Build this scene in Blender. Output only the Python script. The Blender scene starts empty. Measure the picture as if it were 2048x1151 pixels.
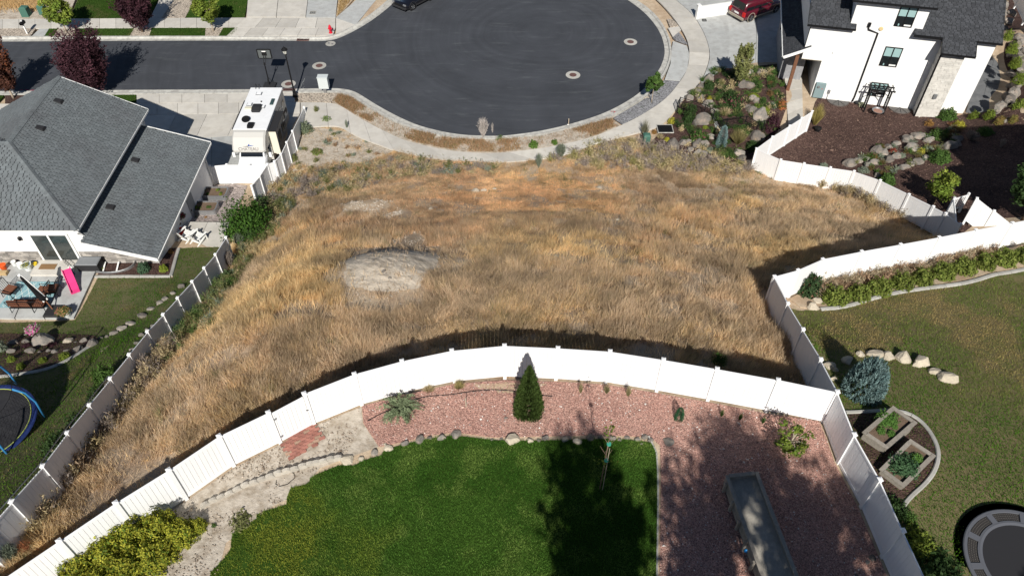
import bpy, bmesh, math, random
import numpy as np
from mathutils import Vector, Matrix, geometry as mgeo
R = math.radians
sc = bpy.context.scene
col = sc.collection
random.seed(7)
RNG = np.random.default_rng(11)
# ---------------------------------------------------------------- camera, world, sun
CZ = 23.5                      # camera height above the back yard
PITCH = 46.2
FPX = 1540.0                   # focal length for a 2048 px wide picture
cam = bpy.data.cameras.new('camera'); cam.sensor_width = 36; cam.lens = FPX/2048*36
cam.clip_start = .1; cam.clip_end = 1000
camo = bpy.data.objects.new('camera', cam); col.objects.link(camo)
camo.location = (0, 0, CZ); camo.rotation_euler = (R(90-PITCH), 0, 0)
sc.camera = camo
SUN_EL = 39.0
SUN_DIR = Vector((-.035, 1, -math.tan(R(SUN_EL)))).normalized()      # direction the light travels
w = bpy.data.worlds.new('World'); sc.world = w; w.use_nodes = True
nt = w.node_tree; bg = nt.nodes['Background']
sky = nt.nodes.new('ShaderNodeTexSky'); sky.sky_type = 'NISHITA'; sky.sun_disc = False
sky.sun_elevation = R(SUN_EL); sky.sun_rotation = R(180+2); sky.altitude = 1400; sky.air_density = 1.0; sky.dust_density = .6
nt.links.new(sky.outputs[0], bg.inputs[0]); bg.inputs[1].default_value = .05
sl = bpy.data.lights.new('sun', 'SUN'); sl.energy = 5.0; sl.angle = R(.53); sl.color = (1, .955, .88)
so = bpy.data.objects.new('sun', sl); col.objects.link(so)
so.rotation_euler = SUN_DIR.to_track_quat('-Z', 'Y').to_euler(); so.location = (0, -20, 60)
sc.view_settings.view_transform = 'Standard'; sc.view_settings.look = 'None'
sc.view_settings.exposure = .28; sc.view_settings.gamma = 1
sc.view_settings.use_curve_mapping = False
# ---------------------------------------------------------------- pixel -> place helpers (pixels of the 2048 px photograph)
_s, _c = math.sin(R(PITCH)), math.cos(R(PITCH))
def ray(px, py):
    u = (px-1024)/FPX; v = (py-575.5)/FPX
    return (u, _c-v*_s, -(_s+v*_c))
def Zp(px, py, z):
    r = ray(px, py); t = (z-CZ)/r[2]; return (r[0]*t, r[1]*t, z)
S = -11.3                       # street level
# ---- terrain: radial basis surface through surveyed spots
BF = [(-150,1260),(-7,1165),(117.7,1081),(231,1004.7),(337,939.2),(437.8,871.4),(536.5,824.2),(608.2,786.4),(708.6,747.3),(803.7,721.3),(903.5,700.4),(1009,690.5),(1116,695.4),(1220.3,702),(1327.2,718.6),(1434.6,737),(1557,759),(1675,782.5)]
LF = [((-45,1080),-.3),((22.9,1002),-.8),((85,931),-1.5),((133.4,864.6),-2.3),((178,809),-3.1),((220,756),-3.9),((258,708),-4.7),((294.5,662),-5.5),((326,628),-6.2),((355,595),-6.9),((384,562),-7.6),((408,535),-8.3),((430.4,508),-8.9),((451.4,474),-9.6)]
RF = [((1549.5,552.4),-3.4),((1576,605.7),-2.8),((1606.5,657.5),-2.1),((1642,717.6),-1.2),((1675,782.5),-.5),((1709,868),-.5),((1760,958),-.5),((1806,1060),-.5),((1855,1165),-.5),((1908,1285),-.5)]
MF = [((1549.5,552.4),-3.4),((1596.8,539.3),-3.5),((1646,517.6),-3.7),((1724,502),-3.9),((1802,488),-4.1),((1879,473.7),-4.3),((1952.6,459),-4.5),((2026,445),-4.7),((2100,430),-4.9)]
UF = [((1625,222),-11),((1604,235.6),-11),((1580,251),-11),((1545.6,273),-11),((1513,296.8),-11),((1562,318.8),-10.9),((1608.7,326.4),-10.7),((1661.4,334.5),-10.5),((1708.8,341.8),-10.2),((1761,360),-9.9),((1818.3,388),-9.6),((1867,412.4),-9.3),((1892,426),-9.15),((1921.7,447.6),-9.0)]
VF = [((503,370.7),-10.6),((519,351.5),-10.9),((534.5,327.6),-11.1),((549,322),-11.15),((561.6,307.7),-11.2),((573,284),-11.2),((584,259),-11.2)]
FH = 1.86
def base_of(top, zg, h=FH): p = Zp(top[0], top[1], zg+h); return (p[0], p[1], zg)
BFW = [base_of(t, 0.0) for t in BF]; BFW[-1] = base_of(BF[-1], -.5)
LFW = [base_of(*a) for a in LF]; RFW = [base_of(*a) for a in RF]; MFW = [base_of(*a) for a in MF]
UFW = [base_of(*a) for a in UF]; VFW = [base_of(*a) for a in VF]
ctl = BFW + LFW + RFW + MFW + UFW + VFW
G0 = S-.12
for px, py in [(0,10),(200,10),(420,10),(640,20),(0,60),(300,60),(0,130),(300,130),(600,130),(900,100),(1200,100),(1350,100),(1330,30),(1450,60),(700,200),(950,270),(1250,230),(1320,180),(840,30),(1060,30),(400,240),(450,320),(560,230),(640,215),(720,250),(800,285),(950,312),(1100,305),(1250,262),(1390,160),(1440,110),(1530,60),(300,240),(0,215),(150,215),(600,180),(0,183),(0,83)]:
    ctl.append(Zp(px, py, G0))
for px, py, z in [(0,520,-8.95),(150,520,-8.95),(0,636,-8.95),(150,636,-8.95),(250,545,-8.95),(330,545,-9.1),(250,600,-8.8),(180,640,-8.8),(330,585,-8.4),(380,520,-9.3),(400,470,-9.75),(350,480,-9.75),(430,400,-10.7),(400,380,-10.9),(0,668,-8.75),(100,668,-8.75),(200,665,-8.3),(100,692,-8.0),(0,692,-8.0),(100,715,-7.3),(0,715,-7.3),(180,700,-7.2),(80,755,-6.7),(0,765,-6.7),(120,790,-5.6),(0,830,-5.4),(60,900,-3.9),(0,950,-3.2),(215,690,-6.6),(160,760,-5.6),
    (500,1151,0),(1000,1000,0),(1300,900,0),(1600,1000,-.2),(1000,1151,0),(700,1000,0),(1000,850,0),(1400,850,0),(420,1050,0),(1250,1151,0),
    (1650,620,-3.3),(2040,560,-4.5),(1900,640,-3.2),(1800,680,-2.5),(2040,750,-2.2),(1750,800,-1.3),(1900,900,-1.0),(2040,1000,-.7),(1950,1100,-.6),(1800,560,-4.0),(1700,850,-.9),
    (1560,310,-11),(1640,260,-11.05),(1650,225,-11.05),(1750,230,-11.05),(1830,240,-11.0),(1720,330,-10.5),(1850,290,-10.2),(1900,330,-9.6),(2000,300,-9.4),(1950,240,-10.4),(2040,400,-8.6),(1960,380,-9.0),(1900,210,-11.0),(1990,170,-11.05),(1960,200,-11.05),(1990,120,-11.05),(1975,228,-11.0),(1980,60,-11),(2040,200,-8.6),(2040,60,-8.6),
    (1520,170,-10.5),(1480,250,-10.6),(1450,200,-10.6),(1590,150,-11.1),(1570,240,-11.0),(1400,270,-11.0),(1440,310,-11.0),(1350,250,-11.3)]:
    ctl.append(Zp(px, py, z))
for x in (-6, 0, 6):
    for y, z in ((21.5,-1.0),(26.5,-3.0),(32,-5.5),(38,-8.3),(42.5,-10.3),(45,-11.1)): ctl.append((x, y, z))
for y, z in ((21,-1.0),(26,-3.2),(32,-6.2),(38,-9.0),(42,-10.7)): ctl.append((-11.5, y, z))
for y, z in ((21,-1.3),(32,-6.3),(38,-8.9),(42,-10.6)): ctl.append((12, y, z))
ctl += [(18,34,-7.2),(20,30,-4.9),(-21,33,-9.0),(-21,36,-9.6),(-21.2,40,-10.6),(-21.3,43.5,-11.2),(-35,40,-9.5),(-28,42,-10),(-60,20,-6),(-60,60,G0),(60,60,-9),(60,30,-5),(60,0,-1),(-60,0,-1),(0,-12,0),(-60,-30,0),(60,-30,0),(0,-60,0),(0,130,G0),(-70,130,G0),(70,130,G0),(0,90,G0),(-40,90,G0),(40,90,G0),(30,60,-11),(33,56,-11),(-15,0,0),(20,0,0),(0,4,0)]
ctl = np.array(ctl); CX, CYc = ctl[:, :2], ctl[:, 2]
d = np.sqrt(((CX[:, None]-CX[None])**2).sum(-1)+.6**2)
wts = np.linalg.solve(np.block([[d+np.eye(len(CX))*-.25, np.ones((len(CX), 1))], [np.ones((1, len(CX))), np.zeros((1, 1))]]), np.append(CYc, 0))
GX0, GX1, GY0, GY1, GS = -80., 80., -14., 140., .5
gx = np.arange(GX0, GX1+.01, GS); gy = np.arange(GY0, GY1+.01, GS)
TG = np.zeros((len(gy), len(gx)))
for j, yy in enumerate(gy):
    TG[j] = np.sqrt((gx[:, None]-CX[None, :, 0])**2+(yy-CX[None, :, 1])**2+.36)@wts[:-1]+wts[-1]
def T(x, y):
    fx = np.clip((np.asarray(x, float)-GX0)/GS, 0, len(gx)-1.001); fy = np.clip((np.asarray(y, float)-GY0)/GS, 0, len(gy)-1.001)
    i = fx.astype(int); j = fy.astype(int); a = fx-i; b = fy-j
    return (TG[j, i]*(1-a)+TG[j, i+1]*a)*(1-b)+(TG[j+1, i]*(1-a)+TG[j+1, i+1]*a)*b
def G(px, py, dz=0.):
    r = np.array(ray(px, py)); t = np.arange(5, 150, .25)
    P = r[None]*t[:, None]; P[:, 2] += CZ
    below = P[:, 2] < T(P[:, 0], P[:, 1])
    k = int(np.argmax(below)) if below.any() else len(t)-1
    a, b = t[max(k-1, 0)], t[k]
    for _ in range(18):
        m = (a+b)/2; q = r*m
        if q[2]+CZ < float(T(q[0], q[1])): b = m
        else: a = m
    q = r*b; return (float(q[0]), float(q[1]), float(T(q[0], q[1]))+dz)
def inpoly(x, y, poly):
    x = np.asarray(x); y = np.asarray(y); r = np.zeros(x.shape, bool); n = len(poly)
    for i in range(n):
        x1, y1 = poly[i][:2]; x2, y2 = poly[(i+1) % n][:2]
        c = ((y1 > y) != (y2 > y)) & (x < (x2-x1)*(y-y1)/((y2-y1) if y2 != y1 else 1e-9)+x1)
        r ^= c
    return r
def _h(ix, iy, sd):
    n = (ix.astype(np.int64)*374761393+iy.astype(np.int64)*668265263+sd*1442695041) & 0x7fffffff
    n = ((n ^ (n >> 13))*1274126177) & 0x7fffffff
    return ((n ^ (n >> 16)) & 0xffff)/65535.
def vnoise(x, y, s, sd=0):
    x = np.asarray(x, float)/s; y = np.asarray(y, float)/s; ix = np.floor(x); iy = np.floor(y); fx = x-ix; fy = y-iy
    fx = fx*fx*(3-2*fx); fy = fy*fy*(3-2*fy)
    return (_h(ix, iy, sd)*(1-fx)+_h(ix+1, iy, sd)*fx)*(1-fy)+(_h(ix, iy+1, sd)*(1-fx)+_h(ix+1, iy+1, sd)*fx)*fy
def fbm(x, y, s, sd=0, o=4): return sum(vnoise(x, y, s/2**k, sd+k)*.5**k for k in range(o))/sum(.5**k for k in range(o))
LOTPX = [(-60,1190),(117,1110),(231,1045),(337,990),(438,925),(536,880),(608,845),(708,803),(803,776),(903,757),(1009,750),(1116,752),(1220,760),(1327,774),(1434,793),(1557,812),(1645,836),(1612,762),(1580,705),(1552,652),(1533,602),(1580,585),(1640,560),(1711,540),(1790,524),(1865,508),(1900,470),(1880,452),(1810,428),(1750,398),(1700,380),(1650,368),(1600,358),(1550,350),(1503,335),(1440,325),(1380,322),(1300,300),(1255,278),(1182,289),(1144,306),(1078,319),(1000,326),(912,323),(854,316),(784,300),(725,279),(696,263),(680,252),(640,250),(598,262),(580,300),(560,345),(530,370),(500,420),(475,480),(462,505),(435,545),(400,590),(372,628),(340,668),(310,705),(272,755),(238,800),(198,855),(155,915),(107,985),(48,1055),(-20,1130)]
LOT = [G(*q)[:2] for q in LOTPX]
XX, YY = np.meshgrid(gx, gy)
msk = inpoly(XX, YY, LOT)
TG += msk*((fbm(XX, YY, 7, 3)-.5)*.5+(fbm(XX, YY, 2., 9)-.5)*.16)*np.clip((46-YY)/6, 0, 1)
for px, py, hh, rx, ry in ((785,545,1.15,2.6,1.9),(735,415,.6,2.4,1.3),(1000,470,-.15,4,1.2),(950,545,-.25,4,.7),(1080,440,.3,4,1.1)):
    q = G(px, py); TG += hh*np.exp(-((XX-q[0])/rx)**2-((YY-q[1])/ry)**2)
# ---------------------------------------------------------------- materials
MATS = {}
def mat(name, c, c2=None, sc_=6., rough=.85, bump=0., bs=None, det=5., metal=0., spec=.12, rnd=0., world=True, c3=None, s3=1., vcol=False, island=0., coat=0., voro=0., emis=None, trans=0., alpha=1.):
    if name in MATS: return MATS[name]
    m = bpy.data.materials.new(name); m.use_nodes = True; n = m.node_tree.nodes; L = m.node_tree.links
    b = n['Principled BSDF']; b.inputs['Roughness'].default_value = rough; b.inputs['Metallic'].default_value = metal
    b.inputs['Specular IOR Level'].default_value = spec; b.inputs['Coat Weight'].default_value = coat
    out = None
    if world: g = n.new('ShaderNodeNewGeometry'); vec = g.outputs['Position']
    else: g = n.new('ShaderNodeTexCoord'); vec = g.outputs['Object']
    def rgb(v): o = n.new('ShaderNodeRGB'); o.outputs[0].default_value = (*v, 1); return o.outputs[0]
    def mix(f, a, bb, mode='MIX'):
        x = n.new('ShaderNodeMix'); x.data_type = 'RGBA'; x.blend_type = mode
        if isinstance(f, float): x.inputs[0].default_value = f
        else: L.new(f, x.inputs[0])
        L.new(a, x.inputs[6]); L.new(bb, x.inputs[7]); return x.outputs[2]
    def noise(s, dt=det):
        t = n.new('ShaderNodeTexNoise'); t.inputs['Scale'].default_value = s; t.inputs['Detail'].default_value = dt; t.inputs['Roughness'].default_value = .65
        L.new(vec, t.inputs['Vector']); return t.outputs['Fac']
    def ramp(v, a=.35, bb=.65):
        r = n.new('ShaderNodeMapRange'); r.inputs[1].default_value = a; r.inputs[2].default_value = bb; L.new(v, r.inputs[0]); return r.outputs[0]
    if vcol:
        a = n.new('ShaderNodeAttribute'); a.attribute_name = 'Col'; cur = a.outputs['Color']
    else: cur = rgb(c)
    if c2: cur = mix(ramp(noise(sc_)), cur, rgb(c2))
    if c3: cur = mix(ramp(noise(s3, 3.), .45, .7), cur, rgb(c3))
    if voro:
        v = n.new('ShaderNodeTexVoronoi'); v.inputs['Scale'].default_value = voro; L.new(vec, v.inputs['Vector'])
        hs = n.new('ShaderNodeSeparateColor'); L.new(v.outputs['Color'], hs.inputs[0])
        mr = n.new('ShaderNodeMapRange'); mr.inputs[3].default_value = .45; mr.inputs[4].default_value = 1.5; L.new(hs.outputs[0], mr.inputs[0])
        cb = n.new('ShaderNodeCombineColor'); [L.new(mr.outputs[0], cb.inputs[k]) for k in range(3)]
        cur = mix(1., cur, cb.outputs[0], 'MULTIPLY')
    def vary(sock, amt, cur):
        mr = n.new('ShaderNodeMapRange'); mr.inputs[3].default_value = 1-amt; mr.inputs[4].default_value = 1+amt; L.new(sock, mr.inputs[0])
        cb = n.new('ShaderNodeCombineColor'); [L.new(mr.outputs[0], cb.inputs[k]) for k in range(3)]
        return mix(1., cur, cb.outputs[0], 'MULTIPLY')
    if rnd: o = n.new('ShaderNodeObjectInfo'); cur = vary(o.outputs['Random'], rnd, cur)
    if island: gg = n.new('ShaderNodeNewGeometry'); cur = vary(gg.outputs['Random Per Island'], island, cur)
    L.new(cur, b.inputs['Base Color'])
    if bump:
        bp = n.new('ShaderNodeBump'); bp.inputs['Strength'].default_value = min(bump, 1); bp.inputs['Distance'].default_value = .03*max(1, bump)
        if voro: L.new(v.outputs['Distance'], bp.inputs['Height']); bp.invert = True
        else: L.new(noise(bs or sc_*3, 6.), bp.inputs['Height'])
        L.new(bp.outputs[0], b.inputs['Normal'])
    if emis: b.inputs['Emission Color'].default_value = (*emis, 1); b.inputs['Emission Strength'].default_value = 1
    if trans: b.inputs['Transmission Weight'].default_value = trans
    if alpha < 1: b.inputs['Alpha'].default_value = alpha
    MATS[name] = m; return m
M_DIRT = mat('dirt', (.42,.325,.225), (.53,.425,.31), 2.5, .95, 1.5, 8, c3=(.36,.25,.165), s3=.35)
M_DUST = mat('pale_dirt', (.41,.36,.295), (.51,.455,.385), 5, .95, 1.6, 7, c3=(.27,.22,.165), s3=2.2)
M_CONC = mat('concrete', (.54,.515,.465), (.46,.44,.405), .7, .85, .12, 60, rnd=.11, c3=(.45,.425,.38), s3=1.6)
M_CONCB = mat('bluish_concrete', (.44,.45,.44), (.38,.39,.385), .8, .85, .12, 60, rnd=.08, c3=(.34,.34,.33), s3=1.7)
M_KERB = mat('kerb_concrete', (.5,.495,.46), (.40,.39,.36), .8, .85, .15, 40, c3=(.3,.29,.27), s3=2.5)
M_CURBING = mat('curbing', (.42,.41,.38), (.34,.33,.3), 2, .85, .1, 40, rnd=.1)
M_VINYL = mat('white_vinyl', (.82,.82,.82), None, rough=.38, spec=.4, rnd=.02)
M_WHITE = mat('white_paint', (.78,.78,.76), (.72,.72,.7), 3, .5)
M_STUCCO = mat('white_stucco', (.8,.8,.79), (.77,.77,.76), 2, .9, .25, 90)
M_SHINGLE = mat('slate_shingle', (.135,.152,.16), (.155,.172,.18), 30, .9, .3, 120, island=.13, c3=(.125,.135,.142), s3=.4)
M_SHINGLE2 = mat('charcoal_shingle', (.047,.05,.056), (.06,.063,.07), 30, .85, .3, 120, island=.25)
M_DARK = mat('dark_plastic', (.03,.03,.032), None, rough=.5)
M_BLACK = mat('black_metal', (.012,.012,.013), None, rough=.4)
M_GREYM = mat('grey_metal', (.3,.31,.32), None, rough=.4, metal=.6)
M_GALV = mat('galvanised', (.42,.43,.44), (.34,.35,.36), 8, .45, metal=.7)
M_GLASS = mat('window_glass', (.012,.016,.018), None, rough=.04, spec=.8)
M_SHADE = mat('window_blind', (.28,.42,.42), None, rough=.5)
M_BARK = mat('bark', (.13,.09,.065), (.2,.15,.11), 14, .95, .6, 40)
M_BARKP = mat('pale_bark', (.33,.27,.2), (.42,.36,.29), 14, .9, .4, 40)
M_WOOD = mat('grey_wood', (.3,.27,.23), (.22,.2,.17), 9, .85, .3, 30, rnd=.12)
M_BROWN = mat('brown_wood', (.16,.075,.045), (.2,.1,.06), 7, .7, rnd=.1)
M_MULCH = mat('bark_mulch', (.068,.04,.034), (.105,.065,.054), 22, .95, 1.2, 40, c3=(.06,.036,.03), s3=.6, voro=16)
M_PINK = mat('pink_gravel', (.43,.245,.2), (.37,.21,.17), 3, .95, .9, None, c3=(.43,.26,.21), s3=.5, voro=30)
M_GRAVEL = mat('grey_gravel', (.2,.2,.21), (.26,.26,.27), 12, .9, 1.2, voro=14)
M_PEBBLE = mat('tan_gravel', (.42,.36,.29), (.36,.31,.26), 10, .9, 1.2, voro=13)
M_ROCK = mat('boulder_stone', (.22,.2,.175), (.14,.132,.122), 3, .9, .8, 14, rnd=.35, world=False, c3=(.31,.255,.21), s3=1.6)
M_ROCKW = mat('pale_boulder', (.5,.44,.34), (.4,.35,.28), 4, .9, .6, 14, rnd=.15, world=False)
M_SOIL = mat('soil', (.12,.085,.06), (.17,.12,.085), 9, .95, .8, 25)
M_SAND = mat('planter_sand', (.38,.35,.3), (.3,.28,.24), 7, .95, .6, 22)
M_ASPH = None
# ---------------------------------------------------------------- mesh builder
class MB:
    def __init__(s): s.v = []; s.f = []
    def add(s, vs, fs, Mx=None):
        o = len(s.v)
        s.v += [tuple(Mx@Vector(q)) for q in vs] if Mx is not None else [tuple(q) for q in vs]
        s.f += [tuple(i+o for i in f) for f in fs]; return s
    def box(s, x0, x1, y0, y1, z0, z1, Mx=None, bev=0.):
        if bev:
            b = bev; V = []; 
            for z, k in ((z0, b), (z0+b, 0), (z1-b, 0), (z1, b)):
                kk = b if k == 0 else b*2
                k = 0 if k == 0 else b
                V += [(x0+k+b*0, y0+k, z), (x1-k, y0+k, z), (x1-k, y1-k, z), (x0+k, y1-k, z)]
            F = [(3,2,1,0),(12,13,14,15)]
            for l in range(3):
                for i in range(4): F.append((l*4+i, l*4+(i+1) % 4, l*4+4+(i+1) % 4, l*4+4+i))
            return s.add(V, F, Mx)
        return s.add([(x0,y0,z0),(x1,y0,z0),(x1,y1,z0),(x0,y1,z0),(x0,y0,z1),(x1,y0,z1),(x1,y1,z1),(x0,y1,z1)],
                     [(3,2,1,0),(4,5,6,7),(0,1,5,4),(1,2,6,5),(2,3,7,6),(3,0,4,7)], Mx)
    def bar(s, a, b, wd, ht=None, up=(0,0,1)):
        a = Vector(a); b = Vector(b); ht = ht or wd; dv = (b-a); L = dv.length
        if L < 1e-6: return s
        dv.normalize(); u = Vector(up)
        if abs(dv.dot(u)) > .98: u = Vector((0,1,0))
        x = dv.cross(u).normalized(); z = x.cross(dv)
        V = []
        for q in (a, b):
            for i, j in ((-1,-1),(1,-1),(1,1),(-1,1)): V.append(q+x*wd/2*i+z*ht/2*j)
        return s.add(V, [(3,2,1,0),(4,5,6,7),(0,1,5,4),(1,2,6,5),(2,3,7,6),(3,0,4,7)])
    def tube(s, pts, r, n=6, cap=True):
        pts = [Vector(q) for q in pts]; rs = r if isinstance(r, (list, tuple)) else [r]*len(pts); o = len(s.v)
        for i, q in enumerate(pts):
            dv = (pts[min(i+1, len(pts)-1)]-pts[max(i-1, 0)]).normalized()
            u = Vector((0,0,1)) if abs(dv.z) < .9 else Vector((1,0,0))
            x = dv.cross(u).normalized(); z = x.cross(dv)
            for k in range(n): a = 2*math.pi*k/n; s.v.append(tuple(q+(x*math.cos(a)+z*math.sin(a))*rs[i]))
        for i in range(len(pts)-1):
            for k in range(n): s.f.append((o+i*n+k, o+i*n+(k+1) % n, o+(i+1)*n+(k+1) % n, o+(i+1)*n+k))
        if cap: s.f.append(tuple(o+k for k in range(n-1, -1, -1))); s.f.append(tuple(o+(len(pts)-1)*n+k for k in range(n)))
        return s
    def lathe(s, prof, n=16, Mx=None, a0=0., a1=2*math.pi, cap=True):
        V = []; full = abs(a1-a0-2*math.pi) < 1e-6; m = n if full else n+1
        for r, z in prof:
            for k in range(m): a = a0+(a1-a0)*k/n; V.append((r*math.cos(a), r*math.sin(a), z))
        F = []
        for i in range(len(prof)-1):
            for k in range(n): F.append((i*m+k, i*m+(k+1) % m, (i+1)*m+(k+1) % m, (i+1)*m+k))
        if full and cap:
            F.append(tuple(range(m-1, -1, -1))); F.append(tuple((len(prof)-1)*m+k for k in range(m)))
        return s.add(V, F, Mx)
    def prism(s, poly, z0, z1, Mx=None):
        n = len(poly); zz0 = [q[2] if len(q) > 2 and z0 is None else z0 for q in poly]
        V = [(q[0], q[1], zz0[i]) for i, q in enumerate(poly)]+[(q[0], q[1], z1 if z0 is not None else zz0[i]+z1) for i, q in enumerate(poly)]
        F = [tuple(range(n-1, -1, -1)), tuple(range(n, 2*n))]+[(i, (i+1) % n, n+(i+1) % n, n+i) for i in range(n)]
        return s.add(V, F, Mx)
    def build(s, name, m, parent=None, smooth=False, loc=None):
        me = bpy.data.meshes.new(name); me.from_pydata(s.v, [], s.f); me.update()
        if m: me.materials.append(m)
        if smooth: me.polygons.foreach_set('use_smooth', [True]*len(me.polygons))
        return link(name, me, parent, loc)
def link(name, me, parent=None, loc=None):
    o = bpy.data.objects.new(name, me); col.objects.link(o)
    if parent is not None: o.parent = parent
    if loc is not None: o.location = loc
    return o
def tag(o, label, cat, group=None):
    o['label'] = label; o['category'] = cat
    if group: o['group'] = group
    return o
def struct(o): o['kind'] = 'structure'; return o
def stuff(o, label=None, cat=None):
    o['kind'] = 'stuff'
    if label: o['label'] = label; o['category'] = cat
    return o
def thing(name, label, cat, loc=(0,0,0), rz=0., group=None):
    o = bpy.data.objects.new(name, None); o.empty_display_size = .2; col.objects.link(o); o.location = loc; o.rotation_euler = (0,0,rz)
    return tag(o, label, cat, group)
def fixn(o):
    bm = bmesh.new(); bm.from_mesh(o.data); bmesh.ops.recalc_face_normals(bm, faces=bm.faces); bm.to_mesh(o.data); bm.free(); return o
ORD = ['first','second','third','fourth','fifth','sixth','seventh','eighth','ninth','tenth','eleventh','twelfth','thirteenth','fourteenth','fifteenth','sixteenth','seventeenth','eighteenth','nineteenth','twentieth','twenty-first','twenty-second','twenty-third','twenty-fourth','twenty-fifth']
def dens(pts, step):
    out = []
    n = len(pts)
    for i in range(n):
        a = pts[i]; b = pts[(i+1) % n]; L = math.hypot(b[0]-a[0], b[1]-a[1]); k = max(1, int(L/step))
        for j in range(k): out.append((a[0]+(b[0]-a[0])*j/k, a[1]+(b[1]-a[1])*j/k))
    return out
def smooth(pts, closed=True, it=2):
    for _ in range(it):
        n = len(pts); o = []
        for i in range(n if closed else n-1):
            a = pts[i]; b = pts[(i+1) % n]
            o += [tuple(a[k]*.75+b[k]*.25 for k in range(len(a))), tuple(a[k]*.25+b[k]*.75 for k in range(len(a)))]
        if not closed: o = [pts[0]]+o+[pts[-1]]
        pts = o
    return pts
def drape(name, poly, m, off=.035, step=.8, zf=None, skirt=.12, parent=None):
    """a sheet laid over the ground inside a world polygon, with its edges turned down"""
    b = dens([q[:2] for q in poly], step); xs = [q[0] for q in b]; ys = [q[1] for q in b]
    X, Y = np.meshgrid(np.arange(min(xs), max(xs), step)+.13, np.arange(min(ys), max(ys), step)+.11)
    k = inpoly(X, Y, b); inner = [(float(x), float(y)) for x, y in zip(X[k], Y[k])]
    V = [Vector(q) for q in b+inner]; nb = len(b)
    r = mgeo.delaunay_2d_cdt(V, [(i, (i+1) % nb) for i in range(nb)], [], 1, 1e-4)
    pv = r[0]; F = [list(f) for f in r[2]]
    z = [zf(q.x, q.y) for q in pv] if zf else (T([q.x for q in pv], [q.y for q in pv])+off)
    VV = [(q.x, q.y, float(zz)) for q, zz in zip(pv, z)]
    ed = {}
    for f in F:
        for i in range(len(f)): e = (f[i], f[(i+1) % len(f)]); ed[e] = 1
    o = len(VV); mp = {}
    for (a, c) in list(ed):
        if (c, a) not in ed:
            for q in (a, c):
                if q not in mp: mp[q] = len(VV); VV.append((VV[q][0], VV[q][1], VV[q][2]-skirt))
            F.append([c, a, mp[a], mp[c]])
    me = bpy.data.meshes.new(name); me.from_pydata(VV, [], F); me.update(); me.materials.append(m)
    return struct(link(name, me, parent))
def PG(pts): return [G(*q) for q in pts]
def PZ(pts, z): return [Zp(q[0], q[1], z) for q in pts]
# ---------------------------------------------------------------- ground
def build_ground():
    st = 1; X, Y = np.meshgrid(gx[::st], gy[::st]); V = np.stack([X, Y, TG[::st, ::st]], -1).reshape(-1, 3)
    nx, ny = X.shape[1], X.shape[0]; i = np.arange(nx*ny).reshape(ny, nx)
    F = np.stack([i[:-1, :-1], i[:-1, 1:], i[1:, 1:], i[1:, :-1]], -1).reshape(-1, 4)
    me = bpy.data.meshes.new('ground'); me.from_pydata(V.tolist(), [], F.tolist()); me.update(); me.materials.append(M_DIRT)
    me.polygons.foreach_set('use_smooth', [True]*len(me.polygons))
    struct(link('ground', me))
    # far apron so the land goes on past the survey
    b = MB(); z = -11.6
    b.add([(-600,-14,-.4),(600,-14,-.4),(600,-600,-.4),(-600,-600,-.4)], [(3,2,1,0)])
    b.add([(-600,140,z),(600,140,z),(600,900,z),(-600,900,z)], [(0,1,2,3)])
    b.add([(-600,-14,-7),(-80,-14,-7),(-80,140,z),(-600,140,z)], [(0,1,2,3)])
    b.add([(80,-14,-7),(600,-14,-7),(600,140,z),(80,140,z)], [(0,1,2,3)])
    struct(b.build('outer_terrain', M_DIRT))
build_ground()
SW = S+.13
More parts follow.
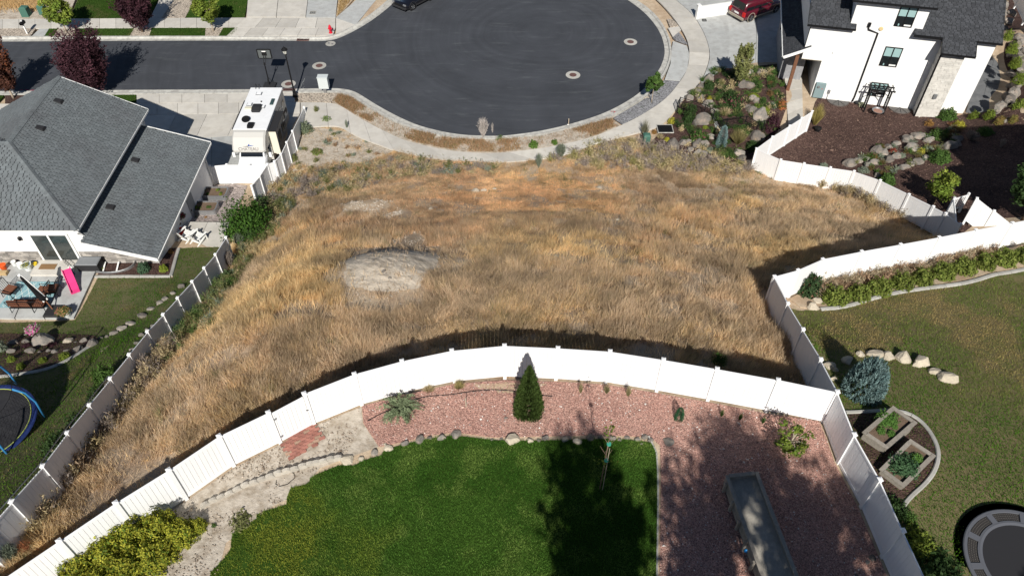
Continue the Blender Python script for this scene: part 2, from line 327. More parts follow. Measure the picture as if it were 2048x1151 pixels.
# ---- asphalt with faint tyre arcs
CIRC = (1.3, 63.2)
def asphalt():
    m = bpy.data.materials.new('asphalt'); m.use_nodes = True; n = m.node_tree.nodes; L = m.node_tree.links; b = n['Principled BSDF']
    g = n.new('ShaderNodeNewGeometry')
    sub = n.new('ShaderNodeVectorMath'); sub.operation = 'SUBTRACT'; sub.inputs[1].default_value = (CIRC[0]+1.5, CIRC[1]+3, 0); L.new(g.outputs['Position'], sub.inputs[0])
    ln = n.new('ShaderNodeVectorMath'); ln.operation = 'LENGTH'
    mp = n.new('ShaderNodeVectorMath'); mp.operation = 'MULTIPLY'; mp.inputs[1].default_value = (1,1,0); L.new(sub.outputs[0], mp.inputs[0]); L.new(mp.outputs[0], ln.inputs[0])
    no0 = n.new('ShaderNodeTexNoise'); no0.inputs['Scale'].default_value = .12; no0.inputs['Detail'].default_value = 2; L.new(g.outputs['Position'], no0.inputs['Vector'])
    ad = n.new('ShaderNodeMath'); ad.operation = 'MULTIPLY_ADD'; ad.inputs[1].default_value = 3.; L.new(no0.outputs['Fac'], ad.inputs[0]); L.new(ln.outputs['Value'], ad.inputs[2])
    nr = n.new('ShaderNodeTexNoise'); nr.noise_dimensions = '1D'; nr.inputs['Scale'].default_value = 1.9; nr.inputs['Detail'].default_value = 8; L.new(ad.outputs[0], nr.inputs['W'])
    n1 = n.new('ShaderNodeTexNoise'); n1.inputs['Scale'].default_value = .35; n1.inputs['Detail'].default_value = 5; L.new(g.outputs['Position'], n1.inputs['Vector'])
    n2 = n.new('ShaderNodeTexNoise'); n2.inputs['Scale'].default_value = 30; n2.inputs['Detail'].default_value = 6; L.new(g.outputs['Position'], n2.inputs['Vector'])
    st = n.new('ShaderNodeVectorMath'); st.operation = 'MULTIPLY'; st.inputs[1].default_value = (.35, 2.2, 1); L.new(g.outputs['Position'], st.inputs[0])
    n3 = n.new('ShaderNodeTexNoise'); n3.inputs['Scale'].default_value = .9; n3.inputs['Detail'].default_value = 8; n3.inputs['Roughness'].default_value = .7; L.new(st.outputs[0], n3.inputs['Vector'])
    def mr(s, a, bb, c, d_):
        r = n.new('ShaderNodeMapRange'); r.inputs[1].default_value = a; r.inputs[2].default_value = bb; r.inputs[3].default_value = c; r.inputs[4].default_value = d_; L.new(s, r.inputs[0]); return r.outputs[0]
    def mul(a, bb): q = n.new('ShaderNodeMath'); q.operation = 'MULTIPLY'; L.new(a, q.inputs[0]); L.new(bb, q.inputs[1]); return q.outputs[0]
    v = mul(mul(mr(nr.outputs['Fac'], .3, .7, .94, 1.06), mr(n1.outputs['Fac'], .3, .7, .85, 1.15)), mr(n2.outputs['Fac'], .3, .7, .8, 1.2))
    mx = n.new('ShaderNodeMix'); mx.data_type = 'RGBA'; mx.inputs[6].default_value = (.05,.054,.063,1); mx.inputs[7].default_value = (.12,.13,.135,1); L.new(mr(n3.outputs['Fac'], .56, .78, 0, .6), mx.inputs[0])
    cb = n.new('ShaderNodeCombineColor'); [L.new(v, cb.inputs[k]) for k in range(3)]
    m2 = n.new('ShaderNodeMix'); m2.data_type = 'RGBA'; m2.blend_type = 'MULTIPLY'; m2.inputs[0].default_value = 1; L.new(mx.outputs[2], m2.inputs[6]); L.new(cb.outputs[0], m2.inputs[7])
    L.new(m2.outputs[2], b.inputs['Base Color']); b.inputs['Roughness'].default_value = .8; b.inputs['Specular IOR Level'].default_value = .25
    bp = n.new('ShaderNodeBump'); bp.inputs['Strength'].default_value = .25; bp.inputs['Distance'].default_value = .01; L.new(n2.outputs['Fac'], bp.inputs['Height']); L.new(bp.outputs[0], b.inputs['Normal'])
    return m
M_ASPH = asphalt()
KB_IN = [(-120,183.5),(0,182.5),(250,180),(420,179.3),(570,178.3),(639,176.6),(684,176.6),(709,182.5),(725,192),(756,212),(805,238),(844,253.8),(912.5,269.4),(986.7,272.3),(1016,271),(1084,262),(1152,245.5),(1217,224),(1279,188),(1308,156),(1326,126),(1331,98),(1320,62),(1292,27),(1256,0),(1228,-16)]
KB_OUT = [(-120,191),(0,190),(250,188),(420,187),(570,185),(640,184.2),(672,184),(694,188),(717,202),(748,220.5),(787,242),(834,259.6),(873,270),(912,275),(990,277.5),(1016,275.5),(1084,269),(1156,252),(1225,234),(1273,205),(1297,189),(1322,162),(1340,130),(1345,98),(1333,58),(1306,23),(1270,-2),(1240,-20)]
KT_IN = [(-120,85),(0,83.4),(420,81.3),(600,82),(640,83),(671,80),(708,63),(746,40),(779,14),(806,-12)]
KT_OUT = [(-120,74),(0,73),(300,72.5),(420,72.5),(600,74),(640,74.5),(666,71.5),(702,55),(737,32),(770,6),(796,-20)]
def arc(pts, n):
    P = [np.array(q, float) for q in pts]; d_ = [0.]
    for a, b in zip(P, P[1:]): d_.append(d_[-1]+float(np.linalg.norm(b-a)))
    out = []
    for s_ in np.linspace(0, d_[-1], n):
        k = min(max(int(np.searchsorted(d_, s_))-1, 0), len(P)-2); t = (s_-d_[k])/max(d_[k+1]-d_[k], 1e-9); out.append(P[k]*(1-t)+P[k+1]*t)
    return out
def wl(pts, z, it=2): return smooth([Zp(q[0], q[1], z) for q in pts], False, it)
def kerb(name, pi, po):
    n = 160; A = arc(wl(pi, S), n); B = arc(wl(po, S+.1), n); b = MB()
    # pair every inner point with the closest outer point so the strip keeps its width
    Bf = np.array(arc([tuple(q) for q in B], 900)); prof = ((0, .006), (.35, -.012), (.62, 0.), (.70, .115), (.74, .13), (1, .135), (1.0, -.1))
    V = []; k0 = 0
    for q in A:
        dd = ((Bf[:, :2]-q[:2])**2).sum(1); k = int(np.argmin(dd)); o_ = Bf[k]
        for t, h in prof: V.append((q[0]*(1-t)+o_[0]*t, q[1]*(1-t)+o_[1]*t, S+h))
    m = len(prof); F = [(i*m+j, i*m+j+1, (i+1)*m+j+1, (i+1)*m+j) for i in range(n-1) for j in range(m-1)]
    b.add(V, F); return struct(fixn(b.build(name, M_KERB)))
kerb('kerb_south', KB_IN, KB_OUT); kerb('kerb_north', KT_IN, KT_OUT)
road = wl(KB_IN, S)+[Zp(1000,-90,S)]+list(reversed(wl(KT_IN, S)))
ap = drape('street', road, M_ASPH, zf=lambda x, y: S, step=3.)
def slabs(name, ea, eb, n, z, m=M_CONC, th=.12, gap=.012, parent=None, it=1):
    """concrete walk: ea and eb are its two edges in pixels"""
    par = parent or struct(bpy.data.objects.new(name, None))
    if not parent: col.objects.link(par)
    K = 5; A = arc(wl(ea, z, it), n*K+1); B = arc(wl(eb, z, it), n*K+1)
    for i in range(n):
        a = A[i*K:i*K+K+1]; b_ = B[i*K:i*K+K+1]; La = np.linalg.norm(a[-1]-a[0])+1e-6; g = min(gap/La, .2)
        a = [a[0]+(a[1]-a[0])*g*K]+a[1:-1]+[a[-1]-(a[-1]-a[-2])*g*K]; b_ = [b_[0]+(b_[1]-b_[0])*g*K]+b_[1:-1]+[b_[-1]-(b_[-1]-b_[-2])*g*K]
        poly = [tuple(q) for q in a]+[tuple(q) for q in reversed(b_)]
        mb = MB(); mb.prism([(q[0], q[1]) for q in poly], z-th, z+random.uniform(-.004, .004)); fixn(mb.build('slab', m, par))
    return par
def flat(name, px, z, m, th=.12):
    mb = MB(); mb.prism([Zp(q[0], q[1], z)[:2] for q in px], z-th, z); return struct(fixn(mb.build(name, m)))
# north side
slabs('sidewalk_north', [(-60,38.5),(490,35.5)], [(-60,57),(490,54.5)], 17, SW)
slabs('driveway_approach_north', [(491,35.5),(671,36)], [(470,55),(671,55)], 5, SW, M_CONC)
slabs('driveway_apron_north', [(470,55.5),(671,55.5)], [(453,72),(666,71)], 6, SW, M_CONC)
flat('sidewalk_fill_north', [(672,36.5),(712,50),(672,70)], SW, M_CONC)
slabs('driveway_north', [(493,33.6),(499,-40)], [(552,33.6),(560,-40)], 2, SW, M_CONC); slabs('driveway_north_middle', [(553,33.6),(561,-40)], [(611,34),(620,-40)], 2, SW, M_CONC)
slabs('driveway_north_side', [(612,34),(621,-40)], [(671,34.6),(679,-40)], 2, SW, M_CONCB)
slabs('sidewalk_bend_north', [(672,35),(713,0),(740,-30)], [(711,50),(752,0),(778,-30)], 4, SW, M_CONCB)
flat('gravel_strip_north', [(-60,57.5),(71,57),(61,72.5),(-60,73)], SW-.02, M_PEBBLE)
flat('concrete_crossing_north', [(79,57.5),(98,57.5),(88,73),(63,73)], SW, M_CONCB)
for k, q in enumerate(([(116,57.3),(154,57),(145,72.6),(107,72.7)], [(268,57),(304,56),(298,72.3),(259,72.4)], [(411,56),(447,55.5),(437,72),(410,72)], [(300,36),(370,35.6),(392,-4),(330,-6)])):
    flat(['gravel_bed_under_green_maple','gravel_bed_under_plum','gravel_bed_under_second_maple','gravel_bed_beside_walk'][k], q, SW-.02, M_PEBBLE)
flat('dirt_strip_bend', [(714,49),(752,0),(770,-20),(790,-20),(768,8),(736,32)], SW-.03, M_DIRT)
flat('dry_triangle', [(672,34),(680,-20),(722,-20),(690,18)], SW-.03, M_DIRT)
flat('walk_north', [(300,37),(322,37),(362,-20),(328,-20)], SW-.005, M_CONC)
# south side, left
slabs('sidewalk_south', [(-60,208),(273,206)], [(-60,231),(273,228)], 8, SW, M_CONC)
slabs('driveway_apron_south', [(273,189),(590,186.5)], [(273,206),(590,203.5)], 7, SW, M_CONC)
slabs('driveway_walk_south', [(273,206.5),(600,204)], [(273,229),(600,226)], 8, SW, M_CONC)
slabs('driveway_south', [(290,229.5),(600,226.5)], [(262,286),(582,262)], 5, SW-.01, M_CONC)
slabs('driveway_south_lower', [(262,286.5),(582,262.5)], [(300,400),(540,385)], 4, SW-.015, M_CONCB)
flat('mailbox_pad', [(590,186.5),(676,185.5),(662,203.5),(600,203.5)], SW, M_PEBBLE)
flat('verge_bed_southwest', [(10,190.5),(50,190.5),(38,206.5),(10,206.5)], SW-.02, M_MULCH)
# ring walk round the bulb
slabs('sidewalk_ring', [(601,204.5),(660.5,204.8),(682,211),(709,230),(744.5,250),(776,265.5),(805,279),(834,287),(883,298.7),(942,305.5),(1000,306),(1062,299),(1101,293),(1137,286),(1187,273.5),(1242,251),(1283,230.5),(1332,198.6),(1360,164),(1374.4,141),(1380,109.5),(1376,83),(1363.5,58),(1340,26),(1316,0),(1290,-22)],
      [(601,255),(640,252),(680,251),(696,262),(725,277.5),(756,288),(783.6,299),(815,306),(854,314.5),(912.5,321.5),(1000,324),(1078,318.5),(1144.5,306),(1181.6,288.5),(1267.6,267),(1308.6,257),(1334,242),(1372.6,191),(1395,172),(1412,142),(1420.6,109.5),(1413.5,78),(1395,42),(1376,20),(1351,0),(1326,-22)], 26, SW, M_CONC, it=2)
flat('verge_dirt', [(664,203),(676,186),(694,190),(717,204),(748,222.5),(787,244),(834,261.5),(873,272),(912,277),(990,279),(1016,277),(1084,271),(1156,254),(1222,236),(1240,250),(1187,272.5),(1137,285),(1101,292),(1062,298),(1000,305),(942,304.5),(883,297.7),(834,286),(805,278),(776,264.5),(744,249),(709,229),(682,210)], SW-.015, M_DUST)
flat('verge_gravel', [(1227,235.5),(1275,207),(1299,191),(1325,165),(1328,160),(1360,162.5),(1332,197.6),(1283,229),(1246,248)], SW-.01, M_GRAVEL)
flat('verge_gravel_north', [(1346,75),(1356,62),(1364,72),(1375,88),(1352,80)], SW-.01, M_GRAVEL); flat('verge_gravel_top', [(1334,38),(1345,38),(1357,51),(1340,54)], SW-.01, M_PEBBLE)
# driveway and ring apron on the right
flat('driveway_apron_right', [(1344,96),(1346,82),(1374,92),(1379,110),(1374,140),(1360,161.5),(1330,158),(1341,128)], SW-.006, M_CONCB)
flat('verge_slab_top', [(1336,56),(1358,53),(1362,60),(1346,74)], SW-.006, M_CONC)
slabs('driveway_right', [(1352,0),(1377,20),(1396,42),(1414,78),(1421.5,109.5),(1413,142),(1400,168)], [(1440,-10),(1448,15),(1456,45),(1460,78),(1458,110),(1452,142),(1445,150)], 5, SW-.004, M_CONCB)
slabs('driveway_right_middle', [(1440.5,-10),(1460.6,78),(1452.6,142)], [(1512,-10),(1513,78),(1510,140)], 4, SW-.008, M_CONCB)
slabs('driveway_right_inner', [(1512.7,-10),(1513.7,78),(1510.7,140)], [(1592,-10),(1585,78),(1570,150)], 4, SW-.008, M_CONCB)
# covers set in the street
def cover(px, py, r, label, inner=(.16,.085,.075), r2=None):
    q = Zp(px, py, S); t = thing('manhole', label, 'manhole', (q[0], q[1], S)); 
    MB().lathe([(r, -.05), (r, .008), (r*.985, .011), (.001, .011)], 36).build('collar', M_CURBING, t)
    cm = mat('rusty_iron', (.16,.085,.075), (.1,.06,.055), 20, .7, .5, 60)
    r2 = r2 or r*.5; c_ = MB().lathe([(r2, .0), (r2, .018), (r2*.9, .02), (r2*.88, .014), (r2*.5, .014), (r2*.48, .02), (.001, .02)], 24).build('lid', cm, t)
    return t
cover(1146,150,.62,'manhole cover in a pale concrete ring nearest the dry lot'); cover(1261,84,.6,'manhole cover in a pale concrete ring near the right driveway')
cover(638.5,131.5,.6,'manhole cover in a concrete ring beside the lamp post shadow'); cover(577,168,.6,'manhole cover half hidden behind the lamp post foot')
q = Zp(661,87.5,S); t = thing('valve_cover', 'oval concrete collar with two small valve lids by the hydrant kerb', 'valve cover', (q[0], q[1], S)); MB().lathe([(.45, -.05), (.45, .01), (.001, .011)], 28).build('collar', M_CURBING, t)
for sx in (-.16, .18): MB().lathe([(.1, 0), (.1, .02), (.001, .02)], 12).build('lid', M_GREYM, t, loc=(sx, -sx*.4, 0))
def grate(px, py, wx, wy, z, label, m, bars=8, fr=None, name='storm_drain'):
    q = Zp(px, py, z); t = thing(name, label, 'drain', (q[0], q[1], z)); mb = MB()
    for a in ((-wx,-wx+.05,-wy,wy),(wx-.05,wx,-wy,wy),(-wx+.05,wx-.05,-wy,-wy+.05),(-wx+.05,wx-.05,wy-.05,wy)): mb.box(a[0], a[1], a[2], a[3], -.03, .03)
    mb.build('frame', fr or m, t)
    MB().box(-wx+.05, wx-.05, -wy+.05, wy-.05, -.04, -.005).build('pit', M_BLACK, t)
    for k in range(bars): x = -wx+.05+(2*wx-.1)*(k+.5)/bars; MB().box(x-.018, x+.018, -wy+.05, wy-.05, 0, .024).build('bar', m, t)
    return t
MRUST = MATS['rusty_iron']
grate(606,79.5,.55,.2,S+.02,'rust red storm drain grate set in the gutter below the hydrant walk',MRUST); grate(578,180,.5,.16,S+.02,'rust red kerb inlet grate at the lamp post foot',MRUST)
grate(625.5,26,.3,.3,SW+.0,'square black lid with a pale frame in the top driveway',M_BLACK,6,M_CURBING); grate(1330,257.5,.62,.55,SW+.02,'large square black drain grate with white concrete frame at the garden corner',M_BLACK,14,M_KERB)
grate(1408.5,41,.2,.2,SW+.004,'small black lid in the right driveway beside the low white wall',M_BLACK,4)
# ---------------------------------------------------------------- grasses
def blades(name, poly, per, h0, h1, wd, cf, mask=None, zoff=0., lean=.5, dirb=(0, 0), zf=None, hn=None, seed=1, swirl=0.):
    rg = np.random.default_rng(seed); P = np.array([q[:2] for q in poly]); x0, y0 = P.min(0); x1, y1 = P.max(0)
    n = int((x1-x0)*(y1-y0)*per); x = rg.uniform(x0, x1, n); y = rg.uniform(y0, y1, n); k = inpoly(x, y, poly)
    if mask is not None: k &= rg.random(n) < mask(x, y)
    x, y = x[k], y[k]; n = len(x); z = (zf(x, y) if zf else T(x, y))+zoff
    h = rg.uniform(h0, h1, n)*(hn(x, y) if hn else 1); a = rg.uniform(0, 2*np.pi, n); ln = rg.normal(0, lean, (n, 2))*h[:, None]+np.array(dirb)*h[:, None]
    if swirl: ang = fbm(x, y, 1.1, 81)*12.6; ln = ln+np.stack([np.cos(ang), np.sin(ang)], -1)*(h*swirl*(.3+1.2*fbm(x, y, 1.1, 83)))[:, None]
    V = np.zeros((n, 3, 3)); w_ = wd*rg.uniform(.6, 1.4, n)/2
    V[:, 0] = np.stack([x-np.cos(a)*w_, y-np.sin(a)*w_, z-.02], -1); V[:, 1] = np.stack([x+np.cos(a)*w_, y+np.sin(a)*w_, z-.02], -1)
    V[:, 2] = np.stack([x+ln[:, 0], y+ln[:, 1], z+h], -1)
    C = cf(x, y, rg, n); return trimesh(name, V, C, M_BLADE)
def trimesh(name, V, C, m, parent=None, k=3):
    """many loose k-gons, one colour each"""
    n = len(V); me = bpy.data.meshes.new(name); me.vertices.add(n*k); me.vertices.foreach_set('co', V.reshape(-1).astype(np.float32))
    me.loops.add(n*k); me.loops.foreach_set('vertex_index', np.arange(n*k, dtype=np.int32))
    me.polygons.add(n); me.polygons.foreach_set('loop_start', np.arange(0, n*k, k, dtype=np.int32)); me.polygons.foreach_set('loop_total', np.full(n, k, np.int32))
    a = me.color_attributes.new('Col', 'FLOAT_COLOR', 'POINT'); cc = np.ones((n, k, 4), np.float32); cc[:, :, :3] = C[:, None, :]; a.data.foreach_set('color', cc.reshape(-1))
    me.update(); me.validate(); me.materials.append(m); return link(name, me, parent)
def vmat(name, rough=.75, spec=.15, tr=.25):
    m = bpy.data.materials.new(name); m.use_nodes = True; n = m.node_tree.nodes; L = m.node_tree.links; b = n['Principled BSDF']
    a = n.new('ShaderNodeAttribute'); a.attribute_name = 'Col'; b.inputs['Roughness'].default_value = rough; b.inputs['Specular IOR Level'].default_value = spec
    o = n.new('ShaderNodeObjectInfo'); mr = n.new('ShaderNodeMapRange'); mr.inputs[3].default_value = .85; mr.inputs[4].default_value = 1.15; L.new(o.outputs['Random'], mr.inputs[0])
    vm = n.new('ShaderNodeVectorMath'); vm.operation = 'SCALE'; L.new(a.outputs['Color'], vm.inputs[0]); L.new(mr.outputs[0], vm.inputs['Scale'])
    L.new(vm.outputs[0], b.inputs['Base Color'])
    if tr:
        t = n.new('ShaderNodeBsdfTranslucent'); L.new(vm.outputs[0], t.inputs['Color']); ms = n.new('ShaderNodeMixShader'); ms.inputs[0].default_value = tr
        L.new(b.outputs[0], ms.inputs[1]); L.new(t.outputs[0], ms.inputs[2]); L.new(ms.outputs[0], n['Material Output'].inputs[0])
    MATS[name] = m; return m
M_BLADE = vmat('grass_blade', .9, .03, .38); M_LEAF = vmat('leaf', .65, .12, .2)
def lerp(a, b, t): return np.array(a)[None]*(1-t[:, None])+np.array(b)[None]*t[:, None]
sst = lambda t, a, b: np.clip((t-a)/(b-a), 0, 1)**2*(3-2*np.clip((t-a)/(b-a), 0, 1))
def pg(pts, z=None): return [Zp(q[0], q[1], z)[:2] if z is not None else G(*q)[:2] for q in pts]
# bare spots of the dry lot (world ellipses)
BARE = []
for px, py, rx, ry in ((735,412,1.5,.8),(700,405,.7,.5),(950,382,.8,.3),(1000,383,.25,.2),(1200,375,.25,.2),(1220,400,.3,.15),(1232,437,.25,.15),(1113,512,.3,.15),(1120,490,.2,.1),(620,360,.5,.3),(860,415,.5,.2),(880,420,.3,.2),(1105,541,.5,.08),(800,425,.6,.25)):
    q = G(px, py); BARE.append((q[0], q[1], rx, ry))
DIRTY = pg([(600,262),(640,256),(696,264),(730,281),(790,303),(740,322),(700,330),(640,335),(585,345),(575,315)])
MOUND = pg([(697,560),(700,530),(712,508),(735,505),(775,500),(783,485),(800,490),(822,472),(845,498),(868,500),(872,530),(850,545),(835,565),(838,590),(815,598),(800,605),(775,610),(740,600),(715,590)])
MC = np.mean(np.array(MOUND), 0); MOUND = [(MC[0]+(x-MC[0])*1.08, MC[1]+(y-MC[1])*1.16) for x, y in MOUND]
def lotmask(x, y):
    m = np.ones(len(x)); nz = fbm(x, y, 1.2, 21); m[inpoly(MC[0]+(x-MC[0])*(.95+.4*(nz-.5)), MC[1]+(y-MC[1])*(.95+.4*(nz-.5)), MOUND)] = .04
    for bx, by, rx, ry in BARE: m *= sst(np.sqrt(((x-bx)/rx)**2+((y-by)/ry)**2)+(nz-.5)*.9, .8, 1.15)
    m *= 1-.96*inpoly(x, y, DIRTY)*sst(nz, .25, .4)
    return m*(.12+.88*sst(fbm(x, y, 1.4, 5), .36, .54))*(1-.75*sst(fbm(x*.6, y*1.4, 1.3, 15), .66, .76))
rust_c = G(1000,400); gx_, gy_ = rust_c[0], rust_c[1]
def lotcol(x, y, rg, n):
    straw = lerp((.9,.615,.29), (.97,.75,.42), rg.random(n)); grey = lerp((.64,.475,.3), (.8,.62,.43), rg.random(n)); rst = lerp((.76,.41,.21), (.86,.55,.31), rg.random(n))
    a = sst(fbm(x, y, 5., 31)+rg.normal(0, .12, n), .38, .66)[:, None]; C = straw*a+grey*(1-a)
    d_ = np.sqrt(((x-gx_)/11.5)**2+((y-gy_)/7.5)**2)+(fbm(x, y, 4, 41)-.5)*1.5; r_ = (1-sst(d_+rg.normal(0, .3, n), .35, 1.35))[:, None]; C = C*(1-.85*r_)+rst*.85*r_
    u = sst(fbm(x*.55, y*1.3, 3., 55)+rg.normal(0, .07, n), .56, .7)[:, None]; C = C*(1-.6*u)+lerp((.3,.22,.15), (.42,.32,.22), rg.random(n))*.6*u
    g = (rg.random(n) < .035+.22*(sst(y, 38, 43)*sst(fbm(x, y, 2.5, 61), .5, .65)))[:, None]
    return np.where(g, lerp((.2,.2,.09), (.3,.28,.14), rg.random(n)), C)*rg.uniform(.7, 1.12, (n, 1))*(.82+.36*sst(fbm(x, y, .9, 67), .3, .62))[:, None]
def lothn(x, y):
    d_ = np.sqrt(((x-gx_)/10)**2+((y-gy_)/6)**2); return (.42+.58*sst(d_, .55, 1.2))*(.65+.7*fbm(x, y, 3, 71))*np.where(y > 41, .6, 1.)
stuff(blades('dry_grass', LOT, 1250, .13, .42, .019, lotcol, lotmask, lean=.36, dirb=(.03, .0), hn=lothn, seed=3, swirl=.28), 'tall dry golden grass covering the vacant sloping lot', 'dry grass')
# tussocks: denser leaning tufts that give the field its clumps
def tussocks(name, poly, n, label, seed, hs=(.24, .5), cf=lotcol, mask=lotmask, nb=26, wd=.02):
    rg = np.random.default_rng(seed); P = np.array([q[:2] for q in poly]); x0, y0 = P.min(0); x1, y1 = P.max(0); cx = rg.uniform(x0, x1, n*4); cy = rg.uniform(y0, y1, n*4)
    k = inpoly(cx, cy, poly) & (rg.random(n*4) < mask(cx, cy)); cx = cx[k][:n]; cy = cy[k][:n]; m = len(cx)
    hh = rg.uniform(*hs, m)*lothn(cx, cy)*1.2; ang = fbm(cx, cy, 1.8, 81)*12.6; ax = rg.normal(0, .3, m)+np.cos(ang)*.3; ay = rg.normal(-.05, .3, m)+np.sin(ang)*.3
    i = np.repeat(np.arange(m), nb); N = len(i); x = cx[i]+rg.normal(0, .1, N); y = cy[i]+rg.normal(0, .1, N); h = hh[i]*rg.uniform(.6, 1.1, N)
    lx = (ax[i]+rg.normal(0, .3, N))*h; ly = (ay[i]+rg.normal(0, .3, N))*h; z = T(x, y); a = rg.uniform(0, 2*np.pi, N); w_ = wd*rg.uniform(.6, 1.2, N)/2
    V = np.zeros((N, 3, 3)); V[:, 0] = np.stack([x-np.cos(a)*w_, y-np.sin(a)*w_, z-.02], -1); V[:, 1] = np.stack([x+np.cos(a)*w_, y+np.sin(a)*w_, z-.02], -1); V[:, 2] = np.stack([x+lx, y+ly, z+h], -1)
    cc = cf(cx, cy, rg, m); C = cc[i]*rg.uniform(.75, 1.25, (N, 1)); return stuff(trimesh(name, V, C, M_BLADE), label, 'dry grass')
tussocks('grass_tussocks', LOT, 10500, 'leaning straw coloured tufts scattered through the dry lot', 5)
# verge weeds
VERGE = pg([(666,202),(678,188),(700,194),(748,224),(787,245),(834,262),(912,278),(990,280),(1084,272),(1156,255),(1222,237),(1238,250),(1187,272),(1101,291),(1000,304),(942,303),(883,296),(834,285),(776,263),(709,228)], SW)
VB = [Zp(px, py, SW)[:2]+(rx,) for px, py, rx in ((700,212,1.7),(735,233,.9),(690,198,1.3),(848,276,1.3),(898,288,1.5),(958,293,1.4),(1018,288,1.4),(1195,252,1.9),(1215,245,1.3)) ]
def vmask(x, y):
    m = np.zeros(len(x)); nz = fbm(x, y, .8, 77)
    for a, b, r_ in VB: m = np.maximum(m, 1-sst(np.hypot(x-a, y-b)/r_+(nz-.5)*1.8, .35, 1.1))
    return np.clip(m+.06, 0, 1)
def vcol(x, y, rg, n): return np.where((rg.random(n) < .12)[:, None], lerp((.13,.18,.06), (.2,.24,.1), rg.random(n)), lerp((.5,.29,.16), (.62,.43,.25), rg.random(n)))*rg.uniform(.6, 1.2, (n, 1))
stuff(blades('verge_weeds', VERGE, 1000, .1, .33, .022, vcol, vmask, zf=lambda x, y: np.full(len(x), SW-.01), lean=.45, seed=9), 'rust brown dry weeds along the kerb strip in front of the lot', 'weeds')
# ---------------------------------------------------------------- lawns and beds
fenceR = [q[:2] for q in RFW]; fenceL = [q[:2] for q in LFW]
M_LAWNB = mat('lawn_base', (.022,.055,.006), (.035,.07,.009), 1.2, .95, .8, 30); M_LAWNR = mat('right_lawn_base', (.14,.13,.06), (.19,.15,.08), 1., .95, .8, 30); M_LAWNL = mat('left_lawn_base', (.09,.1,.04), (.14,.12,.065), 1., .95, .8, 30)
BACKLAWN = smooth([G(*q)[:2] for q in [(300,1420),(430,1165),(452,1085),(500,1055),(545,1012),(600,985),(632,950),(652,932),(700,921),(760,902),(810,888),(860,877),(910,871),(985,880),(1030,882),(1110,881),(1200,877),(1290,882),(1312,890),(1315,960),(1313,1160),(1310,1420)]], True, 1)
_b = dens(BACKLAWN, .22); _j = np.random.default_rng(8); BACKLAWN = [(x+(float(fbm(x, y, .6, 91))-.5)*1.1*(x < -4.5 or y < 9.9), y+(float(fbm(x, y, .6, 92))-.5)*.9*(x < -4.5)) for x, y in _b]
drape('back_lawn', BACKLAWN, M_LAWNB, .03)
GRAVELBED = [G(*q)[:2] for q in [(724,812),(727,846),(758,893),(812,882),(860,870),(910,864),(985,874),(1090,872),(1200,870),(1300,873),(1320,890),(1322,960),(1319,1160),(1316,1420)]]+[(fenceR[9][0]-.1, fenceR[9][1]),*[(q[0]-.12, q[1]) for q in reversed(fenceR[4:9])]]+[(q[0], q[1]-.12) for q in reversed(BFW[9:17])]
drape('gravel_bed', GRAVELBED, M_PINK, .025)
DIRTBED = [(q[0], q[1]-.1) for q in BFW[0:9]]+[G(*q)[:2] for q in [(723,812),(726,846),(757,893),(640,935),(600,985),(545,1012),(452,1085),(430,1165),(300,1420),(-100,1420)]]
drape('dirt_bed', DIRTBED, M_DUST, .012)
RIGHTLAWN = [(q[0]+.12, q[1]) for q in fenceR[0:10]]+[G(*q)[:2] for q in [(2250,1300),(2200,535)]]+[G(*q)[:2] for q in [(2060,535),(1990,548),(1920,568),(1850,577),(1760,596),(1690,614),(1640,620),(1600,622)]]
drape('right_lawn', RIGHTLAWN, M_LAWNR, .03)
LEFTLAWN = [G(*q)[:2] for q in [(-120,640),(150,640),(196,556),(345,556),(362,497),(444,494)]]+[(q[0]-.12, q[1]) for q in reversed(fenceL[0:13])]+[G(-150,1130)[:2]]
drape('left_lawn', LEFTLAWN, M_LAWNL, .03)
def lawncol(a, b, c, s, d_=None, k=.5):
    def f(x, y, rg, n):
        C = lerp(a, b, sst(fbm(x, y, s, 13)+rg.normal(0, .1, n), .35, .65)); u = sst(fbm(x, y, s*.6, 17)+rg.normal(0, .07, n), k, k+.16)[:, None]
        C = C*(1-u)+np.array(c)[None]*u
        if d_ is not None: t_ = d_(x, y)[:, None]; C = C*(1-t_)+np.array((.26,.3,.045))[None]*t_
        return C*rg.uniform(.65, 1.3, (n, 1))
    return f
cl = G(560,1100); c2_ = G(720,1110)
def yel(x, y): nz = (fbm(x, y, 1.2, 23)-.5)*1.3; return np.clip(np.maximum(1-sst(np.hypot((x-cl[0])/3., (y-cl[1])/2.4)+nz, .3, 1.1), .5-sst(np.hypot((x-c2_[0])/1.8, (y-c2_[1])/1.4)+nz, .2, 1.1)), 0, 1)
stuff(blades('lawn_grass', BACKLAWN, 2300, .04, .085, .024, lawncol((.06,.15,.022), (.105,.215,.036), (.19,.29,.065), 1.2, yel, .54), mask=lambda x, y: .7+.3*(fbm(x, y, .5, 3) > .42)-.6*yel(x, y)*(fbm(x, y, .7, 29) > .6), zoff=.03, lean=.5, seed=21), 'short dark green mown grass of the back lawn', 'lawn grass')
stuff(blades('lawn_grass', RIGHTLAWN, 650, .03, .08, .03, (lambda f1, f2: lambda x, y, rg, n: (lambda t_: f1(x, y, rg, n)*(1-t_)+f2(x, y, rg, n)*t_)(sst(y+fbm(x, y, 4, 6)*6, 19, 25)[:, None]))(lawncol((.085,.185,.018), (.055,.165,.012), (.16,.21,.04), 3., None, .58), lawncol((.17,.215,.05), (.1,.19,.025), (.36,.28,.12), 2.8, None, .54)), zoff=.03, lean=.6, seed=22), 'patchy olive and straw grass of the right lawn', 'lawn grass')
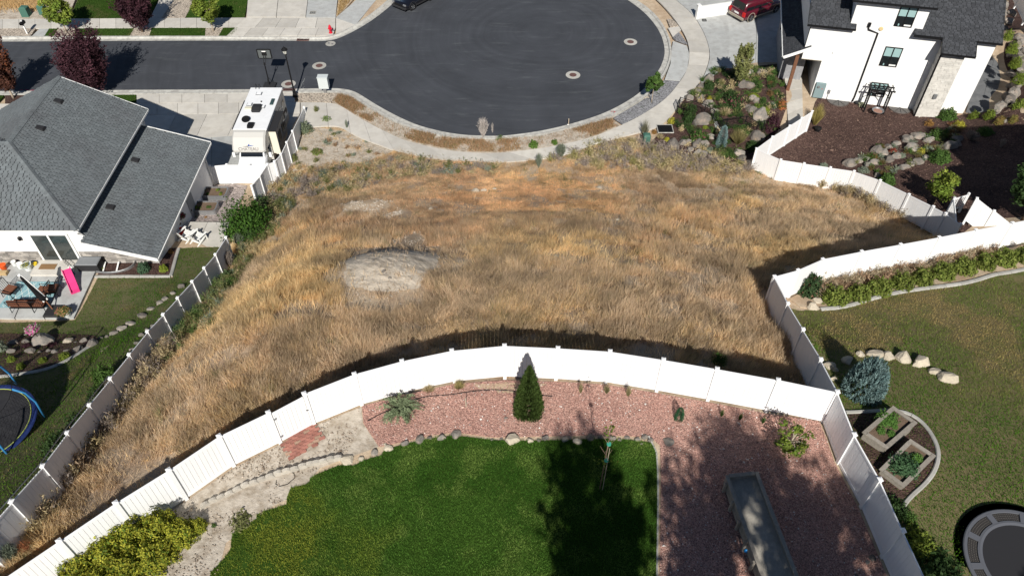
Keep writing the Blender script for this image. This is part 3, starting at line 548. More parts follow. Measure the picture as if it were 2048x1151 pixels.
stuff(blades('lawn_grass', LEFTLAWN, 420, .03, .08, .035, lawncol((.1,.175,.024), (.06,.16,.015), (.26,.2,.085), 2.2, None, .6), zoff=.03, lean=.6, seed=23), 'patchy green and brown grass of the left yard', 'lawn grass')
NLAWNS = [([(98,57.5),(116,57.3),(107,72.7),(88,73)],'small grass strip beside the concrete crossing','verge_lawn'),([(154,57),(268,57),(259,72.4),(145,72.6)],'long grass strip between the green maple and the plum','verge_lawn'),([(304,56),(411,56),(410,72),(298,72.3)],'long grass strip right of the plum tree','verge_lawn'),([(447,55.5),(478,55.5),(462,72),(437,72)],'short grass strip ending at the top driveway','verge_lawn'),([(140,37.5),(298,37),(328,-25),(165,-25)],'bright green front lawn beyond the top sidewalk','front_lawn'),([(372,35.2),(489,34.6),(500,-25),(398,-25)],'green front lawn beside the top driveway','front_lawn'),([(-40,190.8),(8,190.6),(-8,206.8),(-60,207)],'grass strip at the left end of the lower kerb','verge_lawn'),([(52,190.6),(272,189.4),(272,205.6),(40,206.6)],'grass strip along the lower kerb behind the grey roof','verge_lawn')]
for i, (q, lb, nm) in enumerate(NLAWNS):
    P = pg(q, SW); flat(nm, q, SW-.015, M_LAWNB)
    stuff(blades('verge_grass', P, 450, .05, .1, .04, lawncol((.06,.115,.02), (.075,.135,.03), (.15,.14,.06), 2.5, None, .64), zf=lambda x, y: np.full(len(x), SW-.02), lean=.5, seed=30+i), 'mown grass on the '+lb, 'lawn grass')
DRYF = pg([(-60,37.5),(85,37),(100,-25),(-60,-25)], SW); flat('dry_field', [(-60,37.5),(135,37),(160,-25),(-60,-25)], SW-.02, M_DUST)
stuff(blades('dry_field_grass', DRYF, 260, .2, .5, .04, lambda x, y, rg, n: lerp((.6,.42,.2), (.68,.5,.27), rg.random(n))*rg.uniform(.7, 1.1, (n, 1)), mask=lambda x, y: sst(y+fbm(x, y, 2, 3), 69.6, 71.2), zf=lambda x, y: np.full(len(x), SW-.02), seed=41), 'golden dry grass of the empty corner plot', 'dry grass')
stuff(blades('dry_triangle_grass', pg([(674,33),(682,-20),(718,-20),(690,16)], SW)+[], 300, .15, .4, .04, lambda x, y, rg, n: lerp((.55,.38,.18), (.6,.44,.22), rg.random(n))*rg.uniform(.7, 1.1, (n, 1)), zf=lambda x, y: np.full(len(x), SW-.03), seed=42), 'golden dry grass beside the top driveway', 'dry grass')
# mulch beds
bedR = [(q[0]+.0, q[1]+.12) for q in UFW[4:14]]+[G(*q)[:2] for q in [(1960,440),(2120,430),(2120,255),(2045,240),(2005,212),(1935,228),(1885,240),(1838,224),(1700,197),(1640,190),(1630,205)]]+[(q[0]+.1, q[1]+.1) for q in UFW[0:4]]
drape('right_mulch_yard', bedR, M_MULCH, .03)
drape('rock_garden_bed', [G(*q)[:2] for q in [(1416,134),(1470,138),(1560,128),(1570,160),(1573,215),(1556,262),(1505,318),(1440,330),(1370,318),(1300,288),(1338,243),(1374,193),(1398,172)]], M_MULCH, .03)
drape('left_rear_bed', [G(*q)[:2] for q in [(196,551),(203,527),(316,525),(332,497),(356,497),(340,551)]], M_MULCH, .06)
drape('left_upper_bed', smooth([G(*q)[:2] for q in [(-80,668),(0,668),(60,668),(150,668),(205,672),(178,697),(140,720),(90,740),(0,752),(-80,758)]], True, 1), M_MULCH, .065)
LOOP = [(1690,826),(1735,824),(1780,822),(1812,826),(1840,842),(1863,870),(1877,905),(1870,940),(1850,968),(1818,995),(1800,1020)]
drape('planter_bed', [G(*q)[:2] for q in LOOP+[(1775,1010),(1735,935)]], M_MULCH, .06)
drape('hedge_bed', [(q[0], q[1]-.12) for q in MFW[1:9]]+[G(*q)[:2] for q in [(2120,522),(2060,535),(1990,548),(1920,568),(1850,577),(1760,596),(1690,614),(1640,618),(1600,615)]], M_DIRT, .05)
drape('side_yard_gravel', [G(*q)[:2] for q in [(378,412),(420,372),(470,368),(495,372),(470,430),(458,444),(372,443)]], mat('pinkish_gravel', (.33,.28,.26), (.4,.34,.31), 6, .9, 1., voro=14), .04)
# ---- extruded garden curbs, cast in lengths
def curb(name, label, pts, wd=.16, hh=.12, seg=.9, it=2, cat='curb'):
    P = smooth([tuple(G(*q)) for q in pts], False, it); L = sum(math.dist(a[:2], b[:2]) for a, b in zip(P, P[1:])); n = max(2, round(L/seg)); K = 4; A = arc(P, n*K+1)
    t = thing(name, label, cat, tuple(A[0]))
    for i in range(n):
        mb = MB(); q = A[i*K:i*K+K+1]; V = []
        for j, p in enumerate(q):
            g = i*K+j; dv = A[min(g+1, n*K)]-A[max(g-1, 0)]; dv = dv/np.linalg.norm(dv[:2]); nx, ny = -dv[1]*wd/2, dv[0]*wd/2; z = float(T(p[0], p[1])); e = .008*((j == 0)-(j == K)); bx, by = p[0]+dv[0]*e, p[1]+dv[1]*e
            for sx, zz in ((-1,-.1),(-1,hh*.75),(-.6,hh),(.6,hh),(1,hh*.75),(1,-.1)): V.append((bx+nx*sx-A[0][0], by+ny*sx-A[0][1], z+zz-A[0][2]))
        F = [(j*6+k, j*6+(k+1) % 6, (j+1)*6+(k+1) % 6, (j+1)*6+k) for j in range(K) for k in range(6)]+[tuple(range(5,-1,-1)), tuple(K*6+k for k in range(6))]
        mb.add(V, F); fixn(mb.build('segment', M_CURBING, t))
    return t
curb('garden_curb','curved pale concrete curb round the two square garden planters',LOOP); curb('garden_curb','long wavy concrete curb below the green hedge on the right',[(1640,620),(1690,616),(1745,598),(1800,585),(1850,578),(1920,570),(1960,560),(1990,549),(2060,536),(2120,536)],.22)
curb('garden_curb','curved concrete curb under the left bark bed with yellow shrubs',[(-80,760),(0,755),(50,748),(90,741),(125,728),(152,712),(178,695)],.2); curb('garden_curb','straight concrete curb in front of the left house window well',[(191,554),(270,554),(342,554)],.2,it=0); curb('garden_curb','short concrete curb from the bed corner up to the side patio',[(342,553),(350,525),(358,498)],.2,it=0)
curb('garden_curb','thin grey edging between the back lawn and the pink gravel',[(1297,872),(1313,890),(1316,960),(1315,1060),(1313,1180)],.06,.06,3)
# flat slabs of patios and paths
def pad(name, px, z, m, parts, th=.14):
    P = [Zp(q[0], q[1], z)[:2] for q in px]; par = struct(bpy.data.objects.new(name, None)); col.objects.link(par)
    (ax, ay), (bx, by), (cx, cy), (dx, dy) = P; nu, nv = parts
    f = lambda u, v: ((ax*(1-u)+bx*u)*(1-v)+(dx*(1-u)+cx*u)*v, (ay*(1-u)+by*u)*(1-v)+(dy*(1-u)+cy*u)*v)
    for i in range(nu):
        for j in range(nv):
            e = .004; mb = MB(); mb.prism([f(i/nu+e, j/nv+e), f((i+1)/nu-e, j/nv+e), f((i+1)/nu-e, (j+1)/nv-e), f(i/nu+e, (j+1)/nv-e)], z-th, z); fixn(mb.build('slab', m, par))
    return par
PZ0 = -8.82
pad('rear_patio', [(-90,636),(148,636),(198,528),(-50,528)], PZ0, M_CONCB, (4,2), .3); pad('side_patio', [(342,493),(443,493),(459,444),(372,443)], -9.62, M_CONC, (2,1), .3)
pad('garden_walk', [(1577,252),(1606,236),(1604,140),(1568,140)], -10.84, M_CONC, (1,5), .3); pad('garden_steps', [(1432,262),(1462,246),(1448,216),(1424,228)], -10.75, M_CONCB, (1,3), .3)
pad('side_path', [(1832,262),(1850,264),(1872,236),(1838,230)], -10.95, M_CONC, (1,2), .2); drape('bank_mulch', [G(*q)[:2] for q in [(1950,236),(2000,214),(2022,160),(2010,90),(2020,-10),(2140,-10),(2140,256),(2045,238)]], M_MULCH, .03)
pad('side_court', [(1925,245),(1985,225),(2010,120),(1975,90)], -10.9, mat('shade_toned_concrete', (.16,.165,.17), (.12,.125,.13), 2, .9, .2, 40), (2,4), .2)  # concrete colour darkened to carry the shade lying over the court
# ---------------------------------------------------------------- plants
def quads(P, N, size, rg, asp=.55):
    """leaf quads at P facing N"""
    n = len(P); up = np.tile([0., 0, 1], (n, 1)); t = np.cross(N, up)+rg.normal(0, .35, (n, 3)); t /= np.linalg.norm(t, axis=1)[:, None]+1e-9; b = np.cross(N, t); s = (size*rg.uniform(.6, 1.35, n))[:, None]
    V = np.zeros((n, 4, 3)); V[:, 0] = P-t*s; V[:, 1] = P-b*s*asp; V[:, 2] = P+t*s; V[:, 3] = P+b*s*asp; return V
def tris(P, D, ln, wd, rg):
    n = len(P); s = np.cross(D, rg.normal(0, 1, (n, 3))); s /= np.linalg.norm(s, axis=1)[:, None]+1e-9; V = np.zeros((n, 3, 3)); l = (ln*rg.uniform(.6, 1.2, n))[:, None]
    V[:, 0] = P-s*wd/2; V[:, 1] = P+s*wd/2; V[:, 2] = P+D*l; return V
def cols(n, rg, c, fl=None, fr=0.):
    C = lerp(c[0], c[1], rg.random(n))*rg.uniform(.7, 1.25, (n, 1))
    if fl is not None: k = rg.random(n) < fr; C[k] = np.array(fl)[None]*rg.uniform(.7, 1.2, (k.sum(), 1))
    return C
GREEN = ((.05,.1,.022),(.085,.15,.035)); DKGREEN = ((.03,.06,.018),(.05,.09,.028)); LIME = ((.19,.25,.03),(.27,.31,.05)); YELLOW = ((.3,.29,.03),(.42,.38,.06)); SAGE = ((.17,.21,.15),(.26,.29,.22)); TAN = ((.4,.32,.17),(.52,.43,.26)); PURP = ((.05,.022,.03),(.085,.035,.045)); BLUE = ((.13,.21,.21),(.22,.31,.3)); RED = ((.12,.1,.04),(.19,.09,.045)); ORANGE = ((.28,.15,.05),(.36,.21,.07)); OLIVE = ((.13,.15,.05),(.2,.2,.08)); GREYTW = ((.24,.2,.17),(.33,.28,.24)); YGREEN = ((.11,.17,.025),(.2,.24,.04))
PROTO = {}
def proto(typ, c, fl=None, fr=0., k=0, dn=1.):
    key = (typ, c, fl, fr, k, dn)
    if key in PROTO: return PROTO[key]
    rg = np.random.default_rng(abs(hash((typ, str(c), k))) % 9999 if False else (len(PROTO)*17+k+5)); kk = 4
    if typ in ('dome', 'loose', 'hedge'):
        n = int({'dome': 1900, 'loose': 800, 'hedge': 1500}[typ]*dn); D = rg.normal(0, 1, (n, 3)); D /= np.linalg.norm(D, axis=1)[:, None]; D[:, 2] = np.abs(D[:, 2])*1.0-.12
        lump = .86+.24*np.sin(D[:, 0]*7+k)*np.sin(D[:, 1]*6+2*k)*np.cos(D[:, 2]*5)+rg.normal(0, .04, n); r = lump*rg.uniform(0, 1, n)**(.22 if typ != 'loose' else .45)
        P = D*r[:, None]; P[:, 2] = np.clip(P[:, 2], 0.02, None)*.97; N = D+rg.normal(0, .55, (n, 3))+[0, 0, .3]; N /= np.linalg.norm(N, axis=1)[:, None]
        V = quads(P, N, (.085 if typ != 'loose' else .1)/max(dn, .5)**.5, rg); C = cols(n, rg, c, fl, fr)
    elif typ == 'tuft':
        n = int(420*dn); kk = 3; a = rg.uniform(0, 2*np.pi, n); o_ = rg.uniform(0, 1, n)**.7; D = np.stack([np.cos(a)*o_, np.sin(a)*o_, 1.15-o_*.5], -1); L_ = np.linalg.norm(D, axis=1)[:, None]
        P = np.stack([np.cos(a)*o_*.18, np.sin(a)*o_*.18, np.zeros(n)], -1); V = tris(P, D/L_, .98, .05, rg); C = cols(n, rg, c, fl, fr)
    elif typ in ('cone', 'column'):
        n = int(3400*dn); kk = 3; z = rg.uniform(0, 1, n)**1.35; a = rg.uniform(0, 2*np.pi, n); tier = .82+.2*np.cos(z*2*np.pi*9+np.sin(a*3)); prof = (1-z)**.72*(.88+.12*np.clip(z*6, 0, 1)) if typ == 'cone' else (1-z**3)**.6*.9
        r = prof*tier*rg.uniform(.35, 1, n)**.35; P = np.stack([np.cos(a)*r, np.sin(a)*r, z*.95], -1); D = np.stack([np.cos(a), np.sin(a), rg.normal(.15, .35, n)], -1); D /= np.linalg.norm(D, axis=1)[:, None]; V = tris(P, D, .11, .05, rg); C = cols(n, rg, c, fl, fr)
    elif typ == 'globe':      # stubby branch tips bristling with needles
        ns = int(330*dn); D = rg.normal(0, 1, (ns, 3)); D[:, 2] = np.abs(D[:, 2]); D /= np.linalg.norm(D, axis=1)[:, None]; i = np.repeat(np.arange(ns), 22); n = len(i); kk = 3
        t_ = rg.uniform(.62, .95, n); P = D[i]*t_[:, None]; DD = D[i]*.5+rg.normal(0, .55, (n, 3)); DD /= np.linalg.norm(DD, axis=1)[:, None]; V = tris(P, DD, .1, .035, rg); b_ = cols(ns, rg, c); C = b_[i]*rg.uniform(.8, 1.2, (n, 1))
    elif typ == 'twig':       # bare or thinly leafed stems
        ns = int(90*dn); kk = 3; a = rg.uniform(0, 2*np.pi, ns); o_ = rg.uniform(.1, 1, ns); D = np.stack([np.cos(a)*o_, np.sin(a)*o_, np.full(ns, 1.)], -1); D /= np.linalg.norm(D, axis=1)[:, None]; P0 = np.zeros((ns, 3)); V1 = tris(P0, D, 1.05, .03, rg)
        i = np.repeat(np.arange(ns), 8); n = len(i); t_ = rg.uniform(.25, 1, n); P = D[i]*t_[:, None]; DD = D[i]+rg.normal(0, .6, (n, 3)); DD /= np.linalg.norm(DD, axis=1)[:, None]; V2 = tris(P, DD, .26, .035, rg); V = np.concatenate([V1, V2]); C = cols(len(V), rg, c, fl, fr)
    elif typ == 'juniper':    # arching sprays
        ns = int(46*dn); kk = 3; a = rg.uniform(0, 2*np.pi, ns); L_ = rg.uniform(.55, 1, ns); i = np.repeat(np.arange(ns), 90); n = len(i); t_ = rg.uniform(.05, 1, n); hz = np.sin(t_*np.pi*.8)*rg.uniform(.5, 1, ns)[i]
        P = np.stack([np.cos(a[i])*L_[i]*t_, np.sin(a[i])*L_[i]*t_, hz*.8], -1)+rg.normal(0, .03, (n, 3)); DD = np.stack([np.cos(a[i]), np.sin(a[i]), np.zeros(n)], -1)+rg.normal(0, .6, (n, 3)); DD /= np.linalg.norm(DD, axis=1)[:, None]; V = tris(P, DD, .11, .045, rg); b_ = cols(ns, rg, c); C = b_[i]*rg.uniform(.75, 1.2, (n, 1))
    if kk == 3: o = trimesh('shrub', V, C, M_LEAF, None, 3)
    else: o = trimesh('shrub', V, C, M_LEAF, None, 4)
    me = o.data; bpy.data.objects.remove(o); PROTO[key] = me; return me
def GL(px, py, lift):
    global TG
    TG += lift; q = G(px, py); TG -= lift; return (q[0], q[1], q[2]-lift)
def mpp(q): return (q[1]*_c+(CZ-q[2])*_s)/FPX         # metres per photo pixel at a place
def plant(name, label, cat, cx, cy, w, h, typ, c, fl=None, fr=0., asp=1., group=None, k=0, dn=1., z=None, yo=0.):
    """cx, cy = middle of the plant in the picture, w = its width in pixels, h = height in metres"""
    q = GL(cx, cy, h*.5) if z is None else (lambda p: (p[0], p[1], z))(Zp(cx, cy, z+h*.5))
    r = w*mpp(q)/2; o = link(name, proto(typ, c, fl, fr, k, dn)); o.location = (q[0], q[1], q[2]-.02); o.scale = (r, r*asp, h); o.rotation_euler = (0, 0, random.uniform(0, 6.28)); tag(o, label, cat, group); return o
def sphere_pts(n, rg):
    D = rg.normal(0, 1, (n, 3)); return D/np.linalg.norm(D, axis=1)[:, None]
def tree(name, label, base, crown, ch, h, c, trunk=.1, lean=(0, 0), z=None, n=70, leaf=.1, per=110, bark=None, shape='oval', seed=1, fl=None, fr=0., bare=.25, cs=.24):
    """base = trunk foot (world); crown = crown half width, ch = crown height, h = total height"""
    rg = np.random.default_rng(seed); t = thing(name, label, 'tree', base); bark = bark or M_BARK; z0 = h-ch; cx, cy = lean
    A = rg.normal(0, 1, (n, 3)); A /= np.linalg.norm(A, axis=1)[:, None]; rr = rg.uniform(.25, 1, n)**.5
    sh_ = shape == 'vase'
    if shape == 'vase': zz = rg.uniform(.02, 1, n); a = rg.uniform(0, 6.283, n); wd_ = (.35+.65*zz**.7)*np.sqrt(np.clip(1.06-zz**5, 0, 1)); B = np.stack([np.cos(a)*wd_*rr, np.sin(a)*wd_*rr, zz*2-1], -1)
    elif shape == 'cone': zz = rg.uniform(0, 1, n); a = rg.uniform(0, 6.283, n); wd_ = (1-zz)**.8*.95+.06; B = np.stack([np.cos(a)*wd_*rr, np.sin(a)*wd_*rr, zz*2-1], -1)
    else: B = A*rr[:, None]
    Cc = B*[crown, crown, ch/2]*.86+[cx, cy, z0+ch/2]; i = np.repeat(np.arange(n), per); N_ = len(i); O = sphere_pts(N_, rg); rad = crown*cs*rg.uniform(.7, 1.35, n)
    P = Cc[i]+O*(rad[i]*rg.uniform(.2, 1, N_)**.4)[:, None]*[1, 1, .85 if shape != 'vase' else 1.5]; P[:, 2] = np.maximum(P[:, 2], z0*.6)
    if sh_:      # leafy shoots reaching up and out past the crown
        m2 = n*2; j = rg.integers(0, n, m2); D2 = B[j]*[.55, .55, .25]+rg.normal(0, .2, (m2, 3))+[0, 0, .75]; D2 /= np.linalg.norm(D2, axis=1)[:, None]; i2 = np.repeat(np.arange(m2), 26); tt = rg.uniform(0, 1, len(i2))*rg.uniform(.35, .8, m2)[i2]*crown; P2 = Cc[j][i2]+D2[i2]*tt[:, None]+rg.normal(0, .05*crown, (len(i2), 3))*(1.1-tt/crown)[:, None]; P = np.concatenate([P, P2]); O = np.concatenate([O, sphere_pts(len(i2), rg)]); i = np.concatenate([i, j[i2]]); N_ = len(i)
    N = O+rg.normal(0, .6, (N_, 3))+[0, 0, .4]; N /= np.linalg.norm(N, axis=1)[:, None]
    cc = cols(n, rg, c); C = cc[i]*rg.uniform(.75, 1.25, (N_, 1))
    if fl is not None: k = rg.random(N_) < fr*(B[i, 2] > 0); C[k] = np.array(fl)*rg.uniform(.6, 1.2, (k.sum(), 1))
    trimesh('crown', quads(P, N, leaf, rg), C, M_LEAF, t, 4)
    mb = MB(); top = Vector((cx*.9, cy*.9, z0+ch*.55)); mb.tube([(0,0,-.1),(cx*.1,cy*.1,z0*.5),(cx*.5,cy*.5,z0+ch*.15),tuple(top)], [trunk*1.2, trunk, trunk*.7, trunk*.25], 8); mb.build('trunk', bark, t, True)
    mb = MB()
    for j in rg.choice(n, min(n, 18), False): s_ = rg.uniform(.35, .9); st = Vector((cx*.5, cy*.5, z0+ch*.12)).lerp(top, s_*.7); e = Vector(Cc[j]); mb.tube([st, st.lerp(e, .5)+Vector((0,0,.05*ch)), e], [trunk*.4, trunk*.25, trunk*.08], 5)
    mb.build('limbs', bark, t, True); return t
# ---- boulders
ROCKS = []
def rock_meshes():
    for k in range(7):
        rg = np.random.default_rng(100+k); bm = bmesh.new(); bmesh.ops.create_icosphere(bm, subdivisions=3, radius=1); V = np.array([v.co[:] for v in bm.verts])
        for _ in range(13):
            nn = rg.normal(0, 1, 3); nn /= np.linalg.norm(nn); dd = rg.uniform(.55, .85); e = np.maximum(V@nn-dd, 0); V -= e[:, None]*nn[None]*.93
        V += rg.normal(0, .018, V.shape); V[:, 2] = np.maximum(V[:, 2], -.45); V /= np.abs(V[:, :2]).max()
        for v, c in zip(bm.verts, V): v.co = c
        for m_ in (M_ROCK, M_ROCKW):
            me = bpy.data.meshes.new('boulder'); bm.to_mesh(me); me.materials.append(m_); ROCKS.append(me)
        bm.free()
rock_meshes()
def rock(label, cx, cy, w, k=None, pale=False, hf=.62, asp=None, name='boulder', group=None, z=None):
    q = GL(cx, cy, .1) if z is None else Zp(cx, cy, z); r = w*mpp(q)/2*1.08; k = random.randrange(7) if k is None else k
    o = link(name, ROCKS[k*2+(1 if pale else 0)]); o.location = (q[0], q[1], q[2]+r*.12); o.scale = (r, r*(asp or random.uniform(.62, .95)), r*hf*random.uniform(.9, 1.25)); o.rotation_euler = (random.uniform(-.15,.15), random.uniform(-.15,.15), random.uniform(-.4,.4)+(3.14 if random.random() < .5 else 0))
    return tag(o, label, 'rock' if w < 16 else 'boulder', group)
def rockrow(L, what, where, group, pale=False, hf=.62, k_=1.):
    for i, q in enumerate(L): rock(f'{what}, {ORD[i] if i < 25 else "last"} {where}', q[0], q[1], q[2]*k_, pale=pale or (len(q) > 3 and q[3]), hf=hf, group=group)
# ---------------------------------------------------------------- vinyl fences
UC = {}
def ucube(m):
    if m.name not in UC:
        me = bpy.data.meshes.new('board'); b = MB().box(-.5,.5,-.5,.5,0,1); me.from_pydata(b.v, [], b.f); me.update(); me.materials.append(m); UC[m.name] = me
    return UC[m.name]
def capmesh():
    me = bpy.data.meshes.new('cap'); b = MB().box(-.08,.08,-.08,.08,0,.03); b.add([(-.075,-.075,.03),(.075,-.075,.03),(.075,.075,.03),(-.075,.075,.03),(0,0,.075)], [(0,1,4),(1,2,4),(2,3,4),(3,0,4)]); me.from_pydata(b.v, [], b.f); me.update(); me.materials.append(M_VINYL); return me
CAP = capmesh()
def ub(name, parent, loc, scale, rz=0., m=None, tilt=0.):
    o = link(name, ucube(m or M_VINYL), parent, loc); o.scale = scale; o.rotation_euler = (0, tilt, rz); return o
def fence(label, P, h=FH, skip=(), step=False, group='white vinyl privacy fences', bw=.152, name='vinyl_fence', caps=True, hs=None):
    x0, y0, z0 = P[0]; t = thing(name, label, 'fence', (x0, y0, z0), 0, group); L = [(q[0]-x0, q[1]-y0, q[2]-z0) for q in P]
    hs = hs or [h]*len(L)
    for i, q in enumerate(L):
        po = ub('post', t, (q[0], q[1], q[2]-.25), (.127, .127, hs[i]+.25), math.atan2(L[min(i+1, len(L)-1)][1]-L[max(i-1, 0)][1], L[min(i+1, len(L)-1)][0]-L[max(i-1, 0)][0]))
        if caps:
            c = link('cap', CAP, po); c.location = (0, 0, 1.0); c.scale = (1/.127, 1/.127, 1/(hs[i]+.25))
    for i in range(len(L)-1):
        if i in skip: continue
        a, b = Vector(L[i]), Vector(L[i+1]); dv = b-a; ln = math.hypot(dv.x, dv.y); rz = math.atan2(dv.y, dv.x); u = Vector((dv.x/ln, dv.y/ln, 0)); sl = dv.z/ln; ha, hb = hs[i]-.05, hs[i+1]-.05
        w_ = ln-.127; n = max(3, round(w_/bw)); st = a+u*.064
        for zz, hh in ((None, .09), (.06, .14)):
            mb = MB(); e = a+u*.06; f = b-u*.06; z1 = (ha, hb) if zz is None else (zz+hh, zz+hh)
            nrm = Vector((-u.y, u.x, 0))*.024
            V = []
            for p, zt in ((e, z1[0]), (f, z1[1])):
                for s_ in (-1, 1):
                    V += [tuple(p+nrm*s_+Vector((0,0,zt-hh))), tuple(p+nrm*s_+Vector((0,0,zt)))]
            mb.add(V, [(0,1,3,2),(4,6,7,5),(0,4,5,1),(2,3,7,6),(1,5,7,3),(0,2,6,4)]); fixn(mb.build('rail', M_VINYL, t))
        for k in range(n):
            s_ = (k+.5)/n; p = a+u*(.064+w_*s_)+Vector((0,0,sl*(w_*s_+.064)-dv.z*0)); p.z = a.z+dv.z*((.064+w_*s_)/ln); hh = ha+(hb-ha)*s_
            ub('board', t, (p.x, p.y, p.z+.14), (w_/n*.955, .024 if k % 2 else .0215, hh-.14-.02), rz)
    return t
fence('white vinyl fence sweeping in an arc between dry lot and back yard', BFW[:7])
fence('white vinyl fence with the tall spruce in front, right of the small gate', BFW[7:])
fence('long shaded white vinyl fence climbing the left side of the dry lot', LFW)
fence('white vinyl fence between pink gravel bed and right lawn', RFW)
fence('sunlit white vinyl fence behind the green hedge on the right', MFW)
fence('white vinyl fence curving round the mulched yard of the white house', UFW)
GE = Zp(607.7, 214, SW+.55)
fence('stepped white fence beside the motorhome ending low at the sidewalk', VFW+[(GE[0], GE[1], SW)], hs=[FH]*6+[1.75, .55])
RG = [(-21.25,43.62,-11.22),(-20.02,43.62,-11.2),(-18.52,43.6,-11.2),(-17.0,43.58,-11.15)]
fence('bright white driveway gate fence in front of the motorhome hood', RG, hs=[1.62,1.72,1.72,1.72])
# small garden gate leaf
def gate():
    a, b = Vector(BFW[6]), Vector(BFW[7]); t = thing('garden_gate', 'small white vinyl gate leaf above the red paver pad', 'gate', tuple(a)); d_ = b-a; u = d_.normalized(); L_ = d_.length; rz = math.atan2(u.y, u.x); e = .11
    for s_ in (e, L_-e): ub('stile', t, (u*s_)[:2]+(.06,) if False else ((u*s_).x, (u*s_).y, .06), (.06,.05,1.66), rz)
    for zz in (.06, 1.62): mb = MB(); mb.bar(u*(e+.03)+Vector((0,0,zz+.05)), u*(L_-e-.03)+Vector((0,0,zz+.05)), .046, .1); mb.build('rail', M_VINYL, t)
    n = 7; W = L_-2*e-.06
    for k in range(n): p = u*(e+.03+W*(k+.5)/n); ub('board', t, (p.x, p.y, .16), (W/n*.95, .022 if k % 2 else .0195, 1.46), rz)
    MB().bar(u*(L_-.12)+Vector((u.y,-u.x,0))*.05+Vector((0,0,1.0)), u*(L_-.02)+Vector((u.y,-u.x,0))*.05+Vector((0,0,1.0)), .03).build('latch', M_BLACK, t)
    for zz in (.35, 1.4): MB().bar(u*.05+Vector((u.y,-u.x,0))*.04+Vector((0,0,zz)), u*.16+Vector((u.y,-u.x,0))*.04+Vector((0,0,zz)), .035, .06).build('hinge', M_GREYM, t)
gate()
# picket gate corner at the far right of the mulched yard
def picket():
    A = Zp(1909.5,395,-7.55); B = Zp(1938.7,385.6,-7.5); C = Zp(1954.5,396,-6.7); D = Zp(1921.7,447.6,-7.15); E_ = Zp(2023,446,-7.9)
    for (p, q, nm, lb) in ((A, B, 'picket_gate', 'open white picket railing at the far back of the gate corner'), (A, (D[0]+.05, D[1]+.1, D[2]), 'picket_gate', 'white picket gate leaf facing the tip of the dry lot')):
        t = thing(nm, lb, 'gate', (p[0], p[1], p[2]-1.25)); v = Vector((q[0]-p[0], q[1]-p[1], 0)); 
        for s_ in (0, 1): ub('post', t, (v.x*s_, v.y*s_, -.3), (.12,.12,1.6), math.atan2(v.y, v.x))
        for zz in (.15, 1.1): MB().bar((v.x*.02, v.y*.02, zz), (v.x*.98, v.y*.98, zz), .05, .09).build('rail', M_VINYL, t)
        n = max(5, round(v.length/.16))
        for k in range(n): s_ = (k+.5)/n; ub('picket', t, (v.x*s_, v.y*s_, .19), (.06,.03,.87), math.atan2(v.y, v.x))
    fence('short sunlit white fence panels right of the picket gate', [(C[0], C[1], C[2]-FH), ((C[0]+E_[0])/2, (C[1]+E_[1])/2, (C[2]+E_[2])/2-FH), (E_[0], E_[1], E_[2]-FH)])
picket()
# chain-link top wire rail along the lower left fence
t = thing('chain_link_fence', 'dark chain link fence standing behind the left vinyl fence', 'fence', LFW[1])
o0 = Vector(LFW[1]); off = Vector((-.1, .07, 0)); P = [Vector(q)-o0+off for q in LFW[0:6]]
for q in P: MB().tube([tuple(q+Vector((0,0,-.2))), tuple(q+Vector((0,0,1.9)))], .025, 6).build('post', M_GREYM, t)
for a, b in zip(P, P[1:]): MB().tube([tuple(a+Vector((0,0,1.88))), tuple(b+Vector((0,0,1.88)))], .02, 6).build('top_rail', M_GREYM, t)
mb = MB()
for a, b in zip(P, P[1:]):
    n = int((b-a).length/.16)
    for k in range(n):
        p = a.lerp(b, k/n); q = a.lerp(b, (k+1)/n)
        for j in range(4): mb.bar(p+Vector((0,0,.4+.4*j)), q+Vector((0,0,.8+.4*j)), .008); mb.bar(q+Vector((0,0,.4+.4*j)), p+Vector((0,0,.8+.4*j)), .008)
        mb.bar(p+Vector((0,0,1.88)), p+Vector((0,0,1.98)), .012)
stuff(mb.build('wire_mesh', M_BLACK, t))
# ---------------------------------------------------------------- rocks
rockrow([(694,917,32,1),(723,914,14,1),(748,902,18),(776,894,24,1),(808,885,22),(839,876,22),(860,872,12),(883,872,20),(912,866,24),(984,876,9),(1003,874,9),(1027,876,38,1),(1060,879,15,1),(1078,877,10),(1090,874,18),(1131,876,18,1),(1141,874,8),(1154,879,21,1),(1181,873,22),(1203,871,16),(1224,874,18),(1239,876,10),(1254,872,14),(1276,876,15),(1290,870,18)], 'tan rock edging the back lawn', 'from the scalloped blocks', 'rocks edging the back lawn')
rock('small tan rock at the right end of the back lawn edging',1302,877,15); rock('small grey rock on the grass inside the lawn corner',1283,884,9); rock('flat grey stone lying in pink gravel right of the lawn corner',1337,882,24,hf=.3)
rockrow([(27,684,24),(51,683,18),(83,684,46),(137,682,22,1),(151,683,10),(167,681,22),(184,680,18),(202,675,14),(214,672,13),(227,666,20),(242,657,24),(261,646,24),(284,630,24),(300,616,17),(318,604,15),(330,596,17),(345,585,15),(361,572,20)], 'grey retaining stone in the lower left yard row', 'from the photo edge', 'stones of the left yard retaining row')
rockrow([(20,702,22),(62,701,28),(79,703,11),(95,701,14),(108,703,17),(132,700,14),(154,699,26),(185,688,28)], 'stone in the upper left bark bed row', 'from the photo edge', 'stones of the left bark bed')
rockrow([(283,669,15),(272,684,13),(263,697,13),(319,637,11),(305,650,15),(294,659,15)], 'stone tucked under the left fence', 'counting from the basket side', 'stones under the left fence')
rockrow([(1660,731,22),(1694,720,24),(1721,707,18),(1748,706,33),(1777,712,26),(1807,716,33),(1843,724,36),(1868,741,24),(1893,755,38)], 'pale sandstone boulder in the arc above the blue spruce', 'from the white fence', 'sandstone boulders round the blue spruce', pale=True, k_=1.2)
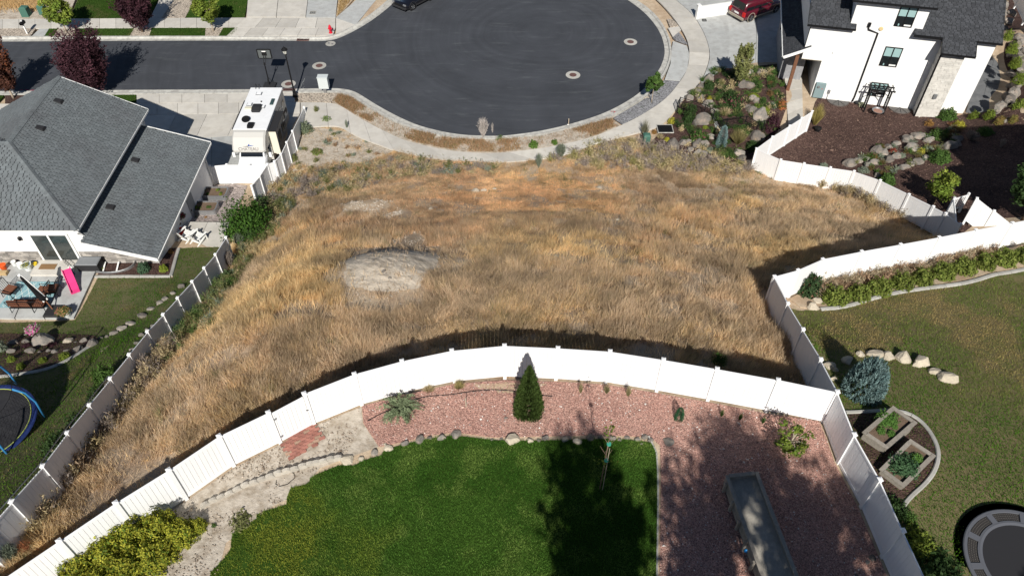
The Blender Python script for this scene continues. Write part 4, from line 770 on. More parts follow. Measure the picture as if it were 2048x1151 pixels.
rockrow([(1672,738,17),(1669,755,17)], 'sandstone rock beside the fence left of the blue spruce', 'from the top', 'sandstone boulders round the blue spruce', pale=True)
rock('upper of two pale boulders at the hedge end',1636,600,25,pale=True); rock('lower of two pale boulders at the hedge end',1627,613,27,pale=True)
rockrow([(1700,328,24),(1717,320,18),(1730,317,16),(1756,302,26),(1768,305,18),(1778,293,16),(1794,286,18),(1815,278,24),(1835,272,25),(1857,280,22)], 'boulder of the top terrace row in the mulched yard', 'from the white fence', 'boulders of the right terraces', k_=1.28)
rockrow([(1737,332,18),(1751,325,18),(1779,319,20),(1793,312,18),(1824,297,27),(1832,289,11)], 'boulder of the middle terrace row in the mulched yard', 'from the white fence', 'boulders of the right terraces', k_=1.28)
rockrow([(1756,350,15),(1807,334,20),(1822,328,16),(1836,322,22),(1854,313,16),(1897,292,30),(1913,288,18),(1914,278,23)], 'boulder of the lowest terrace row in the mulched yard', 'from the white fence', 'boulders of the right terraces', k_=1.28)
rockrow([(1418,157,20),(1401,173,15),(1396,184,15),(1384,186,15),(1378,197,15),(1396,192,12),(1401,199,15),(1415,208,19),(1422,212,11),(1428,221,15),(1407,242,27),(1392,245,15)], 'grey boulder along the sidewalk edge of the rock garden', 'from the driveway', 'boulders of the rock garden', hf=.85, k_=1.3)
rockrow([(1499,149,17),(1522,145,19),(1484,170,17),(1495,170,21),(1506,197,13),(1512,202,13),(1495,214,14),(1503,222,19),(1518,233,29),(1527,239,19)], 'grey boulder in the middle ridge of the rock garden', 'from the driveway', 'boulders of the rock garden', hf=.9, k_=1.3)
rockrow([(1346,290,23),(1367,285,17),(1377,283,11),(1394,289,21),(1409,288,19),(1422,274,15),(1382,298,13),(1396,306,15),(1407,309,15),(1478,306,21),(1485,315,15),(1512,277,27)], 'grey boulder at the lot side of the rock garden', 'from the drain grate', 'boulders of the rock garden', hf=.85, k_=1.3)
rock('lone pale boulder at the foot of the young street tree',1294,197,15,pale=True,hf=.9); rock('flat white stone at the end of the grey gravel verge',1233,234,12,pale=True,hf=.4,name='stone')
rock('dark lump of rock lying in the pink gravel left of the spruce',1011,833,10,hf=.8,name='stone'); rockrow([(1746,1113,20),(1737,1121,14),(1714,1147,10)], 'rounded grey stone in shade against the lower right fence', 'from the top', 'stones by the lower right fence')
rock('white stone at the left end of the pink gravel',770,885,9,pale=True,name='stone'); rock('sandstone boulder beside the top front walk',358,4,12,pale=True,hf=.8)
for k, (px, py, w) in enumerate(((2015,245,18),(2030,210,16),(2022,185,15),(2033,160,15),(2040,140,14),(2036,118,14))): rock(f'grey rock topping the shaded bank right of the white house, {ORD[k]} from the bottom', px, py, w, z=-9.3+.15*k)
# scalloped edging blocks
def scallop():
    me = bpy.data.meshes.new('edging_block'); b = MB(); pr = [(-.135,0),(.135,0),(.135,.13),(.1,.185),(.04,.21),(-.04,.21),(-.1,.185),(-.135,.13)]
    b.prism(pr, -.045, .045, Matrix.Rotation(R(90), 4, 'X')); me.from_pydata(b.v, [], b.f); me.update(); me.materials.append(mat('block_concrete', (.46,.42,.36), (.4,.37,.32), 9, .9, .5, 40, rnd=.12)); return me
sm = scallop(); EB = [(677,919),(662,921),(647,925),(634,928),(621,930),(606,935),(590,940),(574,944),(557,949),(541,955),(524,960),(508,966),(491,972),(475,980),(459,988),(443,995),(427,1003),(411,1011)]
for i, q in enumerate(EB):
    p = G(*q); n_ = G(*EB[min(i+1, len(EB)-1)]); m_ = G(*EB[max(i-1, 0)]); o = link('edging_block', sm); o.scale = (1.15,1.2,1.15); o.location = (p[0], p[1], p[2]-.01-(.05 if 9 < i else 0)); o.rotation_euler = (R(random.uniform(-7, 3)), 0, math.atan2(n_[1]-m_[1], n_[0]-m_[0])+random.uniform(-.06, .06))
    tag(o, f'scalloped concrete edging block, {ORD[i]} from the lawn rocks', 'edging block', 'scalloped edging blocks')
fixn(link('tmp', sm)); bpy.data.objects.remove(bpy.data.objects['tmp'])
# red interlocking pavers
def pavers():
    c = [Vector(G(*q)) for q in ((561,879),(621,847),(652,890),(588,918))]; t = thing('paver_pad', 'small pad of red zigzag concrete pavers below the white gate', 'paving', tuple(c[0])); u = (c[1]-c[0]); v = (c[3]-c[0]); W, H_ = u.length, v.length; u.normalize(); v = (v-u*v.dot(u)).normalized()
    pm = [mat('red_paver', (.34,.15,.115), (.27,.125,.1), 8, .9, .4, 50, rnd=.2), mat('faded_paver', (.36,.24,.17), (.3,.2,.15), 8, .9, .4, 50, rnd=.15)]
    a, b_ = .222, .113; z = .025; sh = [(-.5,-.5),(-.25,-.36),(.25,-.64),(.5,-.5),(.5,.5),(.25,.36),(-.25,.64),(-.5,.5)]; mes = []
    for m_ in pm:
        mb = MB(); mb.prism([(x*(a-.008), y*(b_-.006)) for x, y in sh], 0, .06); me = bpy.data.meshes.new('paver'); me.from_pydata(mb.v, [], mb.f); me.update(); me.materials.append(m_); mes.append(me)
    ang = math.atan2(u.y, u.x); nr = int(H_/b_); nc = int(W/a)
    for j in range(nr):
        for i in range(nc+2):
            x = (i+(.5 if j % 2 else 0))*a; y = (j+.5)*b_
            if x > W+.06 or (j > nr-2 and random.random() < .12): continue
            p = u*x+v*y; o = link('paver', mes[1 if random.random() < .12 else 0], t, (p.x, p.y, float(T(p.x+c[0].x, p.y+c[0].y))-c[0].z+.0+random.uniform(-.006,.006))); o.rotation_euler = (0, 0, ang)
pavers()
# ---------------------------------------------------------------- planting
def many(L, cat='shrub', name='shrub', group=None):
    for a in L: plant(name, a[0], cat, *a[1:7], **(a[7] if len(a) > 7 else {}), group=group)
many([('rounded dark green shrub on the rock garden corner boulder',1420,167,24,.9,'dome',DKGREEN),('low yellow shrub in the rock garden mulch by the sidewalk boulders',1420,194,13,.4,'dome',YELLOW),
 ('wide pink flowering bush in the middle of the rock garden',1468,194,54,1.5,'loose',DKGREEN,dict(fl=(.3,.08,.12),fr=.12,dn=2)),('pink flowering bush by the lot side of the rock garden',1400,267,46,1.1,'loose',GREEN,dict(fl=(.33,.1,.14),fr=.12,dn=1.6)),
 ('lime groundcover cushion beside the ridge boulders nearest the driveway',1495,158,14,.25,'dome',LIME),('leafy green perennial near the driveway end of the ridge',1510,156,18,.5,'dome',GREEN),('red tipped bush nearest the driveway corner',1543,149,18,.6,'loose',RED),('red and green bush, middle of three beside the walk',1543,165,20,.6,'loose',RED),('red and green bush, lowest of three beside the walk',1542,184,20,.6,'loose',RED),
 ('pale green cushion plant on the ridge',1514,179,22,.3,'dome',OLIVE),('bright lime cushion spreading over the ridge boulders',1508,190,26,.3,'dome',LIME),('small green shrub beside the walk',1528,197,14,.5,'dome',GREEN),('sage green shrub beside the orange plant',1546,207,20,.6,'loose',SAGE),('tall orange red perennial beside the garden walk',1565,205,24,.9,'loose',((.3,.12,.05),(.4,.14,.06)),dict(fl=(.5,.2,.05),fr=.2)),
 ('lime yellow rounded shrub below the ridge',1532,218,22,.6,'dome',LIME),('lime creeping plant above the big ridge boulders',1515,211,20,.3,'dome',LIME),('yellow green shrub at the left end of the iron railing',1344,238,20,.7,'loose',YELLOW),('small rusty shrub beside the drain grate',1309,261,13,.5,'loose',ORANGE),('small yellow shrub below the drain grate',1335,277,14,.4,'dome',YELLOW),
 ('lime cushion under the iron railing',1412,253,15,.25,'dome',LIME),('grey sage mat at the lot edge of the rock garden',1422,298,28,.4,'loose',SAGE),('dark spreading shrub beside the white fence corner',1508,288,38,.7,'dome',DKGREEN),('dark green weed patch outside the white fence corner',1525,338,34,.5,'loose',GREEN),
 ('dark round dwarf pine, lowest in the grey gravel verge',1262,228,14,.35,'dome',DKGREEN),('dark round dwarf pine, second up the grey gravel verge',1284,215,14,.35,'dome',DKGREEN),('dark round dwarf pine right of the young street tree',1316,188,16,.35,'dome',DKGREEN),('dark round dwarf pine, topmost in the grey gravel verge',1333,172,15,.35,'dome',DKGREEN)])
many([('tan ornamental grass against the garden boulders, upper clump',1445,163,17,.6,'tuft',TAN),('tan ornamental grass against the garden boulders, lower clump',1442,176,18,.6,'tuft',TAN),('low tan grass drift at the driveway edge of the garden',1506,138,30,.5,'tuft',TAN),('tan and sage grass clump above the iron railing',1451,222,32,.7,'tuft',TAN),('big bronze green fountain grass below the iron railing',1478,272,38,1.3,'tuft',((.16,.17,.06),(.35,.28,.13)),dict(dn=2)),('tall grey green feather grass at the sidewalk corner',1291,254,22,1.6,'tuft',((.16,.17,.1),(.3,.28,.2))),('tan weedy grass beside the drain grate',1321,272,20,.5,'tuft',TAN)],'ornamental grass','ornamental_grass')
plant('weeping_spruce','narrow weeping blue spruce below the iron railing','spruce',1446,271,24,1.9,'column',BLUE); plant('columnar_shrub','tall columnar dark shrub behind the iron railing','shrub',1382,218,30,2.2,'loose',DKGREEN,dn=2)
plant('plum_shrub','dark purple plum shrub beside the lower railing','shrub',1550,236,36,1.5,'loose',PURP,dn=2); plant('barberry','dark purple barberry against the white fence','shrub',1539,254,34,.8,'loose',PURP,dn=1.6)
# right yard
many([('leafy green shrub at the foot of the stone column',1900,224,38,1.2,'dome',GREEN),('yellow green shrub beside the leafy one, left of the court',1951,227,26,.9,'loose',YGREEN,dict(dn=2)),('bright yellow green spiky shrub at the court edge',1983,225,28,1.,'loose',YGREEN,dict(dn=2)),('reddish tipped shrub right of the court shrubs',2004,237,26,.8,'loose',((.16,.17,.04),(.28,.16,.06)),dict(dn=2)),('small reddish shrub at the far right of the court row',2030,234,22,.8,'loose',((.15,.17,.04),(.26,.17,.06)),dict(dn=2)),('golden shrub below the leafy column shrub',1922,246,32,.7,'loose',YELLOW,dict(dn=2)),
 ('green low shrub alone in the right mulch',1975,260,38,.6,'dome',GREEN),('leafless grey shrub in the right mulch',1944,273,38,.7,'twig',GREYTW,dict(dn=2)),('feathery green shrub beside the path end',1878,264,40,1.1,'loose',GREEN,dict(dn=2)),('orange leaved shrub beside the path end',1861,243,22,.7,'loose',ORANGE),('green perennial on the top terrace, upper one',1762,291,24,.6,'loose',GREEN),('green perennial on the top terrace, lower one',1746,310,28,.6,'loose',GREEN),('red flowering plant between the terrace boulders',1788,299,20,.5,'loose',((.25,.07,.04),(.4,.08,.05))),
 ('silver sage cushion on the middle terrace',1805,309,20,.4,'dome',SAGE),('yellow flowering plant on the middle terrace',1844,300,22,.5,'loose',YELLOW),('big rounded green shrub below the terraces',1885,308,52,1.,'dome',GREEN,dict(dn=1.6)),('rounded green shrub just inside the curving white fence',1778,354,40,1.1,'dome',GREEN),('silver sage mound against the fence left of the terraces',1649,329,20,.5,'dome',SAGE),('wide silver sage mat below the terraces',1730,338,32,.4,'loose',SAGE),('thin brown shrub by the far right shadow',2005,287,18,.7,'twig',GREYTW)])
plant('bamboo_grass','tall golden bamboo grass in a black pot at the house corner','ornamental grass',1636,228,28,1.9,'tuft',((.33,.28,.08),(.5,.42,.16)),dn=2)
for k, (px, py, w_) in enumerate(((2043,205,30),(2030,90,26),(2036,120,28),(2044,150,30),(2020,65,22))): plant('shrub', f'yellow green shrub on the bank right of the white house, {ORD[k]} of the hillside five', 'shrub', px, py, w_, 1.2, 'loose', YGREEN, z=-9.0, dn=2)
# left yard
many([('small rounded lime shrub in the left bark bed, nearest the curb end',127,710,26,.6,'dome',YGREEN),('small rounded lime shrub in the left bark bed, second from curb end',83,718,20,.5,'dome',YGREEN),('small rounded lime shrub in the left bark bed, lowest one',39,730,22,.5,'dome',YGREEN),('small rounded lime shrub in the left bark bed at the photo edge',20,716,20,.5,'dome',YGREEN),('silver leaved shrub at the left photo edge',-2,690,26,.9,'dome',SAGE),
 ('large bright green shrub leaning over the left fence',205,745,56,1.5,'dome',GREEN,dict(dn=1.6)),('darker green shrub below the big one at the left fence',185,785,44,1.2,'loose',DKGREEN,dict(dn=2)),('rounded blue green shrub in front of the window well',284,531,30,.9,'dome',((.05,.1,.05),(.09,.15,.09))),('lime yellow round shrub at the house corner',325,534,22,.6,'dome',LIME),('orange leaved shrub in the corner bed',340,501,13,.5,'loose',ORANGE),('tiny lime plant beside the grey deck box',205,536,10,.3,'loose',LIME),('small sage plant on the side yard gravel',392,432,9,.25,'loose',SAGE),('small orange plant on the side yard gravel',411,433,8,.25,'loose',ORANGE),
 ('low burgundy shrub in the left rock terraces, right one',100,688,26,.4,'loose',PURP),('low burgundy shrub in the left rock terraces, left one',50,690,26,.4,'loose',PURP),('burgundy groundcover at the right end of the rock terraces',178,682,20,.3,'loose',PURP)])
# lot weeds and bushes
plant('lilac_bush','large deep green bush overlapping the left fence beside the side patio','bush',486,424,128,3.4,'loose',((.03,.075,.012),(.06,.125,.02)),dn=7)
plant('mugo_shrub','dense dark bush under the large green one','bush',498,462,60,1.6,'loose',((.035,.07,.02),(.06,.1,.03)),dn=2.5)
many([('grey green sagebrush at the upper end of the white fence',608,250,40,1.1,'loose',((.13,.17,.1),(.2,.23,.15)),dict(dn=2)),('bright green weed clump by the sidewalk end',652,236,28,.7,'loose',((.12,.17,.06),(.18,.23,.09)),dict(dn=1.5)),('small upright weed beside the fence end',632,220,16,.7,'twig',OLIVE),('green weed on the pale dirt by the motorhome fence',633,300,30,.5,'loose',((.1,.16,.03),(.17,.2,.05))),('yellow green weed against the motorhome fence',585,312,24,.7,'loose',OLIVE),('silvery weed standing on the sidewalk edge',693,250,10,.9,'twig',SAGE),
 ('leggy silver sage in front of the left fence top',478,482,30,1.,'twig',SAGE,dict(dn=2)),('bare grey shrub at the foot of the left fence',455,520,40,1.2,'twig',GREYTW,dict(dn=2)),('green sagebrush by the left fence, upper one',425,585,40,1.0,'loose',((.1,.14,.07),(.16,.2,.1)),dict(dn=2)),('green sagebrush by the left fence, second from top',398,618,50,1.,'loose',((.09,.14,.05),(.15,.2,.09)),dict(dn=2)),('green sagebrush by the left fence, third from top',345,660,52,1.,'loose',((.07,.13,.05),(.12,.18,.08)),dict(dn=2)),
 ('grey bare brush at the middle of the left fence',285,735,60,1.2,'twig',GREYTW,dict(dn=3)),('grey bare brush lower on the left fence',235,775,54,1.1,'twig',GREYTW,dict(dn=3)),('sage weed under the lower left fence',195,815,36,.9,'twig',SAGE,dict(dn=2)),('silver weed at the very bottom of the left fence',150,910,34,.9,'twig',SAGE,dict(dn=2)),('silver weed in the bottom left corner of the lot',20,1105,44,.8,'twig',SAGE,dict(dn=2)),('rusty weed in the bottom left corner of the lot',50,1095,36,.6,'twig',((.3,.12,.06),(.4,.17,.08))),
 ('green weed clump on the kerb strip, leftmost',848,285,22,.5,'loose',OLIVE),('green weed clump on the sidewalk edge left of the dead shrub',905,292,34,.5,'loose',OLIVE,dict(dn=1.5)),('green bush on the sidewalk right of the dead shrub',1000,275,24,.7,'loose',((.08,.13,.04),(.13,.18,.06))),('bright green bush on the sidewalk, left of the pair',1067,287,26,1.,'dome',((.07,.14,.025),(.12,.2,.04))),('bright green bush on the sidewalk, right of the pair',1109,284,20,.8,'dome',((.07,.14,.025),(.12,.2,.04))),('silver thistle leaning over the sidewalk',1122,303,30,1.2,'twig',SAGE,dict(dn=2)),('grey thistle standing below the sidewalk',1078,322,24,1.2,'twig',SAGE),('small weed on the kerb strip dirt',988,300,16,.4,'loose',OLIVE),
 ('green weed at the foot of the arc fence near its right end',1438,722,50,.5,'twig',GREEN,dict(dn=2))])
plant('dead_shrub','dead pale leafless shrub standing before the cul de sac asphalt','shrub',966,258,34,1.7,'twig',((.42,.38,.35),(.5,.46,.43)),dn=1.2); plant('dead_shrub','small dead shrub right of the larger dead one','shrub',985,258,10,1.0,'twig',((.42,.38,.35),(.5,.46,.43)),dn=.6)
# scattered brush along the sidewalk edge and the right garden: too many to count
rg = np.random.default_rng(77)
def brush(name, label, polypx, n, pal, hs, seed, typ='twig', w=(.25, .5)):
    rg = np.random.default_rng(seed); P = pg(polypx); A = np.array(P); V = []; C = []; c = 0
    while c < n:
        x, y = rg.uniform(A.min(0), A.max(0))
        if not inpoly(np.array([x]), np.array([y]), P)[0]: continue
        c += 1; h = rg.uniform(*hs); r = rg.uniform(*w); m = 64; a = rg.uniform(0, 6.283, m); o_ = rg.uniform(0, 1, m); D = np.stack([np.cos(a)*o_*r, np.sin(a)*o_*r, np.full(m, h)*rg.uniform(.4, 1, m)], -1); z = float(T(x, y))
        B = np.tile([x, y, z], (m, 1)); i = rg.integers(0, m, m*2); t_ = rg.uniform(.3, 1, m*2); PP = B[i]+D[i]*t_[:, None]; DD = D[i]/h*.5+rg.normal(0, .5, (m*2, 3)); DD /= np.linalg.norm(DD, axis=1)[:, None]
        s = tris(B, D/np.linalg.norm(D, axis=1)[:, None], float(h)*.9, .02, rg); l = tris(PP, DD, .16, .04, rg); cc = np.array(pal[rg.integers(len(pal))]); cc = lerp(cc[0], cc[1], rg.random(1))
        V += [s, l]; C += [np.tile(cc, (len(s)+len(l), 1))*rg.uniform(.75, 1.25, (len(s)+len(l), 1))]
    return stuff(trimesh(name, np.concatenate(V), np.concatenate(C), M_LEAF), label, 'brush')
brush('sidewalk_brush','grey and olive brush along the top edge of the dry lot',[(560,330),(620,345),(700,335),(790,315),(860,322),(1000,335),(1000,350),(860,350),(790,360),(700,385),(600,400),(540,440),(510,430)],210,[SAGE,GREYTW,TAN,OLIVE,GREYTW,TAN],(.2,.75),5,w=(.3,.8))
brush('garden_edge_brush','mixed grey olive and tan brush below the rock garden',[(1085,322),(1145,308),(1200,287),(1290,280),(1380,315),(1500,335),(1495,350),(1400,345),(1200,340)],190,[GREYTW,TAN,GREYTW,((.24,.22,.09),(.32,.29,.13)),TAN],(.25,.95),6,w=(.4,.95))
brush('fence_brush','grey green brush lining the upper left fence of the lot',[(500,430),(560,400),(600,410),(520,500),(470,580),(420,660),(390,650),(440,590),(470,520)],200,[OLIVE,SAGE,((.13,.15,.05),(.2,.22,.09)),TAN],(.3,.7),7)
brush('left_fence_brush','grey brown brush and tall weeds along the lower left fence',[(330,690),(360,700),(250,830),(160,950),(60,1080),(30,1075),(130,940),(220,815)],300,[TAN,TAN,((.38,.28,.18),(.5,.38,.26)),GREYTW],(.5,1.1),8,w=(.3,.6))
brush('fence_weeds','thin dry weeds in the mulch behind the hedge',[(1600,585),(1700,560),(1850,530),(1990,505),(1990,515),(1850,545),(1740,575),(1660,598)],110,[((.3,.2,.13),(.4,.28,.18)),((.33,.27,.17),(.42,.35,.24))],(.4,.8),9)
brush('right_fence_weeds','dark weeds under the curving white fence',[(1640,365),(1750,395),(1860,440),(1900,465),(1850,455),(1740,412),(1640,378)],110,[GREYTW,((.25,.2,.12),(.33,.27,.17)),TAN],(.5,1.0),10)
# hedge on the right
for k, (px, py, w_) in enumerate(((1675,586,58),(1722,579,52),(1764,568,52),(1808,557,52),(1850,547,50),(1893,536,50),(1935,526,52),(1975,515,50),(2016,508,50),(2060,502,50))): plant('hedge_shrub', f'yellow green hedge shrub, {ORD[k]} from the pale boulders', 'hedge shrub', px, py, w_+8, 1.15, 'hedge', ((.1,.14,.025),(.19,.22,.05)), group='hedge shrubs above the wavy curb', k=k % 3)
plant('viburnum','dark glossy shrub with brown flower heads at the hedge end','shrub',1627,563,50,1.7,'dome',((.03,.06,.025),(.06,.1,.04)),fl=(.22,.13,.08),fr=.07)
# back yard
plant('spruce','tall dark green cone shaped spruce in pink gravel before the white fence','spruce',1058,778,66,2.75,'cone',((.035,.06,.014),(.06,.09,.022)),dn=4.5); plant('spreading_juniper','spreading grey green dwarf spruce beside the paver pad gravel','shrub',799,815,92,.8,'juniper',((.13,.17,.09),(.2,.24,.14)),dn=1.3,asp=.8)
plant('blue_spruce','large round blue spruce inside the sandstone arc','spruce',1741,752,86,2.2,'globe',BLUE,dn=1.6); plant('young_arborvitae','small bright green evergreen alone in the pink gravel','shrub',1360,826,22,.75,'column',((.03,.11,.05),(.06,.17,.08)))
many([('thin dry tipped grass clump right of the spruce, first',1162,774,12,.7,'tuft',((.16,.18,.06),(.4,.32,.2))),('thin dry tipped grass clump right of the spruce, second',1214,776,16,.6,'tuft',((.16,.18,.06),(.4,.32,.2))),('thin dry tipped grass clump right of the spruce, third',1258,780,14,.7,'tuft',((.16,.18,.06),(.4,.32,.2))),('small shaded grass clump, left of the weeping tree pair',1445,824,10,.5,'tuft',GREEN),('small shaded grass clump, right of the weeping tree pair',1482,831,10,.5,'tuft',GREEN),('small shaded grass clump nearest the weeping tree',1528,838,10,.5,'tuft',GREEN),('dry straw grass clump near the fence left of the spruce',858,775,30,.35,'tuft',TAN),('yellowed grass clump at the fence left of the spruce',918,768,30,.4,'tuft',((.38,.33,.13),(.5,.42,.2)))],'grass clump','grass_clump')
for k, (px, py, w_, h_) in enumerate(((140,1130,110,1.3),(200,1095,110,1.4),(255,1062,100,1.4),(310,1045,90,1.4),(350,1060,80,1.1),(300,1100,100,1.1),(240,1130,110,1.1),(180,1160,110,1.),(392,1045,40,.7))): plant('golden_shrub', f'yellow green leafy shrub of the bottom left mass, {ORD[k]} of nine', 'shrub', px, py, w_, h_, 'dome', ((.22,.24,.025),(.4,.38,.05)), group='golden shrub mass by the bottom left fence', dn=3.2, k=k % 3, fl=(.1,.15,.02), fr=.25)
plant('green_weed','small green weed cluster in the dirt below the blocks','weed',480,1040,60,.25,'loose',OLIVE,dn=.6); plant('green_weed','small green weed at the edge of the golden shrubs','weed',427,1048,14,.2,'loose',GREEN,dn=.5)
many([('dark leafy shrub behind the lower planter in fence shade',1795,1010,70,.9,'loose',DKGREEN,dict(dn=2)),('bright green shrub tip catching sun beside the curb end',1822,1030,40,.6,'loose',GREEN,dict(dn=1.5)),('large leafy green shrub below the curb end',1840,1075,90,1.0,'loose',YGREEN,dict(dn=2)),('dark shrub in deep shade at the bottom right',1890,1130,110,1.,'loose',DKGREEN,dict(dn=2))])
# ---- trees
def hgt(b, py):        # height above b of the pixel row py straight over it
    v = (py-575.5)/FPX; return (CZ-b[2])-b[1]*(_s+v*_c)/(_c-v*_s)
def tr(name, label, bx, by, top, w, chf, c, z=SW, **k):
    b = Zp(bx, by, z) if z is not None else G(bx, by); h = hgt(b, top); return tree(name, label, b, w*mpp(b)/2, h*chf, h, c, **k)
tr('maple_tree','young bright green maple by the top left sidewalk',133,64,-14,64,.8,YGREEN,seed=1,leaf=.11,trunk=.07,bark=M_BARKP,n=55,per=90)
tr('plum_tree','round purple leaved plum by the top sidewalk gravel',285,63,-22,86,.82,PURP,seed=2,leaf=.085,n=90,per=110,shape='vase',cs=.18)
tr('maple_tree','small green maple nearest the top driveway',427,62,-20,58,.8,YGREEN,seed=3,leaf=.11,trunk=.07,bark=M_BARKP,n=55,per=90)
tr('plum_tree','large dark purple vase shaped plum behind the grey roof',192,190,82,112,.9,PURP,seed=4,leaf=.085,shape='vase',n=170,per=110,cs=.17)
tr('plum_tree','rust tipped purple plum at the left photo edge',27,196,88,70,.84,((.06,.028,.025),(.12,.05,.03)),seed=5,leaf=.085,shape='vase',n=100,per=100,cs=.18,fl=(.22,.07,.03),fr=.25,trunk=.08,bark=M_BARKP)
tr('street_tree','young green tree staked in the grey gravel verge',1303,205,143,34,.72,GREEN,seed=6,leaf=.1,trunk=.035,bark=M_BARKP,n=40,per=70)
tr('garden_tree','upright green tree at the driveway edge of the rock garden',1476,170,92,38,.88,OLIVE,z=-10.6,seed=7,leaf=.09,trunk=.05,shape='vase',n=60,per=70,cs=.3)
tr('yard_tree','loose yellow green tree behind the curving white fence',1868,408,342,62,.85,YGREEN,z=None,seed=8,leaf=.09,trunk=.05,n=50,per=55,cs=.28); tr('dark_tree','dark leafy tree at the right photo edge beyond the gate corner',2046,440,328,110,.8,DKGREEN,z=None,seed=9,leaf=.12,trunk=.12,n=120,per=110)
q = G(1572,905); tree('weeping_tree','small weeping mulberry in the shaded pink gravel',q,.75,1.1,1.5,YGREEN,trunk=.06,bark=M_BARKP,n=34,per=36,leaf=.06,seed=10,cs=.22)
def sapling():
    q = G(1199,978); t = thing('staked_sapling','thin leafless sapling tied to a stake on the back lawn','sapling',q); hh = hgt(q, 852)
    MB().tube([(0,0,-.1),(.03,0,hh*.5),(.06,.02,hh)], [.022,.018,.01], 6).build('trunk', M_BARK, t, True); mb = MB(); rg = random.Random(4)
    for k in range(9): z = hh*(.45+.06*k); a = rg.uniform(0,6.28); mb.tube([(.03,0,z),(.03+.25*math.cos(a),.25*math.sin(a),z+.3)], [.01,.004], 4)
    mb.build('branches', M_BARK, t)
    MB().tube([(.09,-.05,-.1),(.1,-.05,hh*.7)], .01, 6).build('stake', M_BARKP, t)
    for zz in (.5,.75): MB().lathe([(.07,-.03),(.07,.03)], 8, Matrix.Translation((.06,-.02,hh*zz))).build('tie', mat('green_tie',(.05,.3,.22)), t)
    rg2 = np.random.default_rng(3); P = rg2.normal(0, .12, (60, 3))+[.05, 0, hh*.92]; P[:25, 2] -= hh*.45; trimesh('leaves', quads(P, sphere_pts(60, rg2), .06, rg2), cols(60, rg2, YGREEN), M_LEAF, t, 4)
sapling()
# trees standing south of the picture: their shadows fall across the back yard
def south_tree(x, y, crown, ch, h, seed, n, per, leaf, shape='oval', c=GREEN, cs=.24, lb='', nm='shade_tree'): tree(nm, lb, (x, y, 0), crown, ch, h, c, trunk=.2, n=n, per=per, leaf=leaf, seed=seed, shape=shape, cs=cs)
south_tree(3.2,-2.8,1.9,8.5,14.4,31,95,90,.13,'vase',DKGREEN,.24,'tall dark tree south of the back lawn casting its shadow there','shade_tree')
south_tree(8.4,-5.4,4.1,8.5,17.0,32,105,120,.16,'oval',GREEN,.185,'tall shade tree south of the pink gravel dappling it with shadow')
south_tree(12.3,-7.2,3.0,7.5,16.4,33,54,115,.17,'oval',GREEN,.24,'second shade tree south of the right fence')
south_tree(18.2,-6.0,2.6,6.5,13.4,34,60,120,.16,'oval',GREEN,.26,'third shade tree south of the sunken trampoline')
brush('garden_groundcover','dark mixed perennials filling the rock garden between boulders',[(1420,140),(1470,142),(1555,135),(1566,200),(1550,255),(1500,310),(1440,322),(1340,280),(1345,245),(1378,200)],230,[DKGREEN,GREEN,DKGREEN,OLIVE,DKGREEN,TAN,GREEN],(.25,.65),15,w=(.3,.6))
brush('terrace_groundcover','low mixed perennials between the right terrace boulders',[(1700,325),(1760,300),(1830,272),(1900,250),(1930,262),(1900,300),(1840,330),(1760,352)],70,[GREEN,SAGE,RED,OLIVE],(.2,.45),16,w=(.25,.4))
brush('dirt_weeds','sparse weeds on the pale dirt beside the motorhome fence',[(600,264),(640,258),(700,268),(790,303),(740,325),(640,338),(580,345)],26,[OLIVE,SAGE,((.3,.2,.12),(.4,.28,.18))],(.08,.3),17,w=(.15,.35))
brush('fence_foot_weeds','green weeds at the foot of the long left fence',[(440,560),(470,570),(400,660),(340,730),(310,720),(370,640)],70,[GREEN,((.1,.15,.05),(.16,.21,.08)),OLIVE],(.4,.9),18)
many([('large dark shrub in the shade of the lower left fence',110,880,90,1.3,'loose',DKGREEN,dict(dn=3)),('dark shrub at the left fence above the lowest one',150,835,60,1.2,'loose',DKGREEN,dict(dn=2)),('leafy green bush on the lot side of the left fence, highest one',452,548,44,1.0,'loose',((.07,.12,.04),(.12,.18,.07)),dict(dn=2)),('leafy green bush on the lot side of the left fence, lowest one',305,700,46,.9,'loose',((.07,.12,.04),(.12,.18,.07)),dict(dn=2)),('dark green bush beside the motorhome fence foot',520,400,50,1.2,'loose',((.05,.09,.03),(.09,.13,.05)),dict(dn=2))])
